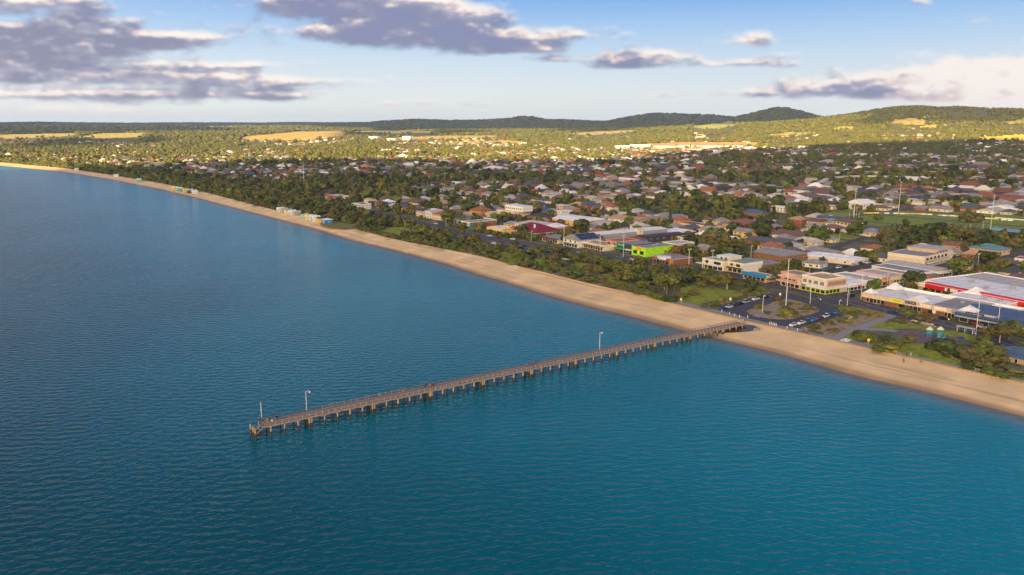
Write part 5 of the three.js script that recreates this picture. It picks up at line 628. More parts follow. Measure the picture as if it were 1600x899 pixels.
for (const a of [
  ['sedan', CB, 1131, 483, 1, 'navy car nearest the promenade in the row beside the lawn'], ['sedan', CW, 1139.5, 480.5, 1, 'white car parked between two blue cars beside the lawn'], ['suv', CB, 1148, 478, 1, 'blue car parked third from the promenade beside the lawn'], ['sedan', CK, 1156, 475.5, 1, 'black car at the inland end of the row of four beside the lawn'],
  ['suv', CK, 1197.5, 465, 1, 'black four wheel drive by the roundabout garden, left of its pair'], ['sedan', CG, 1208, 464, 1, 'dark grey car by the roundabout garden, right of its pair'],
  ['sedan', CW, 1240, 508.5, 3, 'white car parked alone near the promenade bollards'], ['suv', CT, 1261, 503.5, 3, 'dark teal car at the promenade end of the right parking row'], ['sedan', CLB, 1271, 501, 3, 'light blue car beside the dark teal one in the right row'], ['sedan', CM, 1281, 498, 3, 'maroon car in the middle of the right parking row'], ['suv', CW, 1290.5, 495, 3, 'white four wheel drive beside the maroon car'], ['sedan', CB, 1298, 492.5, 3, 'dark blue car behind the white four wheel drive'], ['sedan', CLB, 1306, 490, 3, 'pale blue car at the inland end of the right parking row'],
  ['suv', CS, 1433, 503, 0, 'silver four wheel drive parked on the esplanade by the playground lawn'], ['sedan', CK, 1330, 463, [1350, 459], 'black car waiting at the side street corner'], ['suv', CK, 1362, 449, [1385, 443], 'black car parked beside the side street shops'], ['sedan', CW, 1416, 438.5, [1440, 432], 'white car parked behind the side street tree'], ['sedan', CS, 1478, 459, 1, 'silver car parked in front of the supermarket'], ['sedan', CG, 1499, 464, 1, 'grey car near the supermarket entrance'],
  ['sedan', CW, 1536, 512, 2, 'white car parked before the black shop sign'], ['sedan', CR_, 1528, 507, 2, 'red car under the awning by the black shop sign'], ['suv', CK, 1476, 499, 2, 'black car outside the brick end of the cream shops'], ['sedan', CB, 1571, 522, 2, 'dark blue car right of the white poles on the esplanade'], ['sedan', CW, 1577, 417, [1600, 413], 'white car driving away along the side street'], ['sedan', CLB, 1578, 412, [1560, 415], 'blue car behind the white car on the side street'],
  ['sedan', CW, 1058, 419, 0, 'white car on the esplanade below the curved white shop'], ['sedan', CW, 1092, 431.5, 0, 'white car parked outside the modern cream building'], ['suv', CB, 1097, 428, 0, 'blue car parked behind the white one at the modern cream building'], ['van', CW, 933, 401, 0, 'white van beside the tall pole outside the salmon shop'], ['suv', CW, 801, 374, 0, 'silver car outside the maroon restaurant verandah'], ['sedan', CK, 814, 388, 0, 'black car parked across from the maroon restaurant'], ['sedan', CB, 820, 385.5, 0, 'navy car behind the black car across from the restaurant'], ['suv', CB, 833, 391, 1, 'blue car in the bay below the maroon restaurant'], ['sedan', CW, 832, 394, 1, 'white car beside the pale shelter roof'], ['sedan', CK, 855, 388, 1, 'black car uppermost of three beside the brown tree'], ['sedan', CB, 857, 394, 1, 'navy car in the middle of three beside the brown tree'], ['suv', CK, 856, 400, 1, 'dark car lowest of three beside the brown tree'],
  ['sedan', CT, 704, 362, 0, 'dark teal car driving on the esplanade near the brown brick shop'], ['suv', CW, 681, 350, 0, 'white car outside the white porch house'], ['sedan', CW, 568, 331, 0, 'white car outside the modern white framed house'],
  ['suv', CS, 1166, 472.5, 1, 'silver four wheel drive behind the row of four beside the lawn, parked alone'], ['sedan', CW, 1181, 468, 1, 'white car halfway along the left parking row, parked alone'], ['sedan', CW, 1252, 505.5, 3, 'white car between lone white car and dark teal car, parked'],
  ['sedan', CS, 1450, 507, 2, 'silver car parked on the far kerb of the esplanade by the round sign'], ['sedan', CB, 1395, 488, 0, 'navy car driving on the esplanade past the yellow shop sign'], ['suv', CK, 1120, 434, 0, 'black car parked beside the lawn edge tree'], ['sedan', CW, 990, 406, 0, 'white car parked below the green awning'], ['sedan', CLB, 968, 402.5, 0, 'pale blue car parked below the salmon shop'], ['sedan', CS, 905, 395, 0, 'silver car parked outside the small tan shops'], ['sedan', CK, 885, 391.5, 0, 'black car parked outside the solar panel shop'], ['sedan', CM, 780, 371.5, 0, 'maroon car parked outside the yellow shop'], ['suv', CW, 765, 369, 0, 'white four wheel drive parked left of the maroon car'],
  ['sedan', CW, 1442, 434, [1420, 438], 'white car parked by the teal awning on the side street'], ['sedan', CB, 1470, 427, [1450, 431], 'navy car parked by the wide white awning'], ['suv', CG, 1490, 421, [1470, 426], 'grey car parked near the far end of the side street shops'],
  ['sedan', CLB, 1289, 421.5, 1, 'pale blue car behind the cream corner building'], ['sedan', CG, 1300, 420, 1, 'grey car second in the lot behind the corner building'], ['suv', CW, 1311, 418.5, 1, 'white car third in the lot behind the corner building'], ['sedan', CK, 1322, 417, 1, 'black car fourth in the lot behind the corner building'], ['sedan', CS, 1334, 414.5, 1, 'silver car fifth in the lot behind the corner building'], ['suv', CB, 1345, 412.5, 1, 'navy car sixth in the lot behind the corner building'], ['sedan', CW, 1357, 411, 1, 'white car at the inland end of the lot behind the corner'], ['sedan', CW, 1166, 398, 1, 'white car parked behind the modern cream building'], ['suv', CB, 1155, 396, 1, 'dark blue car parked behind the modern cream building'], ['sedan', CW, 1299, 337, 1, 'pale car parked on the grass by the oval'],
]) car(...a.slice(0, 6), a[5].includes('parked') || a[5].includes('row') ? 'parked cars' : 'cars');
// ---------------------------------------------------------------- poles and lamps
const POLE = M([0.62, 0.61, 0.58], 'stucco', 3, 0.6), TIMBERPOLE = M([0.32, 0.27, 0.21], 'wood', 1.5, 0.9), LAMPGLASS = M([0.8, 0.8, 0.76], null, 1, 0.2);
function lampPost(px, py, top, label, kind = 'single', h0) {                    // foot and top as seen, so the height follows from the distance
  const p = h0 !== undefined ? G(px, py, h0) : hit(px, py), y = h0 ?? Math.max(FLAT, ground(...p)), dist = Math.hypot(p[0], p[1]), e = ray(px, top), h = CAMH + e[1] / Math.hypot(e[0], e[2]) * dist - y, r = 0.08 + h * 0.0045, wood = kind === 'power', o = thing(wood ? 'power_pole' : kind === 'flood' ? 'floodlight' : kind === 'flag' ? 'flagpole' : 'street_lamp', label, wood ? 'power pole' : kind === 'flood' ? 'floodlight' : kind === 'flag' ? 'pole' : 'street lamp', [p[0], y, p[1]], 0.7);
  mesh('pole', cyl(r * 1.3, r * 0.8, h, 0, 0, 0, 8), wood ? TIMBERPOLE : POLE, o); if (wood) { mesh('crossarm', bx(2.6, 0.18, 0.18, 0, h - 0.8, 0), TIMBERPOLE, o); mesh('crossarm', bx(2, 0.16, 0.16, 0, h - 2, 0), TIMBERPOLE, o); for (const x of [-1.1, 0, 1.1]) mesh('insulator', cyl(0.08, 0.06, 0.3, x, h - 0.7, 0, 6), TRIM, o); }
  else if (kind === 'flood') { mesh('bracket', bx(3.6, 0.2, 0.2, 0, h, 0), STEEL, o); for (const x of [-1.4, -0.5, 0.5, 1.4]) { mesh('lamp', bx(0.7, 0.6, 0.35, x, h + 0.4, 0.15), LAMPGLASS, o); } }
  else if (kind === 'flag') mesh('cap', new THREE.SphereGeometry(r * 1.6, 8, 6).translate(0, h, 0), POLE, o);
  else { mesh('base', cyl(r * 2, r * 2, 0.5, 0, 0, 0, 8), POLE, o); for (const s of kind === 'double' ? [-1, 1] : [1]) { mesh('arm', merge([new THREE.TubeGeometry(new THREE.QuadraticBezierCurve3(new THREE.Vector3(0, h - 0.6, 0), new THREE.Vector3(s * 0.3, h + 0.5, 0), new THREE.Vector3(s * 1.4, h - 0.1, 0)), 6, r * 0.6, 5)]), POLE, o); const l = mesh('lamp_head', new THREE.CylinderGeometry(0.16, 0.4, 0.45, 9).translate(s * 1.4, h - 0.35, 0), POLE, o); mesh('lamp_glass', new THREE.CylinderGeometry(0.34, 0.3, 0.1, 9).translate(s * 1.4, h - 0.61, 0), LAMPGLASS, l); } } return o;
}
for (const a of [[1228, 481, 405, 'tallest white pole on the gravel island in the car park', 'flag'], [1191.5, 489, 462, 'white lamp post at the seaward end of the car park island'], [1266, 474, 446, 'white lamp post on the kerb facing the lime shopfront'], [1324, 477.5, 444, 'lamp post with green street sign at the crossing'], [1311, 483, 469, 'short signal post at the car park exit', 'single'], [1345.5, 468.5, 430, 'lamp post at the point of the cream shop row'], [1386, 452, 427, 'lamp post on the side street before the cream shop'], [1412, 445, 422, 'lamp post beside the dark side street tree'], [1484, 423, 400, 'lamp post near the far end of the side street', 'double'], [1525, 524, 472, 'white pole nearer the playground before the black shop sign', 'flag'], [1559, 513, 471, 'white pole right of the black shop sign', 'flag'], [1528, 418, 396, 'lamp post at the far corner of the supermarket', 'double'], [1113, 419, 391, 'hooped lamp post before the modern cream building', 'double'], [1076, 424, 389, 'tall double armed pole by the lawn trees', 'double'], [937.5, 404, 366, 'tall pole beside the white van', 'single'], [974, 402, 368, 'hooped lamp post before the green signed shop', 'double'], [881, 386, 353, 'white pole in front of the solar panel shop', 'flag'], [830, 378, 361, 'lamp post before the maroon restaurant'], [787, 366, 352, 'pale post at the right end of the yellow shop', 'flag'], [783, 364.5, 350, 'pale post at the left of the maroon restaurant', 'flag'], [697, 354, 341, 'lamp post at the bend of the esplanade'], [710, 355, 342, 'second lamp post at the bend of the esplanade'], [1173, 408, 384, 'thin lamp post left of the brown hall'], [1265, 431, 416, 'small lamp in the lot behind the corner building'],
  [1334, 346, 296, 'left floodlight tower of the oval', 'flood'], [1404, 333, 285, 'floodlight tower on the far side of the oval', 'flood'], [1548, 359, 306, 'floodlight tower right of the large brown tree', 'flood'], [1536, 358, 336, 'goal post pole at the right end of the oval', 'flag'],
  [1312, 376, 360, 'lamp post on the green below the pavilion'], [1286, 390, 371, 'power pole above the pale roofed brick house', 'power'], [1239, 395, 376, 'power pole behind the brown hall', 'power'], [1250, 372, 343, 'power pole left of the green below the pavilion', 'power'], [1389, 380, 371, 'power pole among trees left of the cream flats', 'power'], [1565, 411, 388, 'power pole at the side street beside the teal roofed house', 'power'], [1487, 386, 376, 'power pole above the two storey cream flats', 'power'], [475, 290, 253, 'tall mast above trees behind the beach huts', 'flag'], [591, 259, 240, 'thin mast in the far suburb', 'flag'], [450, 298, 272, 'power pole above the first row of beach huts', 'power'], [1462, 291, 272, 'power pole right of the overpass', 'power'], [1155, 290, 262, 'power pole in the suburb left of the overpass', 'power'], [1260, 278, 262, 'power pole at the left end of the overpass', 'power'], [550, 291, 279, 'power pole behind the club with magenta roof edge', 'power'], [695, 290, 273, 'power pole above the slate roofed house', 'power'], [1301, 262, 246, 'power pole far beyond the overpass', 'power'], [629, 312, 300, 'power pole above the yellow gable fronted house', 'power']]) lampPost(...a);

// ---------------------------------------------------------------- the pier
const e1 = G(397, 661, 4), e2 = G(417, 668, 4), rA = G(1148, 503, 3.4), rB = G(1169, 507.5, 3.4);
const END = [(e1[0] + e2[0]) / 2, (e1[1] + e2[1]) / 2], ROOT = [(rA[0] + rB[0]) / 2, (rA[1] + rB[1]) / 2], PL = Math.hypot(END[0] - ROOT[0], END[1] - ROOT[1]), PD = [(END[0] - ROOT[0]) / PL, (END[1] - ROOT[1]) / PL], PW = 2.6;
const along = (px, py, h = 4) => { const p = G(px, py, h); return (p[0] - ROOT[0]) * PD[0] + (p[1] - ROOT[1]) * PD[1]; };
const onPier = (x, z) => [ROOT[0] + PD[0] * x - PD[1] * z, ROOT[1] + PD[1] * x + PD[0] * z];
const pierY = (x) => lerp(3.4, 4.1, sstep(0, 60, x));
{
  const o = thing('pier', 'long narrow timber pier on many piles reaching out from the beach', 'pier', [ROOT[0], 0, ROOT[1]], Math.atan2(-PD[1], PD[0]));
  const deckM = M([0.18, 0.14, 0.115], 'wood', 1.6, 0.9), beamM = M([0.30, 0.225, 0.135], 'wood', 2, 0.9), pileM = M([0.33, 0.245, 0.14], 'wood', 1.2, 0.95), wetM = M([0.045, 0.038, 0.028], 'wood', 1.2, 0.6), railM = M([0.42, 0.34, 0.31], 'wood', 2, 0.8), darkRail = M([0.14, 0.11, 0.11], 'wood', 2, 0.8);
  const seg = (name, z0, z1, dy0, dy1, m, x0 = -1, x1 = PL) => { const T = []; for (let x = x0; x < x1; x += 10) { const e = Math.min(x1, x + 10), a = pierY(x), b = pierY(e), A = [[x, a + dy0, z0], [x, a + dy0, z1], [x, a + dy1, z1], [x, a + dy1, z0]], B = [[e, b + dy0, z0], [e, b + dy0, z1], [e, b + dy1, z1], [e, b + dy1, z0]]; for (let k = 0; k < 4; k++) { const q = (k + 1) % 4; T.push(...quad(A[k], B[k], B[q], A[q])); } if (x === x0) T.push(...quad(A[0], A[1], A[2], A[3])); if (e === x1) T.push(...quad(B[0], B[3], B[2], B[1])); } return mesh(name, facets(T), m, o); };
  const d = seg('deck', -PW, PW, -0.2, 0, deckM); { const uv = d.geometry.attributes.uv; for (let i = 0; i < uv.count; i++) uv.setXY(i, uv.getX(i), uv.getY(i)); }
  for (const z of [-PW, PW - 0.25]) { seg('kerb_beam', z - 0.03, z + 0.28, -0.42, 0.1, beamM); } for (const z of [-1.1, 0.9]) seg('stringer', z, z + 0.3, -0.6, -0.2, beamM);
  const side = [along(640, 612), along(510, 640)], pg = cg('pile', () => boxUV(new THREE.CylinderGeometry(0.27, 0.3, 3.2, 9).translate(0, 1.6, 0).toNonIndexed())), wg = cg('wetpile', () => new THREE.CylinderGeometry(0.31, 0.33, 5.6, 9).translate(0, -0.9, 0));
  const pile = (x, z, f = 1) => { const p = mesh('pile', pg, pileM, o); p.position.set(x, 0.75, z); p.scale.set(f, (pierY(x) - 1.0) / 3.2, f); p.rotation.y = x; const w = mesh('wet_base', wg, wetM, p); w.scale.y = 1 / p.scale.y; w.position.y = -0.75 / p.scale.y + 0.1; };
  const step = 4.66; for (let i = 0, x = 2; x < PL; x += step, i++) { const bx_ = mesh('crosshead', cg('xhead', () => bb(-0.18, -0.75, -PW - 0.1, 0.18, -0.42, PW + 0.1)), beamM, o); bx_.position.set(x, pierY(x) - 0.02, 0); pile(x, -PW + 0.25); pile(x, PW - 0.3); if (i % 5 === 3) { pile(x + 0.75, -PW + 0.2, 1.15); pile(x + 0.75, PW - 0.3, 1.15); pile(x, 0); } }
  const post = cg('railpost', () => bb(-0.06, 0, -0.06, 0.06, 1.2, 0.06)), np = Math.floor(PL / 2.33);
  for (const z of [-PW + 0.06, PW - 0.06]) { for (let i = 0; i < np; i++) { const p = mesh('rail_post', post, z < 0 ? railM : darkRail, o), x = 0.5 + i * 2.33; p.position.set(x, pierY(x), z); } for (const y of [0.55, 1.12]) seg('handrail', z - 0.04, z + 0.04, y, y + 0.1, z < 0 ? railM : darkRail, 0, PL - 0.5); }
  // the lower landing on the far side and the steps and platform at the seaward end
  const lx0 = side[0], lx1 = side[1]; mesh('side_landing', bb(lx0, 2.7, PW + 0.1, lx1, 2.95, PW + 2.6), deckM, o); for (let x = lx0 + 1; x < lx1; x += 4.66) { const p = mesh('pile', pg, pileM, o); p.position.set(x, 0.3, PW + 2.4); p.scale.set(0.8, 1.2, 0.8); } for (let x = lx0; x <= lx1 + 0.1; x += (lx1 - lx0) / 12) { const p = mesh('rail_post', post, railM, o); p.position.set(x, 2.95, PW + 2.5); p.scale.y = 1.2; } mesh('handrail', bb(lx0, 4.2, PW + 2.45, lx1, 4.32, PW + 2.55), railM, o); mesh('steps', [0, 1, 2, 3].map((k) => bb(lx0 - 1.6 + k * 0.45, 3.9 - k * 0.28, PW + 0.1, lx0 - 1.1 + k * 0.45, 4 - k * 0.28, PW + 2.4)), deckM, o);
  mesh('end_landing', bb(PL, 1.5, -PW + 0.3, PL + 2.8, 1.75, PW + 1), wetM, o); for (const z of [-PW + 0.5, 0, PW]) { const p = mesh('pile', pg, pileM, o); p.position.set(PL + 2.5, -0.2, z); p.scale.y = 1.35; const w = mesh('wet_base', wg, wetM, p); w.position.y = -0.1; } mesh('brace', rod([PL - 0.2, 4, -PW], [PL + 2.5, 1.7, -PW + 0.6], 0.14, 6), beamM, o); mesh('brace', rod([PL - 0.2, 4, 0.4], [PL + 2.5, 1.7, 0.2], 0.14, 6), beamM, o); mesh('handrail', bb(PL - 0.5, pierY(PL) + 1.1, -PW, PL - 0.35, pierY(PL) + 1.22, -0.4), beamM, o); mesh('ladder', [bb(PL + 0.1, 1.4, 1.2, PL + 0.25, 5, 1.3), bb(PL + 0.1, 1.4, 1.9, PL + 0.25, 5, 2.0), ...[0, 1, 2, 3, 4, 5, 6].map((k) => bb(PL + 0.12, 1.8 + k * 0.45, 1.3, PL + 0.22, 1.88 + k * 0.45, 1.9))], STEEL, o);
  const L = (px, py, top, label, kind) => lampPost(px, py, top, label, kind, pierY(along(px, py)));
  L(479, 641, 612, 'white lamp post on the pier, the one nearer its seaward end'); L(937, 546, 520, 'white lamp post on the pier, the one nearer the beach'); L(408.5, 652, 629, 'plain pole at the very end of the pier', 'flag');
}
{ // dark pool and drain beside the pier's foot
  const p = smooth([[1112, 517.5], [1132, 514], [1155, 511], [1174, 511.5], [1183, 514.5], [1184, 518], [1165, 520], [1135, 519.5]].map(([x, y]) => G(x, y, 1.2)));
  const bed = []; for (let i = 0; i < p.length; i++) bed.push(p[i]); const T = [], c = p.reduce((a, q) => [a[0] + q[0] / p.length, a[1] + q[1] / p.length], [0, 0]), hgt = ([x, z]) => { return beachY(x, z) + 0.07; };
  for (let i = 0; i < p.length; i++) { const q = p[(i + 1) % p.length], m = (a) => [lerp(a[0], c[0], 0.5), lerp(a[1], c[1], 0.5)], V = (a) => [a[0], hgt(a), a[1]]; T.push(...quad(V(p[i]), V(q), V(m(q)), V(m(p[i]))), [V(m(p[i])), V(m(q)), V(c)]); } const o = struct('pool', facets(T), M([0.07, 0.058, 0.03], null, 1, 0.15));
  const q = G(1183, 515, 2.4), dr = thing('storm_drain', 'grey concrete storm drain outlet beside the dark pool at the pier foot', 'drain', [q[0], 1.6, q[1]], 0.7); mesh('headwall', bb(-2.2, 0, -0.4, 2.2, 1.5, 0.4), CONCRETE, dr); mesh('pipe', new THREE.CylinderGeometry(0.6, 0.6, 1.4, 14, 1, true).rotateX(Math.PI / 2).translate(0, 0.7, 0.6), CONCRETE, dr);
}
// ---------------------------------------------------------------- people
function figure(pose) {                                                        // joints to one skin, with clothes told apart by where they lie
  const S = pose === 'sit', Wk = pose === 'walk', hip = S ? 0.52 : 0.92, sh = hip + 0.53, hd = hip + 0.78, J = { neck: [0, sh + 0.08, 0], head: [0, hd, S ? 0.04 : 0.01], chest: [0, hip + 0.36, 0], pel: [0, hip, 0] }, bones = [[J.pel, J.chest, 0.135, 0.15], [J.chest, J.neck, 0.145, 0.06], [J.neck, J.head, 0.06, 0.08], [J.head, [0, hd + 0.04, 0.015], 0.098, 0.1]], hands = [];
  for (const s of [-1, 1]) { const k = Wk ? s : 0, sho = [s * 0.19, sh, 0], el = [s * 0.25, sh - 0.29, S ? 0.08 : -k * 0.1], ha = S ? [s * 0.15, hip + 0.08, 0.36] : [s * 0.26, sh - 0.54, 0.06 - k * 0.05 + (Wk ? -k * 0.1 : 0)]; bones.push([[0, sh - 0.02, 0], sho, 0.09, 0.075], [sho, el, 0.058, 0.045], [el, ha, 0.043, 0.032]); hands.push([el, ha, s]); const hp = [s * 0.09, hip - 0.02, 0], kn = S ? [s * 0.12, hip - 0.02, 0.42] : [s * 0.1, hip - 0.43, k * 0.16 + 0.02], an = S ? [s * 0.12, 0.08, 0.44] : [s * 0.1, 0.08, k * 0.26 - (k < 0 ? 0.1 : 0)]; bones.push([hp, kn, 0.092, 0.062], [kn, an, 0.058, 0.042], [an, [an[0], 0.05, an[2] + 0.15], 0.045, 0.035]); }
  const N = 52, span = 1.02, cy = 0.92, mc = new MarchingCubes(N, new THREE.MeshStandardMaterial(), false, false, 40000); mc.isolation = 0; const f = mc.field; let o = 0; const cap = (p, b) => { const [a, e, r0, r1_] = b, d = [e[0] - a[0], e[1] - a[1], e[2] - a[2]], q = [p[0] - a[0], p[1] - a[1], p[2] - a[2]], t = clamp((q[0] * d[0] + q[1] * d[1] + q[2] * d[2]) / (d[0] ** 2 + d[1] ** 2 + d[2] ** 2 || 1)); return Math.hypot(q[0] - d[0] * t, q[1] - d[1] * t, q[2] - d[2] * t) - lerp(r0, r1_, t); };
  for (let k = 0; k < N; k++) for (let j = 0; j < N; j++) for (let i = 0; i < N; i++) { const P = [(i - N / 2) / (N / 2) * span, (j - N / 2) / (N / 2) * span + cy, (k - N / 2) / (N / 2) * span]; let e = 0; for (const b of bones) e += Math.exp(-cap(P, b) * 36); f[i + j * N + k * N * N] = Math.log(e + 1e-9) / 36; }
  mc.update(); const n = mc.count, p = new Float32Array(n * 3), nn = new Float32Array(n * 3); for (let i = 0; i < n; i++) { p[i * 3] = mc.positionArray[i * 3] * span; p[i * 3 + 1] = mc.positionArray[i * 3 + 1] * span + cy; p[i * 3 + 2] = mc.positionArray[i * 3 + 2] * span; for (let c = 0; c < 3; c++) nn[i * 3 + c] = mc.normalArray[i * 3 + c]; }
  const extra = []; for (const [el, ha, s] of hands) { const d = new THREE.Vector3(ha[0] - el[0], ha[1] - el[1], ha[2] - el[2]).normalize(); for (let k = 0; k < 5; k++) { const a = [ha[0] + (k === 4 ? -s * 0.02 : 0), ha[1], ha[2] + (k - 1.5) * 0.017], l = [0.075, 0.088, 0.084, 0.066, 0.05][k]; extra.push(rod(a, [a[0] + d.x * l - s * 0.012, a[1] + d.y * l, a[2] + d.z * l + (k === 4 ? 0.03 : 0)], 0.0095, 5)); } } extra.push(new THREE.ConeGeometry(0.018, 0.045, 5).rotateX(1.9).translate(0, hd, 0.115)); for (const s of [-1, 1]) extra.push(new THREE.SphereGeometry(0.02, 6, 5).translate(s * 0.1, hd + 0.01, 0.01), new THREE.SphereGeometry(0.011, 6, 5).translate(s * 0.035, hd + 0.035, 0.1));
  const hair = new THREE.SphereGeometry(0.122, 12, 8, 0, 6.3, 0, 1.75).rotateX(-0.35).translate(0, hd + 0.03, -0.01);
  return { p, nn, n, extra, hair, sh, hip, hd };
}
const POSES = { stand: figure('stand'), walk: figure('walk'), sit: figure('sit') }, bodyCache = {}, SKINM = new THREE.MeshStandardMaterial({ color: 0xffffff, vertexColors: true, roughness: 0.85 });
function person(pose, shirt, pants, at, turn, label, group, hairC = [0.03, 0.02, 0.015]) {
  const F = POSES[pose], key = [pose, shirt, pants].join(); bodyCache[key] ??= (() => { const c = new Float32Array(F.n * 3), skin = [0.42, 0.25, 0.17]; for (let i = 0; i < F.n; i++) { const x = Math.abs(F.p[i * 3]), y = F.p[i * 3 + 1], z = F.p[i * 3 + 2], arm = x > 0.2 && y < F.sh - 0.1; const k = y > F.sh + 0.055 ? skin : (pose === 'sit' ? z > 0.3 && y > F.hip + 0.02 && x < 0.25 : arm && y < F.sh - 0.3) ? skin : y > F.hip - 0.01 && z < 0.22 ? shirt : y < 0.09 ? [0.06, 0.06, 0.06] : pants; c.set(k, i * 3); } const g = new THREE.BufferGeometry(); g.setAttribute('position', new THREE.BufferAttribute(F.p, 3)); g.setAttribute('normal', new THREE.BufferAttribute(F.nn, 3)); g.setAttribute('uv', new THREE.BufferAttribute(new Float32Array(F.n * 2), 2)); g.setAttribute('color', new THREE.BufferAttribute(c, 3)); return merge([g, ...F.extra.map((e) => { const q = e.toNonIndexed(), k = new Float32Array(q.attributes.position.count * 3); for (let i = 0; i < k.length; i += 3) k.set(skin, i); q.setAttribute('color', new THREE.BufferAttribute(k, 3)); return q; })]); })();
  const o = thing('person', label, 'person', at, turn, group); o.scale.setScalar(1.25); mesh('body', bodyCache[key], SKINM, o); mesh('hair', F.hair, M(hairC, null, 1, 0.9), o); return o;
}
{
  const D = [0.02, 0.022, 0.03], N = [0.02, 0.03, 0.09], W = [0.65, 0.65, 0.62], R = [0.4, 0.04, 0.04], O = [0.55, 0.14, 0.04], G_ = [0.15, 0.16, 0.17], T = [0.35, 0.26, 0.16], pier = (px, py, z, pose, a, b, turn, label) => { const x = along(px, py), q = onPier(x, z); return person(pose, a, b, [q[0], pierY(x), q[1]], turn, label, 'people on the pier'); };
  const sit = (o, y = -0.12) => { o.position.y += y; return o; };
  pier(404, 662, 1.6, 'stand', D, D, 2, 'person in dark clothes standing at the left corner of the pier end'); pier(408, 660, 0.6, 'stand', N, D, 3, 'person in navy beside the pole at the pier end'); pier(414, 660, -0.8, 'walk', O, T, 1, 'person in orange top at the pier end'); pier(418, 658, 0.3, 'stand', D, N, 5, 'person in black right of the orange top at the pier end'); pier(421, 659, -1.4, 'sit', W, N, 4, 'seated person in white near the pier end'); pier(430, 654, 1.9, 'sit', D, D, 3, 'lone dark figure sitting by the far rail near the pier end');
  pier(655, 607, 1.2, 'stand', D, G_, 2, 'standing person leftmost in the group halfway along the pier'); pier(660, 604, 1.8, 'stand', N, D, 3, 'tall standing person in navy in the group halfway along the pier'); pier(668, 605, 0.6, 'sit', R, D, 1, 'seated person in red in the group halfway along the pier'); pier(673, 603, 1.4, 'sit', D, N, 2, 'seated dark person at the right of the group halfway along the pier'); pier(829, 573, 1.5, 'walk', D, N, 4, 'walking person on the left of a pair on the pier'); pier(834, 572, 1.0, 'walk', G_, D, 4, 'walking person in grey on the right of a pair on the pier'); pier(1153, 501, -0.3, 'walk', W, D, 4, 'person in white walking onto the pier from the promenade'); pier(1158, 500, 0.9, 'walk', D, D, 4, 'person in black beside the white top at the pier entrance');
  const land = (px, py, pose, a, b, turn, label, h = FLAT + 0.08) => { const q = G(px, py, h), [s, n] = toSN(...q), f = (n - nWater(s)) / (nSand(s) - nWater(s)), y = f < 1 ? beachY(...q) : h; return person(pose, a, b, [q[0], y, q[1]], turn, label, 'people along the shore'); };
  land(1412, 567.5, 'walk', N, D, 1, 'person in navy walking on the sand below the lawn', 2); land(1417.5, 557, 'walk', D, D, 1, 'person in black on the footpath above the sand'); land(1423, 558.5, 'walk', W, T, 1, 'person in white beside the black clad walker on the footpath'); land(1440, 564.5, 'walk', R, D, 4, 'person in dark red on the footpath by the lower lawn'); land(710, 406, 'walk', W, W, 2, 'lone person in white on the sand left of the pier', 1.8); land(640, 395, 'walk', O, N, 2, 'lone person in orange near the water left of the pier', 1); land(1255, 520, 'sit', D, N, 2, 'seated person in black at the left of the promenade bench group'); land(1260, 521, 'stand', R, D, 3, 'standing person in red in the promenade bench group'); land(1264, 522, 'sit', N, G_, 1, 'seated person in navy at the right of the promenade bench group'); land(1288, 523, 'stand', D, T, 2, 'person in black near the grass edge of the promenade'); land(1293, 524.5, 'walk', R, N, 5, 'person in red near the grass edge of the promenade'); land(1328, 499, 'walk', T, W, 1, 'person in tan walking on the gravel plaza path'); land(1331, 500, 'stand', W, T, 4, 'person in white walking on the gravel plaza path'); land(1279, 470, 'walk', G_, D, 2, 'person in grey crossing toward the lime shopfront'); land(1282, 472, 'walk', W, N, 2, 'person in white crossing toward the lime shopfront'); land(1237, 453, 'stand', D, R, 2, 'person in black outside the pinkish tan shop'); land(1216, 448, 'sit', D, D, 1, 'seated person in black outside the blue cafe'); land(1208, 446.5, 'sit', R, D, 5, 'seated person in red outside the blue cafe'); land(1222, 449.5, 'walk', W, N, 4, 'person in white walking past the blue cafe'); land(1430, 527, 'walk', R, N, 1, 'person in red standing in the playground');
}
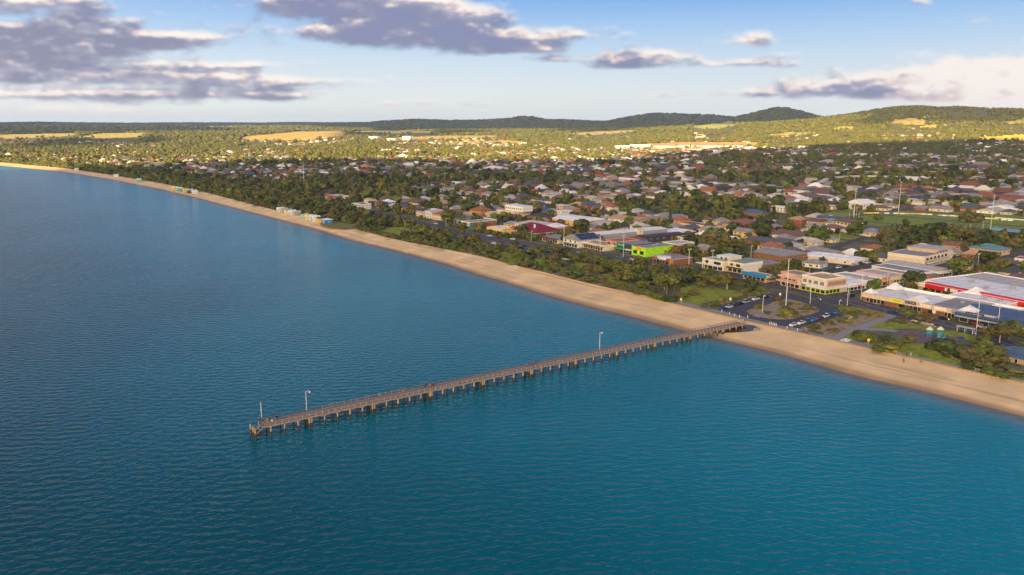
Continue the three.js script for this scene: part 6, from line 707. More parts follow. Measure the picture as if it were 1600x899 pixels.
// ---------------------------------------------------------------- park things
{
  const p = G(1461, 527.5), o = thing('playground_tower', 'turquoise and blue climbing frame with two pale pointed roofs', 'play equipment', [p[0], FLAT + 0.07, p[1]], -0.6), TQ = M([0.02, 0.26, 0.28], null, 1, 0.5), BL = M([0.02, 0.09, 0.3], null, 1, 0.5), RF = M([0.5, 0.56, 0.46], null, 1, 0.6);
  for (const [cx, h] of [[-2.4, 3.6], [2.0, 4.3]]) { for (const x of [-1, 1]) for (const z of [-1, 1]) mesh('post', cyl(0.09, 0.09, h, cx + x, 0, z, 7), TQ, o); mesh('platform', bb(cx - 1.1, 1.4, -1.1, cx + 1.1, 1.55, 1.1), BL, o); mesh('roof', roofGeo('pyramid', cx - 1.4, cx + 1.4, -1.4, 1.4, h, 1.3), RF, o); for (const z of [-1.05, 1.0]) mesh('panel', bb(cx - 0.95, 1.6, z, cx + 0.95, 2.6, z + 0.06), TQ, o); mesh('panel', bb(cx - 0.9, 0.1, 0.98, cx + 0.9, 1.3, 1.05), BL, o); }
  mesh('bridge', bb(-1.3, 1.35, -0.7, 0.9, 1.5, 0.7), BL, o); mesh('slide', facets([...quad([-3.4, 1.5, -0.4], [-3.4, 1.5, 0.4], [-6.2, 0.25, 0.4], [-6.2, 0.25, -0.4]), ...quad([-3.4, 1.8, 0.4], [-6.2, 0.55, 0.4], [-6.2, 0.2, 0.4], [-3.4, 1.4, 0.4]), ...quad([-3.4, 1.8, -0.4], [-3.4, 1.4, -0.4], [-6.2, 0.2, -0.4], [-6.2, 0.55, -0.4])]), BL, o); mesh('tube_slide', new THREE.TubeGeometry(new THREE.CatmullRomCurve3([[3, 1.9, 0], [4, 1.7, 1], [4, 1.1, 2.2], [3, 0.5, 2.8]].map((q) => new THREE.Vector3(...q))), 12, 0.45, 8), TQ, o); mesh('ladder', [0, 1, 2, 3].map((k) => rod([1.2, 0.3 + k * 0.32, 1.4 - k * 0.08], [2.6, 0.3 + k * 0.32, 1.4 - k * 0.08], 0.05)), RF, o);
  const q = G(1502, 530), t = thing('picnic_table', 'small bright blue table with benches at the end of the playground', 'table', [q[0], FLAT + 0.05, q[1]], 0.4); mesh('table_top', bb(-1.3, 0.72, -0.45, 1.3, 0.8, 0.45), BL, t); for (const z of [-0.85, 0.85]) mesh('bench', bb(-1.3, 0.42, z - 0.16, 1.3, 0.48, z + 0.16), BL, t); for (const x of [-0.9, 0.9]) mesh('leg', bb(x - 0.08, 0, -0.8, x + 0.08, 0.7, 0.8), BL, t);
  const u = G(1322, 532), v = thing('table_setting', 'white concrete slab with small table on the lawn corner by the beach', 'table', [u[0], FLAT + 0.06, u[1]], 0.8); mesh('slab', bb(-2.6, 0, -1.8, 2.6, 0.1, 1.8), WHITE, v); mesh('table_top', bb(-0.9, 0.7, -0.5, 0.9, 0.8, 0.5), WHITE, v); mesh('leg', bb(-0.2, 0.1, -0.2, 0.2, 0.7, 0.2), WHITE, v);
  const fe = (label, a, b, n, m = M([0.36, 0.30, 0.22], 'wood', 1.5)) => { const A = G(...a), B = G(...b), L = Math.hypot(B[0] - A[0], B[1] - A[1]), f = thing('timber_fence', label, 'fence', [A[0], FLAT, A[1]], Math.atan2(-(B[1] - A[1]), B[0] - A[0])); for (let i = 0; i <= n; i++) mesh('post', cg('fpost', () => bb(-0.1, 0, -0.1, 0.1, 1.15, 0.1)), m, f).position.x = L * i / n; for (const y of [0.5, 0.98]) mesh('rail', bb(0, y, -0.05, L, y + 0.14, 0.05), m, f); };
  fe('post and rail fence below the bushes beside the beach footpath', [1368, 545], [1407, 555], 7); fe('post and rail fence in front of the dark green hedge on the lower lawn', [1476, 555], [1500, 567.5], 4); fe('short rail fence between the brown bushes near the lower lawn', [1512, 567], [1532, 570.5], 3); fe('long low rail fence beside the path at the end of the lawn', [1524, 580], [1566, 589], 7); fe('rail fence between upper lawn and esplanade', [1438, 508], [1466, 513.5], 6);
  const bo = M([0.7, 0.7, 0.68], null, 1, 0.6); [[1203, 507], [1205.5, 507.8], [1208, 508.4], [1210.5, 509], [1213, 509.8], [1168.5, 497], [1148, 494.5], [1156, 496.5], [1128, 488], [1140, 491.5], [1230, 514], [1246, 517.5]].forEach(([x, y], i) => { const q = G(x, y), b = thing('bollard', `white bollard, ${['first', 'second', 'third', 'fourth', 'fifth'][i] ? ['first', 'second', 'third', 'fourth', 'fifth'][i] + ' of the close group of five on the promenade' : ['alone before the car park island', 'beyond the pier entrance', 'beside the pier entrance', 'below the row of four cars', 'between row of four cars and pier entrance', 'behind the lone white car', 'right of the lone white car'][i - 5]}`, 'bollard', [q[0], FLAT + 0.06, q[1]], 0, 'promenade bollards'); mesh('post', cyl(0.17, 0.17, 1.15, 0, 0, 0, 9), bo, b); mesh('cap', new THREE.SphereGeometry(0.19, 9, 6).translate(0, 1.15, 0), bo, b); });
  const sg = (label, px, py, top, c) => { const q = G(px, py), d = Math.hypot(...q), e = ray(px, top), h = Math.max(1.6, CAMH + e[1] / Math.hypot(e[0], e[2]) * d - FLAT), s = thing('sign_post', label, 'sign', [q[0], FLAT, q[1]], -0.6); mesh('post', cyl(0.07, 0.07, h, 0, 0, 0, 7), POLE, s); mesh('panel', bb(-0.55, h - 1.3, 0.08, 0.55, h, 0.14), M(c, null, 1, 0.6), s); }; sg('yellow sign on a post at the beach edge of the lawn', 1357, 541, 529, [0.6, 0.42, 0.03]); sg('small pale yellow sign by the lawn left of the car park', 1064, 474, 466, [0.65, 0.55, 0.2]); sg('white sign beside the row of four parked cars', 1141.5, 472, 465.5, [0.7, 0.7, 0.68]); sg('white round topped sign on the roundabout garden', 1219, 466, 458, [0.7, 0.7, 0.68]); sg('green street sign at the side street corner', 1327, 466, 452, [0.02, 0.25, 0.08]); sg('red sign outside the brick end of the cream shops', 1448, 498, 490, [0.4, 0.02, 0.02]);
  { const q = G(1509, 520), b = thing('bus_shelter', 'white framed bus shelter on the esplanade behind the playground', 'bus shelter', [q[0], FLAT, q[1]], -0.98); for (const x of [-3.6, 0, 3.6]) for (const z of [-0.8, 0.8]) mesh('post', bb(x - 0.09, 0, z - 0.09, x + 0.09, 2.5, z + 0.09), WHITE, b); mesh('roof', bb(-4.2, 2.5, -1.4, 4.2, 2.72, 1.4), roofMat('pale'), b); mesh('rail', bb(-3.6, 1.1, -0.85, 3.6, 1.25, -0.75), WHITE, b); mesh('pane', bb(-3.5, 0.3, 0.75, 3.5, 2.3, 0.8), new THREE.MeshPhysicalMaterial({ color: 0xdde6ea, roughness: 0.08, transmission: 1, thickness: 0 }), b); mesh('bench', bb(-2.6, 0.42, 0.1, 2.6, 0.5, 0.6), STEEL, b); }
  const sh = (label, px, py, w, d, c, rise = 0.9) => { const q = G(px, py), s = thing('park_shelter', label, 'shelter', [q[0], FLAT, q[1]], -0.98); for (const x of [-1, 1]) for (const z of [-1, 1]) mesh('post', bb(x * (w / 2 - 0.5) - 0.1, 0, z * (d / 2 - 0.5) - 0.1, x * (w / 2 - 0.5) + 0.1, 2.6, z * (d / 2 - 0.5) + 0.1), TIMBERPOLE, s); mesh('roof', roofGeo('gablex', -w / 2, w / 2, -d / 2, d / 2, 2.6, rise), M(c, 'metal', 4, 0.7), s); mesh('table', bb(-1, 0.7, -0.5, 1, 0.8, 0.5), TIMBERPOLE, s); }; sh('park shelter with pale green roof below the maroon restaurant', 832, 398.5, 9, 6, [0.42, 0.48, 0.40]); sh('long park shelter with sandy roof beside the lawn trees', 876, 409, 15, 5, [0.52, 0.44, 0.32], 0.7); sh('park shelter with pale roof at the left end of the median', 775, 385.5, 8, 6, [0.44, 0.44, 0.38]);
  const bc = { w: [0.72, 0.72, 0.7], y: [0.62, 0.5, 0.04], p: [0.6, 0.35, 0.27], b: [0.3, 0.42, 0.5], d: [0.1, 0.1, 0.12] }; const ords = ['first', 'second', 'third', 'fourth', 'fifth', 'sixth', 'seventh', 'eighth', 'ninth', 'tenth', 'eleventh', 'twelfth', 'thirteenth', 'fourteenth', 'fifteenth', 'sixteenth', 'seventeenth', 'eighteenth', 'nineteenth', 'twentieth', 'twenty-first', 'twenty-second', 'twenty-third', 'twenty-fourth'];
  [[1353, 334.3, 'p'], [1359, 334.1, 'y'], [1365, 334, 'y'], [1370, 333.9, 'w'], [1377, 333.9, 'd'], [1386, 334.1, 'w'], [1400, 334.6, 'w'], [1410, 334.9, 'w'], [1418, 335, 'p'], [1427, 335.1, 'p'], [1436, 335.3, 'p'], [1444, 335.8, 'w'], [1453, 336.3, 'w'], [1470, 337.5, 'b'], [1477, 337.9, 'w'], [1483, 338.2, 'b'], [1489, 338.5, 'w'], [1497, 339, 'p'], [1533, 341.5, 'w'], [1542, 342.1, 'w'], [1549, 342.7, 'y'], [1556, 343.3, 'y'], [1569, 344.6, 'w'], [1579, 345.4, 'w']].forEach(([x, y, c], i) => { const q = G(x, y), b = thing('advertising_board', `${{ w: 'white', y: 'yellow', p: 'pinkish', b: 'pale blue', d: 'dark' }[c]} advertising board, ${ords[i]} from the goal posts end along the oval`, 'board', [q[0], FLAT, q[1]], -0.15 - i * 0.012); mesh('panel', bb(-2.5, 0.2, -0.08, 2.5, 1.4, 0.08), M(bc[c], null, 1, 0.6), b); for (const k of [-2.2, 2.2]) mesh('leg', bb(k - 0.1, 0, -0.5, k + 0.1, 1.2, -0.08), TIMBERPOLE, b); });
  { const A = G(1560, 343), B = G(1640, 350), L = Math.hypot(B[0] - A[0], B[1] - A[1]), f = thing('boundary_fence', 'white rail fence at the right end of the oval', 'fence', [A[0], FLAT, A[1] - 6], Math.atan2(-(B[1] - A[1]), B[0] - A[0])); for (let i = 0; i <= 14; i++) mesh('post', cg('fpost2', () => bb(-0.08, 0, -0.08, 0.08, 1.9, 0.08)), WHITE, f).position.x = L * i / 14; mesh('panel', bb(0, 0.9, -0.05, L, 1.9, 0.05), WHITE, f); }
  for (const [x, l] of [[1327, 'first white goal post from the left on the oval'], [1333, 'second white goal post from the left on the oval'], [1338, 'third white goal post from the left on the oval'], [1342, 'fourth white goal post from the left on the oval']]) { const q = G(x, 343.5 - (x - 1327) * 0.1), o = thing('goal_post', l, 'goal post', [q[0], FLAT, q[1]]); mesh('post', cyl(0.16, 0.13, x > 1330 && x < 1340 ? 13 : 8, 0, 0, 0, 8), WHITE, o); mesh('pad', cyl(0.4, 0.4, 1.8, 0, 0, 0, 10), M([0.6, 0.5, 0.1], null, 1), o); }
}

// ---------------------------------------------------------------- trees and shrubs one can pick out along the foreshore and in the town
const PL_ = (shape, tone, px, py, w, h, label, share) => { const p = hit(px, py), k = shape === 'shrub'; plant(shape === 'conifer' ? 'conifer_tree' : k ? 'shrub' : 'tree', label, k ? 'shrub' : 'tree', null, shape, tone, p[0], p[1], w, h, share); NEARPLANTS.push([p[0], p[1], w / 2]); };
const NEARPLANTS = [];
for (const a of [
  ['round', 'olive', 1348, 533, 7, 4.6, 'rounded green bush, left one on the lawn beside the beach'], ['shrub', 'dark', 1339, 526, 5, 3.6, 'dark green bush at the edge of the paved path and lawn'], ['shrub', 'olive', 1358, 533, 5, 4, 'olive bush touching the right side of the rounded lawn bush'],
  ['round', 'dark', 1385, 543, 8, 5.4, 'dark bushy tree in the middle of the beach lawn'], ['round', 'brown', 1376, 546, 6, 4, 'brown tinted bush on the left of the dark lawn tree'], ['shrub', 'yellow', 1393, 549, 7, 3.2, 'yellow green bush at the foot of the dark lawn tree'], ['shrub', 'olive', 1381, 551, 8, 3, 'low olive bush by the rail fence and footpath'], ['round', 'brown', 1401, 545, 6, 4.6, 'brown green bush right of the dark lawn tree'], ['shrub', 'brown', 1420, 535, 5, 3.6, 'brown bush on the playground edge'], ['shrub', 'olive', 1411, 538, 4, 2.8, 'small olive bush between playground and lawn'],
  ['shrub', 'dark', 1466, 545, 10, 4.6, 'left end of the dark green hedge below the playground'], ['shrub', 'dark', 1478, 548, 10, 5, 'second clump of the dark green hedge below the playground'], ['shrub', 'green', 1490, 551, 10, 5, 'third clump of the green hedge below the playground'], ['shrub', 'dark', 1500, 555, 10, 5.2, 'fourth clump of the dark hedge below the playground'], ['shrub', 'green', 1508, 558, 10, 5.4, 'right end clump of the green hedge below the playground'], ['shrub', 'dark', 1484, 556, 8, 3.4, 'low dark clump in front of the hedge'],
  ['round', 'brown', 1516, 566, 10, 7, 'brown green tree at the right end of the hedge'], ['round', 'olive', 1530, 560, 11, 8.5, 'tall rounded olive tree behind the brown hedge end tree'], ['round', 'olive', 1548, 566, 12, 8.5, 'broad olive tree left of the blue roofed shelter'], ['round', 'brown', 1538, 576, 9, 5.5, 'brown bushy tree below the broad olive tree'], ['spread', 'brown', 1558, 577, 9, 6, 'sparse brown tree beside the blue roofed shelter'], ['shrub', 'dark', 1516, 577, 6, 3, 'dark low bush at the path beside the lower lawn'], ['shrub', 'olive', 1549, 584, 8, 3, 'olive bush behind the long rail fence'], ['shrub', 'grey', 1578, 583, 11, 3.6, 'grey green mound in front of the blue roofed shelter'], ['shrub', 'grey', 1596, 586, 10, 3.4, 'grey green mound at the edge of the path, far right'], ['shrub', 'olive', 1566, 590, 6, 2.4, 'small olive bush at the end of the long rail fence'], ['round', 'olive', 1590, 556, 9, 5, 'olive bush behind the blue roofed shelter'],
  ['spread', 'brown', 1562, 536, 13, 8.5, 'brown tree beside the esplanade right of the white poles'], ['spread', 'olive', 1577, 531, 12, 9, 'tall olive brown tree in front of the blue roofed shops'], ['spread', 'brown', 1547, 534, 10, 6, 'low brown tree between white pole and esplanade'], ['spread', 'olive', 1416, 501, 9, 7, 'street tree on the esplanade before the navy shop sign'], ['round', 'brown', 1437, 502, 7, 6, 'brown street tree before the cream gable'], ['round', 'rust', 1452, 506, 5, 3.6, 'small rusty street tree right of the silver car'],
  ['spread', 'dark', 1428, 454, 13, 12, 'large dark tree on the side street before the supermarket'], ['round', 'brown', 1421, 455, 8, 8, 'brown tree touching the left of the large side street tree'], ['shrub', 'yellow', 1452, 457, 5, 2.4, 'yellow green shrub at the supermarket corner'], ['shrub', 'olive', 1313, 486, 4, 4, 'bushy shrub at the foot of the signal post'], ['shrub', 'olive', 1263, 484, 6, 3.2, 'olive shrub on the inland end of the car park island'], ['shrub', 'yellow', 1233, 494, 6, 3, 'yellow shrub on the seaward half of the car park island'], ['shrub', 'olive', 1184, 482, 6, 2.8, 'olive shrub at the left tip of the car park island'], ['shrub', 'rust', 1216, 470, 5, 2.6, 'rusty shrub on the upper edge of the car park island'], ['shrub', 'brown', 1245, 496, 6, 2, 'dry brown grass shrub on the car park island'], ['shrub', 'olive', 1342, 490, 6, 2.4, 'olive shrub in the roadside garden bed'], ['shrub', 'yellow', 1356, 491, 7, 2, 'dry yellow shrub in the roadside garden bed'], ['shrub', 'yellow', 1370, 494, 7, 2, 'second dry yellow shrub in the roadside garden bed'], ['shrub', 'brown', 1295, 507, 7, 2, 'dry brown shrub behind the right parking row'], ['shrub', 'brown', 1272, 512, 7, 2, 'dry brown shrub nearest the promenade by the right parking row'], ['shrub', 'grey', 1312, 500, 5, 1.8, 'grey shrub at the inland end of the mulch garden'],
  ['spread', 'olive', 1042, 462, 14, 14, 'large rounded tree with pale trunk beside the beach lawn', 0.3], ['spread', 'brown', 1136, 453, 13, 11, 'brown green tree with visible trunk on the lawn edge', 0.3], ['round', 'olive', 1117, 447, 9, 8, 'olive tree left of the brown lawn edge tree'], ['round', 'dark', 1172, 454, 11, 8, 'dark green bush by the esplanade at the lawn tip'], ['shrub', 'olive', 1190, 456, 8, 4, 'olive bush right of the dark bush at the lawn tip'], ['shrub', 'olive', 1183, 462, 9, 3, 'olive mound bush above the garden bed'], ['shrub', 'brown', 1164, 457, 7, 3, 'brown shrub at the lawn tip'], ['shrub', 'brown', 1084, 461, 7, 3.6, 'brown shrub in the middle of the large lawn'], ['shrub', 'brown', 1066, 466, 8, 2.6, 'dry brown shrub beside the pale yellow sign'], ['shrub', 'grey', 1108, 481, 9, 2.4, 'grey green mound at the seaward corner of the garden bed'], ['shrub', 'brown', 1118, 477, 7, 2.6, 'brown shrub in the seaward garden bed'], ['shrub', 'grey', 1140, 470, 7, 2.2, 'grey shrub behind the row of four cars'], ['shrub', 'olive', 1050, 432, 8, 4, 'olive bush on the esplanade verge below the curved shop'], ['round', 'dark', 1075, 440, 9, 5, 'dark bush below the tall double armed pole'], ['round', 'olive', 1099, 438, 9, 6.5, 'olive street tree before the modern cream building'], ['round', 'brown', 1146, 447, 8, 6, 'brown bushy tree right of the lawn edge tree'], ['round', 'brown', 1096, 450, 7, 5, 'brown bush at the upper edge of the large lawn'],
  ['round', 'olive', 960, 425, 13, 9, 'olive tree at the left of the dense foreshore grove'], ['round', 'brown', 975, 428, 13, 9, 'brown tree in the dense foreshore grove'], ['round', 'olive', 990, 424, 14, 11, 'tall olive tree in the middle of the foreshore grove'], ['round', 'brown', 1003, 421, 12, 10, 'brown green tree below the lime green shop'], ['round', 'dark', 1000, 441, 13, 9, 'dark front tree of the foreshore grove'], ['round', 'olive', 1014, 438, 13, 10, 'olive front tree of the foreshore grove'], ['round', 'olive', 985, 440, 11, 8, 'rounded olive bush at the grove front'], ['round', 'brown', 969, 438, 11, 7, 'brown bush at the left front of the grove'], ['round', 'brown', 1022, 427, 12, 9, 'brown tree at the right of the foreshore grove'], ['round', 'dark', 1032, 437, 9, 7, 'dark bush right of the foreshore grove'], ['round', 'olive', 948, 420, 10, 7, 'olive bush left of the foreshore grove'], ['round', 'brown', 943, 410, 9, 6, 'brown bush below the white van'], ['shrub', 'grey', 935, 437, 10, 3, 'grey coastal bush on the sand edge left of the grove'], ['shrub', 'grey', 921, 432, 9, 2.8, 'grey coastal bush nearest the brown lawn'], ['shrub', 'olive', 1000, 459, 9, 3.6, 'olive shrub between grove and sand'], ['shrub', 'olive', 1016, 462, 9, 3.4, 'olive shrub beside the large rounded tree'], ['shrub', 'brown', 992, 455, 8, 3, 'brown shrub between grove and sand'], ['shrub', 'dark', 1046, 470, 10, 3, 'dark shrub under the large rounded tree'], ['shrub', 'olive', 1029, 467, 9, 3, 'low olive shrub at the sand edge under the large tree'], ['shrub', 'olive', 975, 449, 8, 3, 'olive shrub on the sand edge of the small lawn'],
  ['spread', 'brown', 845, 401, 9, 8, 'upright brown tree beside the three dark cars'], ['spread', 'brown', 868, 401, 11, 8, 'brown leaning tree left of the sandy shelter roof'], ['round', 'dark', 882, 399, 10, 6, 'dark green bush before the solar panel shop'], ['round', 'olive', 896, 406, 11, 7, 'olive tree right of the sandy shelter'], ['round', 'brown', 914, 405, 11, 7, 'brown tree before the small tan shops'], ['round', 'grey', 925, 410, 9, 6, 'grey green bush near the white van'], ['round', 'brown', 815, 401, 9, 6, 'brown bush left of the pale green shelter'], ['round', 'brown', 800, 391, 9, 6, 'brown bush above the small lawn'], ['round', 'brown', 738, 380, 14, 8, 'broad brown tree hiding the esplanade'], ['round', 'olive', 750, 384, 8, 5, 'olive bush right of the broad brown tree'], ['round', 'dark', 751, 358, 8, 7, 'rounded dark green bush beside the brown brick shop'], ['round', 'yellow', 778, 319, 19, 12, 'large clipped yellow green tree above the white flats'], ['round', 'dark', 715, 316, 12, 11, 'round dark tree before the white domed roof'], ['round', 'yellow', 605, 308, 10, 9, 'yellow green tree behind the navy roofed house'], ['round', 'olive', 1372, 345, 9, 8, 'lone round tree on the oval edge'], ['spread', 'yellow', 1494, 328, 16, 10, 'golden tree on the far side of the oval'], ['round', 'yellow', 1454, 327, 10, 8, 'small golden tree left of the larger golden one'],
  ['spread', 'brown', 1516, 360, 24, 17, 'very large brown tree spreading before the oval'], ['round', 'brown', 1502, 377, 20, 17, 'large brown tree behind the two storey cream flats'], ['round', 'dark', 1440, 371, 22, 12, 'wide dark tree left of the large brown trees'], ['round', 'dark', 1462, 366, 22, 12, 'dark green tree in the row before the oval'], ['round', 'brown', 1404, 374, 18, 13, 'brown tree right of the white boundary wall'], ['round', 'brown', 1383, 377, 12, 10, 'brown green tree at the end of the white boundary wall'], ['round', 'dark', 1420, 380, 18, 10, 'dark tree above the cream flats'], ['round', 'olive', 1385, 397, 11, 8, 'olive tree left of the blank cream wall'], ['round', 'dark', 1345, 408, 12, 9, 'dark tree left pair beside the long car lot'], ['round', 'olive', 1360, 409, 11, 8, 'olive tree right of pair beside the long car lot'], ['round', 'dark', 1536, 396, 11, 9, 'dark round tree before the teal roofed house'], ['round', 'brown', 1580, 392, 17, 11, 'brown tree right of the teal roofed house'], ['round', 'olive', 1555, 412, 9, 6, 'olive tree at the side street bend'], ['round', 'brown', 1543, 411, 8, 5, 'brown bush left of the olive side street tree'], ['round', 'dark', 1190, 372, 19, 13, 'dark tree above the slate roofed brick house'], ['round', 'green', 1275, 379, 20, 15, 'big green tree on the green below the pavilion'], ['round', 'dark', 1196, 355, 17, 14, 'big dark tree left of the green below the pavilion'], ['round', 'olive', 1150, 391, 16, 10, 'olive tree behind the modern cream building'], ['round', 'brown', 1110, 388, 17, 11, 'brown green tree left of the modern cream building'], ['round', 'dark', 1085, 384, 20, 13, 'dark tree above the tan brick block'], ['round', 'olive', 1075, 399, 15, 10, 'olive tree right of the curved white shop'], ['conifer', 'dark', 1047, 352, 9, 14, 'dark conifer behind the long cream hall'], ['conifer', 'dark', 506, 267, 14, 19, 'tall dark conifer in the left suburb'],
]) PL_(...a);
{ // low planting in the gravel beds and on the car park island
  const R = rng(515), beds = [['the car park island', [[1172, 487.5], [1195, 480], [1225, 470], [1242, 472], [1268, 480], [1276, 485], [1258, 491], [1228, 497], [1198, 495]], 24], ['the plaza garden', [[1258, 514], [1290, 504], [1318, 496], [1345, 489], [1375, 490], [1350, 502], [1312, 516], [1290, 525]], 16], ['the sandy bed by the lawn', [[1100, 478], [1124, 471.5], [1160, 465], [1190, 457], [1200, 458], [1164, 467], [1130, 477]], 14], ['the roadside bed', [[1303, 482], [1330, 482], [1385, 492], [1376, 495], [1340, 489]], 9], ['the bed above playground lawn', [[1392, 501], [1420, 501.5], [1465, 509], [1460, 511], [1402, 506]], 8]];
  const o = ['first', 'second', 'third', 'fourth', 'fifth', 'sixth', 'seventh', 'eighth', 'ninth', 'tenth', 'eleventh', 'twelfth', 'thirteenth', 'fourteenth', 'fifteenth', 'sixteenth', 'seventeenth', 'eighteenth', 'nineteenth', 'twentieth', 'twenty-first', 'twenty-second', 'twenty-third', 'twenty-fourth'];
  for (const [w, px, n] of beds) { const P = px.map(([x, y]) => G(x, y)), xs = P.map((p) => p[0]), zs = P.map((p) => p[1]), pts = []; for (let k = 0; k < 400 && pts.length < n; k++) { const x = lerp(Math.min(...xs), Math.max(...xs), R()), z = lerp(Math.min(...zs), Math.max(...zs), R()); if (inside(x, z, P) && !pts.some((p) => Math.hypot(p[0] - x, p[1] - z) < 2)) pts.push([x, z, pixelOf(x, 3, z)[0]]); } pts.sort((a, b) => a[2] - b[2]).forEach(([x, z], i) => { const t = R(), wd = 2 + R() * 3; plant('shrub', `${t < 0.4 ? 'dry brown' : t < 0.75 ? 'olive' : 'straw yellow'} low shrub, ${o[i]} from the left in ${w}`, 'shrub', 'low planting of the beds', 'shrub', t < 0.4 ? 'brown' : t < 0.75 ? 'olive' : 'yellow', x, z, wd, 0.7 + R() * 1.1); }); }
}
{ // the palm at the blue cafe
  const p = hit(1212, 443), o = thing('palm_tree', 'lone palm tree between blue cafe and pinkish tan shop', 'tree', [p[0], FLAT, p[1]], 0.4), R = rng(9), fr = []; mesh('trunk', cyl(0.5, 0.36, 6, 0, 0, 0, 9), BARK, o);
  for (let i = 0; i < 44; i++) { const a = R() * 6.28, up = R() * 1.5 - 0.25, l = 3.2 + R() * 1.2, T = [], P = (t) => { const r = l * t * Math.cos(up * (1 - t * 0.5)), y = 6 + l * t * Math.sin(up) - t * t * 2.2; return [Math.cos(a) * r, y, Math.sin(a) * r]; }; for (let k = 0; k < 5; k++) { const A = P(k / 5), B = P((k + 1) / 5), w0 = 0.55 * Math.sin(Math.PI * (0.15 + 0.8 * k / 5)), w1 = 0.55 * Math.sin(Math.PI * (0.15 + 0.8 * (k + 1) / 5)), sx = -Math.sin(a), sz = Math.cos(a); for (const s of [-1, 1]) T.push(...quad(A, B, [B[0] + s * sx * w1, B[1] - w1 * 0.4, B[2] + s * sz * w1], [A[0] + s * sx * w0, A[1] - w0 * 0.4, A[2] + s * sz * w0])); } fr.push(T); }
  fr.forEach((T) => mesh('frond', facets(T), M([0.10, 0.11, 0.03], null, 1, 0.8), o));
}
// what stands where, in words, for telling alike trees and houses apart
const MARKS = [['the lime green shop', 1000, 400], ['the curved white shop', 1036, 412], ['the maroon restaurant', 815, 366], ['the solar panel shop', 886, 384], ['the grey warehouse', 955, 378], ['the yellow shop', 770, 363], ['the white three level flats', 785, 339], ['the curved roof hall', 880, 354], ['the long cream hall', 1020, 350], ['the brown brick shop', 727, 355], ['the brown hall', 1205, 408], ['the modern cream building', 1120, 420], ['the cream corner building', 1270, 456], ['the blank cream flats', 1420, 414], ['the teal roofed house', 1545, 398], ['the supermarket', 1530, 460], ['the white gabled hall', 1335, 326], ['the cream sports pavilion', 1315, 357], ['the grandstand', 1574, 370], ['the golden tree', 1494, 328], ['the long pale blue roof', 1580, 312], ['the overpass', 1340, 278], ['the bright red hipped roof', 1237, 305], ['the navy roof by the green', 1190, 339], ['the white flat roofed house', 1258, 305], ['the slate roofed brick house', 1205, 386], ['the terracotta roofed house', 752, 337], ['the solar panelled grey roof', 762, 316], ['the white domed roof', 720, 316], ['the square white house', 614, 330], ['the navy roofed house', 607, 317], ['the white framed house', 566, 328], ['the magenta edged club', 507, 311], ['the near beach hut row', 470, 341], ['the far beach hut cluster', 285, 300], ['the lone blue beach hut', 214, 284], ['the large beach lawn', 1110, 462], ['the playground', 1450, 525], ['the foreshore grove', 995, 430], ['the clipped yellow green tree', 778, 319], ['the small lawn by the bend', 620, 362], ['the broad brown tree', 738, 380], ['the tall mast', 475, 290], ['the tall conifer', 506, 267], ['the far floodlight', 1404, 333], ['the right floodlight', 1548, 359], ['the white porch house', 674, 342], ['the red tiled esplanade house', 690, 345], ['the yellow brick house', 848, 326], ['the suburb power pole', 1155, 290], ['the lone white beach hut', 179, 276.5]].map(([n, x, y]) => [n, ...hit(x, y)]);
const RANKS = ['nearest', 'second nearest', 'third nearest', 'fourth nearest', 'fifth nearest', 'sixth nearest', 'seventh nearest', 'eighth nearest', 'ninth nearest', 'tenth nearest', 'eleventh nearest', 'twelfth nearest', 'thirteenth nearest', 'fourteenth nearest', 'fifteenth nearest', 'sixteenth nearest', 'seventeenth nearest', 'eighteenth nearest', 'nineteenth nearest', 'twentieth nearest'];
function tellApart(list, words) {                                              // list of {x, z, ...}; words(item) gives its look; sets item.label
  const by = new Map(); for (const it of list) { let b = null, bd = 1e18; for (const m of MARKS) { const d = (m[1] - it.x) ** 2 + (m[2] - it.z) ** 2; if (d < bd) { bd = d; b = m; } } it.d = bd; it.m = b[0]; const k = words(it) + '|' + it.m; if (!by.has(k)) by.set(k, []); by.get(k).push(it); }
  for (const l of by.values()) { l.sort((a, b) => a.d - b.d); l.forEach((it, i) => { it.label = i < RANKS.length ? `${words(it)}, ${RANKS[i]} to ${it.m}` : null; }); }
}

// ---------------------------------------------------------------- the suburb: streets, houses, trees
const STREETS = []; for (let k = 0; k < 12; k++) STREETS.push(228 + k * 70);
for (const n of STREETS) { const pts = []; for (let s = 60; s <= 1500; s += 20) { const nn = n + Math.max(0, nSand(s) - 64) * 0.9 + Math.sin(s / 260 + n) * 7, [x, z] = toXZ(s, nn); const pp = pixelOf(x, 4, z); if (pp[0] > -60 && pp[0] < 1700 && nn - nSand(s) > 100) pts.push([x, z]); else if (pts.length) break; } if (pts.length > 3 && n > 300) { const P = pts; ROADS.push([dense(P, 6), 6]); struct('road', ribbonGeo(dense(P, 6), 6.5, 0.12), ASPHALT); } }
for (const s of [330, 520, 720, 930, 1180]) { const pts = []; for (let n = 180 + s * 0.05; n < 1000; n += 20) pts.push(toXZ(s + Math.sin(n / 170) * 8, n)); ROADS.push([dense(pts, 6), 6]); struct('road', ribbonGeo(dense(pts, 6), 6.5, 0.10), ASPHALT); }
const inView = (x, y, z, m = 40) => { const p = pixelOf(x, y, z); return p[2] > 0 && p[0] > -m && p[0] < 1600 + m && p[1] < 899; };
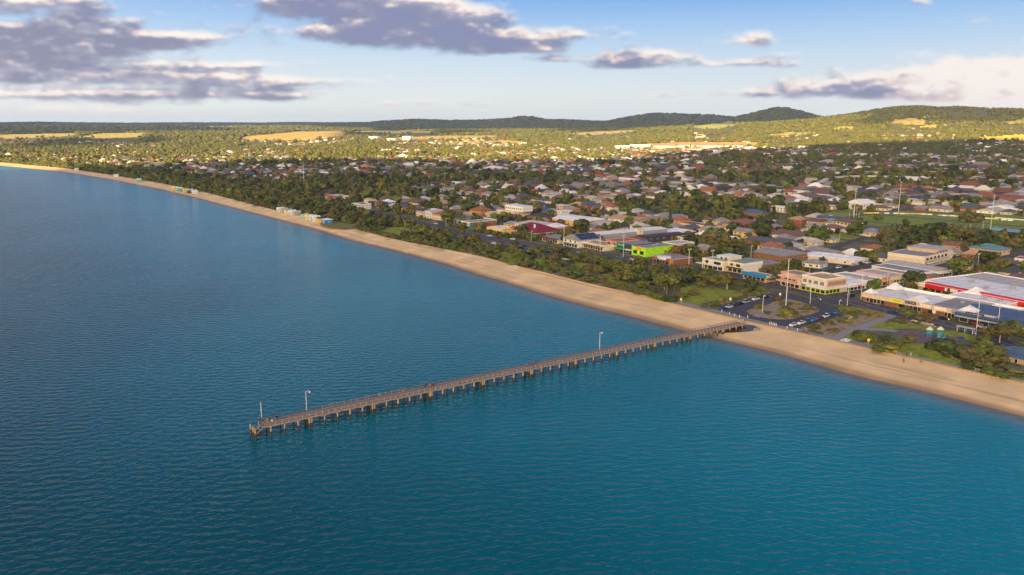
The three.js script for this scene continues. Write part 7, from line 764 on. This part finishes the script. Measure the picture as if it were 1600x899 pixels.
const NOHOUSE = [[1345, 351], [1420, 350], [1600, 353], [1660, 392], [1562, 402], [1500, 386], [1386, 398], [1368, 372]].map(([x, y]) => G(x, y)), GROVE = [[1352, 361], [1420, 362], [1600, 366], [1660, 392], [1562, 402], [1500, 386], [1386, 398], [1368, 374]].map(([x, y]) => G(x, y)), HOUSES = [], ROOFS = [['grey', 21], ['slate', 10], ['charcoal', 8], ['terracotta', 11], ['brown', 12], ['white', 12], ['pale', 12], ['red', 1], ['blue', 2.5], ['tan', 4]], WALLS = [['cream', 24], ['white', 22], ['brick', 20], ['orange', 9], ['beige', 14], ['yellow', 5], ['tan', 6]];
{
  const R = rng(909), pick = (L) => { let t = R() * L.reduce((a, b) => a + b[1], 0); for (const [k, w] of L) if ((t -= w) < 0) return k; return L[0][0]; };
  for (let k = 0; k < 62; k++) for (const side of [-1, 1]) for (let s = -700; s < 4200; s += 15.5 + R() * 7) {
    const off = Math.max(0, nSand(s) - 64) * 0.9, n = 228 + k * 70 + off + side * (16 + R() * 6) + Math.sin(s / 260 + 228 + k * 70) * 7, [x, z] = toXZ(s, n), r = Math.hypot(x, z), e = n - nSand(s), q = [R(), R(), R(), R(), R(), R()];
    if (e < 95 || r > 4300 || ((s % 205) + 205) % 205 < 13 || q[0] < 0.09 + sstep(2300, 4200, r) * 0.6 || !inView(x, ground(x, z), z) || fbm(x / 300 + 9, z / 300, 3) < 0.36 + sstep(1800, 3200, r) * 0.12 || inField(x, z) || inside(x, z, NOHOUSE)) continue;
    if (r > 3000 && ground(x, z) > 62) continue;
    const big = q[1] < 0.09, L1 = big ? 24 + q[2] * 24 : 13 + q[2] * 9, L2 = big ? 14 + q[3] * 10 : 9.5 + q[3] * 5; if (blocked(x, z) || NEARPLANTS.some((p) => (p[0] - x) ** 2 + (p[1] - z) ** 2 < 80)) continue;
    HOUSES.push({ x, z, r, L1, L2, h: q[4] < 0.16 ? 5.6 : 3.1, two: q[4] < 0.16, roof: pick(ROOFS), wall: pick(WALLS), kind: q[5] < 0.56 ? 'hip' : q[5] < 0.8 ? 'gable' : q[5] < 0.9 ? 'gablez' : 'flat', face: FACE - 0.14 + (R() < 0.3 ? Math.PI / 2 : 0) + (R() - 0.5) * 0.16, rise: 2.2 + R() * 1.4 });
  }
  HOUSES.sort((a, b) => a.r - b.r); const near = HOUSES.slice(0, 250), far = HOUSES.slice(250);
  const RN = { grey: 'grey', slate: 'slate', charcoal: 'charcoal', terracotta: 'terracotta', brown: 'brown', white: 'white', pale: 'pale', red: 'red', blue: 'navy', tan: 'tan' }, WN = { cream: 'cream', white: 'white', brick: 'brick', orange: 'orange', beige: 'beige', yellow: 'yellow', tan: 'tan' };
  tellApart(near, (h) => `${h.two ? 'two-storey ' : ''}${WN[h.wall]} house with ${RN[h.roof]} ${{ hip: 'hipped', gable: 'gable', gablez: 'gable', flat: 'flat' }[h.kind]} roof`);
  near.forEach((h, i) => { const b = new Building('house', h.label, 'house', { at: [h.x, h.z], face: h.face, L1: h.L1, L2: h.L2, h: h.h, group: 'suburban houses' }); b.walls(h.wall); if (h.kind === 'flat') b.flat(h.roof, 0.35); else b[h.kind === 'gablez' ? 'gable' : h.kind](h.roof, h.rise, 0.6, h.kind !== 'gablez'); if (i < 190) { for (const y of h.two ? [1.6, 4.4] : [1.6]) { b.row('f', 3, y, 1.7, 1.3); b.row('r', 2, y, 1.6, 1.2); if (h.face > 2) { b.row('l', 2, y, 1.6, 1.2); } } b.win('f', h.L1 * 0.5 + 1.2, 1.1, 1.2, 2.1, TRIM, wallMat('timber'), 'door').position.z += 0.02; } });
  for (const h of far) FOOT.push([h.x, h.z, Math.cos(h.face), Math.sin(h.face), h.L1 / 2, h.L2 / 2, 2]);
  // the rest of the suburb, too far and too many to take one by one
  const kinds = ['hip', 'gable', 'flat'], m4 = new THREE.Matrix4(), qt = new THREE.Quaternion(), up = new THREE.Vector3(0, 1, 0);
  for (const kd of kinds) { const l = far.filter((h) => (h.kind === 'gablez' ? 'gable' : h.kind) === kd); if (!l.length) continue; const wg = bb(-0.5, -0.2, -0.5, 0.5, 1, 0.5), rg = kd === 'flat' ? bb(-0.52, 1, -0.52, 0.52, 1.12, 0.52) : roofGeo(kd === 'hip' ? 'hip' : 'gablex', -0.56, 0.56, -0.44, 0.44, 1, 0.95); if (kd === 'hip') rg.scale(1, 1, 1.25); else if (kd === 'gable') rg.scale(1, 1, 1.25);
    for (const [g, key, tab, tex] of [[wg, 'wall', WALL, 'stucco'], [rg, 'roof', ROOF, 'metal']]) { const im = new THREE.InstancedMesh(g, new THREE.MeshStandardMaterial({ color: 0xffffff, roughness: 0.8 }), l.length); l.forEach((h, i) => { im.setMatrixAt(i, m4.compose(new THREE.Vector3(h.x, Math.max(FLAT, ground(h.x, h.z)) - 0.3, h.z), qt.setFromAxisAngle(up, -h.face), new THREE.Vector3(h.L1, h.h, h.L2))); const c = tab[h[key]], v = (0.75 + hash2(i, 77) * 0.4) * 0.78; im.setColorAt(i, new THREE.Color().setRGB(c[0] * v, c[1] * v, c[2] * v)); }); im.name = numbered('suburb'); im.userData.kind = 'stuff'; shadows(im); scene.add(im); } }
  console.log('houses', HOUSES.length);
}
const FARTREE = [[1, 8, 0], [2, 10, 0], [3, 7, 0], [4, 7, 1]].map(([s, l, cone]) => merge([crownGeo(100 + s, { lobes: l, tufts: cone ? 120 : 150, size: 0.24, cone }).translate(0, 0.08, 0), (() => { const t = new THREE.CylinderGeometry(0.02, 0.035, 0.35, 5).translate(0, 0.17, 0).toNonIndexed(); t.deleteAttribute('uv'); t.setAttribute('color', new THREE.BufferAttribute(new Float32Array(t.attributes.position.count * 3).fill(1.3), 3)); return t; })()]));
{
  const R = rng(4242), lists = FARTREE.map(() => []), white = new THREE.MeshStandardMaterial({ color: 0xffffff, vertexColors: true, roughness: 0.9 });
  const add = (x, z, w, h, c) => lists[c[3] ?? Math.floor(R() * 3.15)].push([x, ground(x, z) - 0.3, z, w, h, R() * 6.28, c]);
  const put = (count, r0, r1, f) => { for (let i = 0; i < count; i++) { const az = lerp(-0.62, 0.62, R()), r = Math.sqrt(lerp(r0 * r0, r1 * r1, R())), x = Math.sin(az) * r, z = -Math.cos(az) * r, [s, n] = toSN(x, z); if (n - nSand(s) < 12) { R(); continue; } f(x, z, s, n - nSand(s), r, az); } };
  const TK = ['olive', 'dark', 'brown', 'green', 'grey', 'yellow', 'rust'], pickTone = () => { const t = R(); return t < 0.38 ? 0 : t < 0.64 ? 1 : t < 0.80 ? 2 : t < 0.92 ? 3 : t < 0.97 ? 4 : t < 0.985 ? 5 : 6; };
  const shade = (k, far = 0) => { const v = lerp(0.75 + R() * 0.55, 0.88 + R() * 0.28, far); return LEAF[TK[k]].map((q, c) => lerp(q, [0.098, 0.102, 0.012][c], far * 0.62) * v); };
  // near the shore and in the near town: the closest become trees and shrubs of their own
  const cand = []; const clear = (x, z, w) => !NEARPLANTS.some((p) => (p[0] - x) ** 2 + (p[1] - z) ** 2 < (p[2] * 0.8 + w * 0.3) ** 2);
  for (let i = 0; i < 7000; i++) { const s = -40 + R() * 1100, e = 2.5 + Math.pow(R(), 1.2) * 92, n = nSand(s) + e, [x, z] = toXZ(s, n), t = R(), kk = pickTone(), q = R(); if (!inView(x, 4, z, 20) || blocked(x, z)) continue; if (s < 205 && (e < 30 || s > 40)) continue; const dense_ = s > 430 ? 0.9 : e < 16 ? 0.9 : 0.55; if (q > dense_) continue; const shrub = e < 14 || t < 0.55, h = shrub ? 1.8 + R() * 2.2 : 4 + R() * 4, w = h * (shrub ? 1.5 + R() * 0.6 : 0.95 + R() * 0.5); if (clear(x, z, w)) { cand.push({ x, z, w, h, shrub, k: [0, 2, 3, 1, 4, 0, 2][kk], r: Math.hypot(x, z), shape: shrub ? 'shrub' : R() < 0.5 ? 'round' : 'spread' }); NEARPLANTS.push([x, z, w * 0.42]); } }
  put(9500, 440, 1250, (x, z, s, e, r) => { if (e < 95 || !inView(x, 4, z, 20) || blocked(x, z)) return; const grove = inside(x, z, GROVE), t = R(), shrub = !grove && t < 0.22, h = shrub ? 2 + R() * 2 : 4.6 + R() * R() * 11, w = h * (shrub ? 1.4 : 0.75 + R() * 0.5), kk = pickTone(); if (!grove && inside(x, z, NOHOUSE)) return; if (!grove && R() > 0.52 + (fbm(x / 110, z / 110, 3) - 0.38) * 2.4) return; if (clear(x, z, w)) { cand.push({ x, z, w, h, shrub, k: kk, r, shape: shrub ? 'shrub' : R() < 0.45 ? 'round' : R() < 0.5 ? 'spread' : R() < 0.85 ? 'tall' : 'conifer' }); NEARPLANTS.push([x, z, w * 0.4]); } });
  cand.sort((a, b) => a.r - b.r); const nt = cand.filter((c) => !c.shrub).slice(0, 185), ns = cand.filter((c) => c.shrub).slice(0, 205), own = new Set([...nt, ...ns]);
  const SH = { round: 'bushy', spread: 'spreading', tall: 'upright', conifer: 'pointed', shrub: 'low' }, TN = { olive: 'olive green', dark: 'dark green', brown: 'brownish', green: 'green', grey: 'grey green', yellow: 'yellow green', rust: 'rust brown' };
  tellApart([...own], (t) => `${SH[t.shape]} ${TN[TK[t.k]]} ${t.shrub ? 'shrub' : 'tree'}`);
  for (const t of own) { if (t.label) plant(t.shrub ? 'shrub' : t.shape === 'conifer' ? 'conifer_tree' : 'tree', t.label, t.shrub ? 'shrub' : 'tree', t.shrub ? 'shrubs of the foreshore and gardens' : 'trees of the foreshore and gardens', t.shape, TK[t.k], t.x, t.z, t.w, t.h); else add(t.x, t.z, t.w, t.h, shade(t.k)); }
  for (const t of cand) if (!own.has(t)) add(t.x, t.z, t.w, t.h, [...shade(t.k)]);
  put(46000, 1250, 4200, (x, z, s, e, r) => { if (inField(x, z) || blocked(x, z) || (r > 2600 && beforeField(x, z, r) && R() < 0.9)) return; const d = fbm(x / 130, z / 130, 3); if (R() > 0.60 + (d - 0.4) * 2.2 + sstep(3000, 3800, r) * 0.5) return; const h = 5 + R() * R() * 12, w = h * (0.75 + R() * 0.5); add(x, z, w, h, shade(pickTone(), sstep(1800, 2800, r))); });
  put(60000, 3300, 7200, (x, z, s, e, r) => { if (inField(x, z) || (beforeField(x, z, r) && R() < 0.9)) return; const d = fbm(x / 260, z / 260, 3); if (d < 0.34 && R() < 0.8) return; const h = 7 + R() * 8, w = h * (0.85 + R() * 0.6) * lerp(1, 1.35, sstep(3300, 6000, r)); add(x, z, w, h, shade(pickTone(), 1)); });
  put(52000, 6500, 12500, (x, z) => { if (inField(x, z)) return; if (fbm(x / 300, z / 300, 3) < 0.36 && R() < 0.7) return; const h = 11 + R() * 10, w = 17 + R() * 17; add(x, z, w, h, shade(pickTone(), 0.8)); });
  for (let i = 0; i < 3600; i++) { const s = 1000 + R() * 1900, e = 3 + R() * 85, [x, z] = toXZ(s, nSand(s) + e); if (blocked(x, z)) continue; const h = 3 + R() * 6 * sstep(0, 25, e), w = h * (0.9 + R() * 0.6); add(x, z, w, h, shade([0, 2, 0, 1][Math.floor(R() * 4)]).map((c) => c * 1.2)); }
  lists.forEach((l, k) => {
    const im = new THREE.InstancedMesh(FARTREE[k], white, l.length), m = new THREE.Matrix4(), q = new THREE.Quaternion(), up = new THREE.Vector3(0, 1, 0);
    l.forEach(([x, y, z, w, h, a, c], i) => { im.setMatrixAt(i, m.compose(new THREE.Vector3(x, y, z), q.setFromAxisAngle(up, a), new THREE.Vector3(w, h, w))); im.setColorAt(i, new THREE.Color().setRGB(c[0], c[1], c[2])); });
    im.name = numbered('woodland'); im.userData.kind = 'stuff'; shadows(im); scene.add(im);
  });
  console.log('near plants', nt.length, ns.length, 'candidates', cand.length, 'far', lists.map((l) => l.length).join());
}

// ---------------------------------------------------------------- the cloud bank behind the camera whose shade lies on the bay and the near town
function cloudBank(name, shadePoly, alt, seed, opacity = CLOUD_OPACITY) {                               // lies so that its shade falls on the given ground outline
  const off = alt / Math.tan(SUN_EL), dx = SUN_DIR.x / Math.cos(SUN_EL) * off, dz = SUN_DIR.z / Math.cos(SUN_EL) * off;
  const xs = shadePoly.map((p) => p[0]), zs = shadePoly.map((p) => p[1]), x0 = Math.min(...xs) - 300, x1 = Math.max(...xs) + 300, z0 = Math.min(...zs) - 300, z1 = Math.max(...zs) + 300, N = 90;
  const th = (x, z) => { const wx = x + (fbm(x / 500 + seed, z / 500, 3) - 0.5) * 500, wz = z + (fbm(x / 500 + 70, z / 500 + seed, 3) - 0.5) * 500; if (!inside(wx, wz, shadePoly)) return 0; let d = 1e9; for (let i = 0, j = shadePoly.length - 1; i < shadePoly.length; j = i++) { const [ax, az] = shadePoly[j], [bx_, bz] = shadePoly[i], t = clamp(((wx - ax) * (bx_ - ax) + (wz - az) * (bz - az)) / ((bx_ - ax) ** 2 + (bz - az) ** 2)); d = Math.min(d, Math.hypot(wx - ax - t * (bx_ - ax), wz - az - t * (bz - az))); } return Math.sqrt(clamp(d / 600)) * (70 + 120 * fbm(x / 260, z / 260 + seed, 4)); };
  const pos = [], idx = [], T = []; for (let j = 0; j <= N; j++) for (let i = 0; i <= N; i++) T.push(th(lerp(x0, x1, i / N), lerp(z0, z1, j / N)));
  for (const side of [1, -1]) for (let j = 0; j <= N; j++) for (let i = 0; i <= N; i++) { const t = T[j * (N + 1) + i]; pos.push(lerp(x0, x1, i / N) + dx, alt + (side > 0 ? t : -t * 0.25 - 0.01), lerp(z0, z1, j / N) + dz); }
  const n = (N + 1) * (N + 1); for (let j = 0; j < N; j++) for (let i = 0; i < N; i++) { const a = j * (N + 1) + i, b = a + 1, c = a + N + 1, d = c + 1; if (T[a] + T[b] + T[c] + T[d] === 0) continue; idx.push(a, c, b, b, c, d, n + a, n + b, n + c, n + b, n + d, n + c); }
  const g = new THREE.BufferGeometry(); g.setAttribute('position', new THREE.Float32BufferAttribute(pos, 3)); g.setIndex(idx); g.computeVertexNormals();
  return struct(name, g, new THREE.MeshStandardMaterial({ color: 0xf4f4f8, roughness: 1, transparent: true, opacity }));
}
{
  const edge = [[-900, 288], [-300, 280], [0, 270], [110, 266], [180, 262], [260, 259], [400, 255], [560, 256], [700, 257], [850, 258], [980, 253], [1080, 245], [1180, 236], [1300, 229], [1450, 225], [1620, 225], [2100, 229]].map(([x, y]) => { const p = hit(x, y), k = ground(...p) / Math.tan(SUN_EL) / Math.cos(SUN_EL); return [p[0] - SUN_DIR.x * k, p[1] - SUN_DIR.z * k]; });
  cloudBank('cloud', [...edge, [6000, 600], [-3600, 600]], 2000, 3);
  const hills = [[-500, 9000], [-500, 14000], [500, 14000], [900, 11000], [1100, 9800], [1280, 9000], [1290, 6500], [1190, 6200], [1120, 6000], [1050, 5900], [930, 6000], [650, 6600], [400, 8600]].map(([px, r]) => { const d = ray(px, 190), h = Math.hypot(d[0], d[2]); return [d[0] / h * r, d[2] / h * r]; });
  cloudBank('cloud', hills, 2300, 9);
}
{ // smaller clouds beside it: broken shade over the far plain and the crest of the hill
  const at = (l) => l.map(([px, r]) => { const d = ray(px, 190), h = Math.hypot(d[0], d[2]); return [d[0] / h * r, d[2] / h * r]; });
  [[[1340, 5150], [1350, 6600], [1650, 6900], [1700, 5400], [1560, 5000], [1440, 5250], [1390, 4950]], [[60, 3900], [70, 4400], [250, 4500], [330, 4200], [200, 3800]], [[560, 4600], [580, 5200], [760, 5300], [800, 4900], [680, 4500]], [[900, 5000], [930, 5700], [1080, 5600], [1060, 5100]], [[-300, 5600], [-300, 7400], [350, 7600], [420, 6600], [180, 5900]]].forEach((l, i) => cloudBank('cloud', at(l), 1900 + i * 60, 21 + i * 5, i ? 0.5 : 0.36));
}
renderer.render(scene, camera);
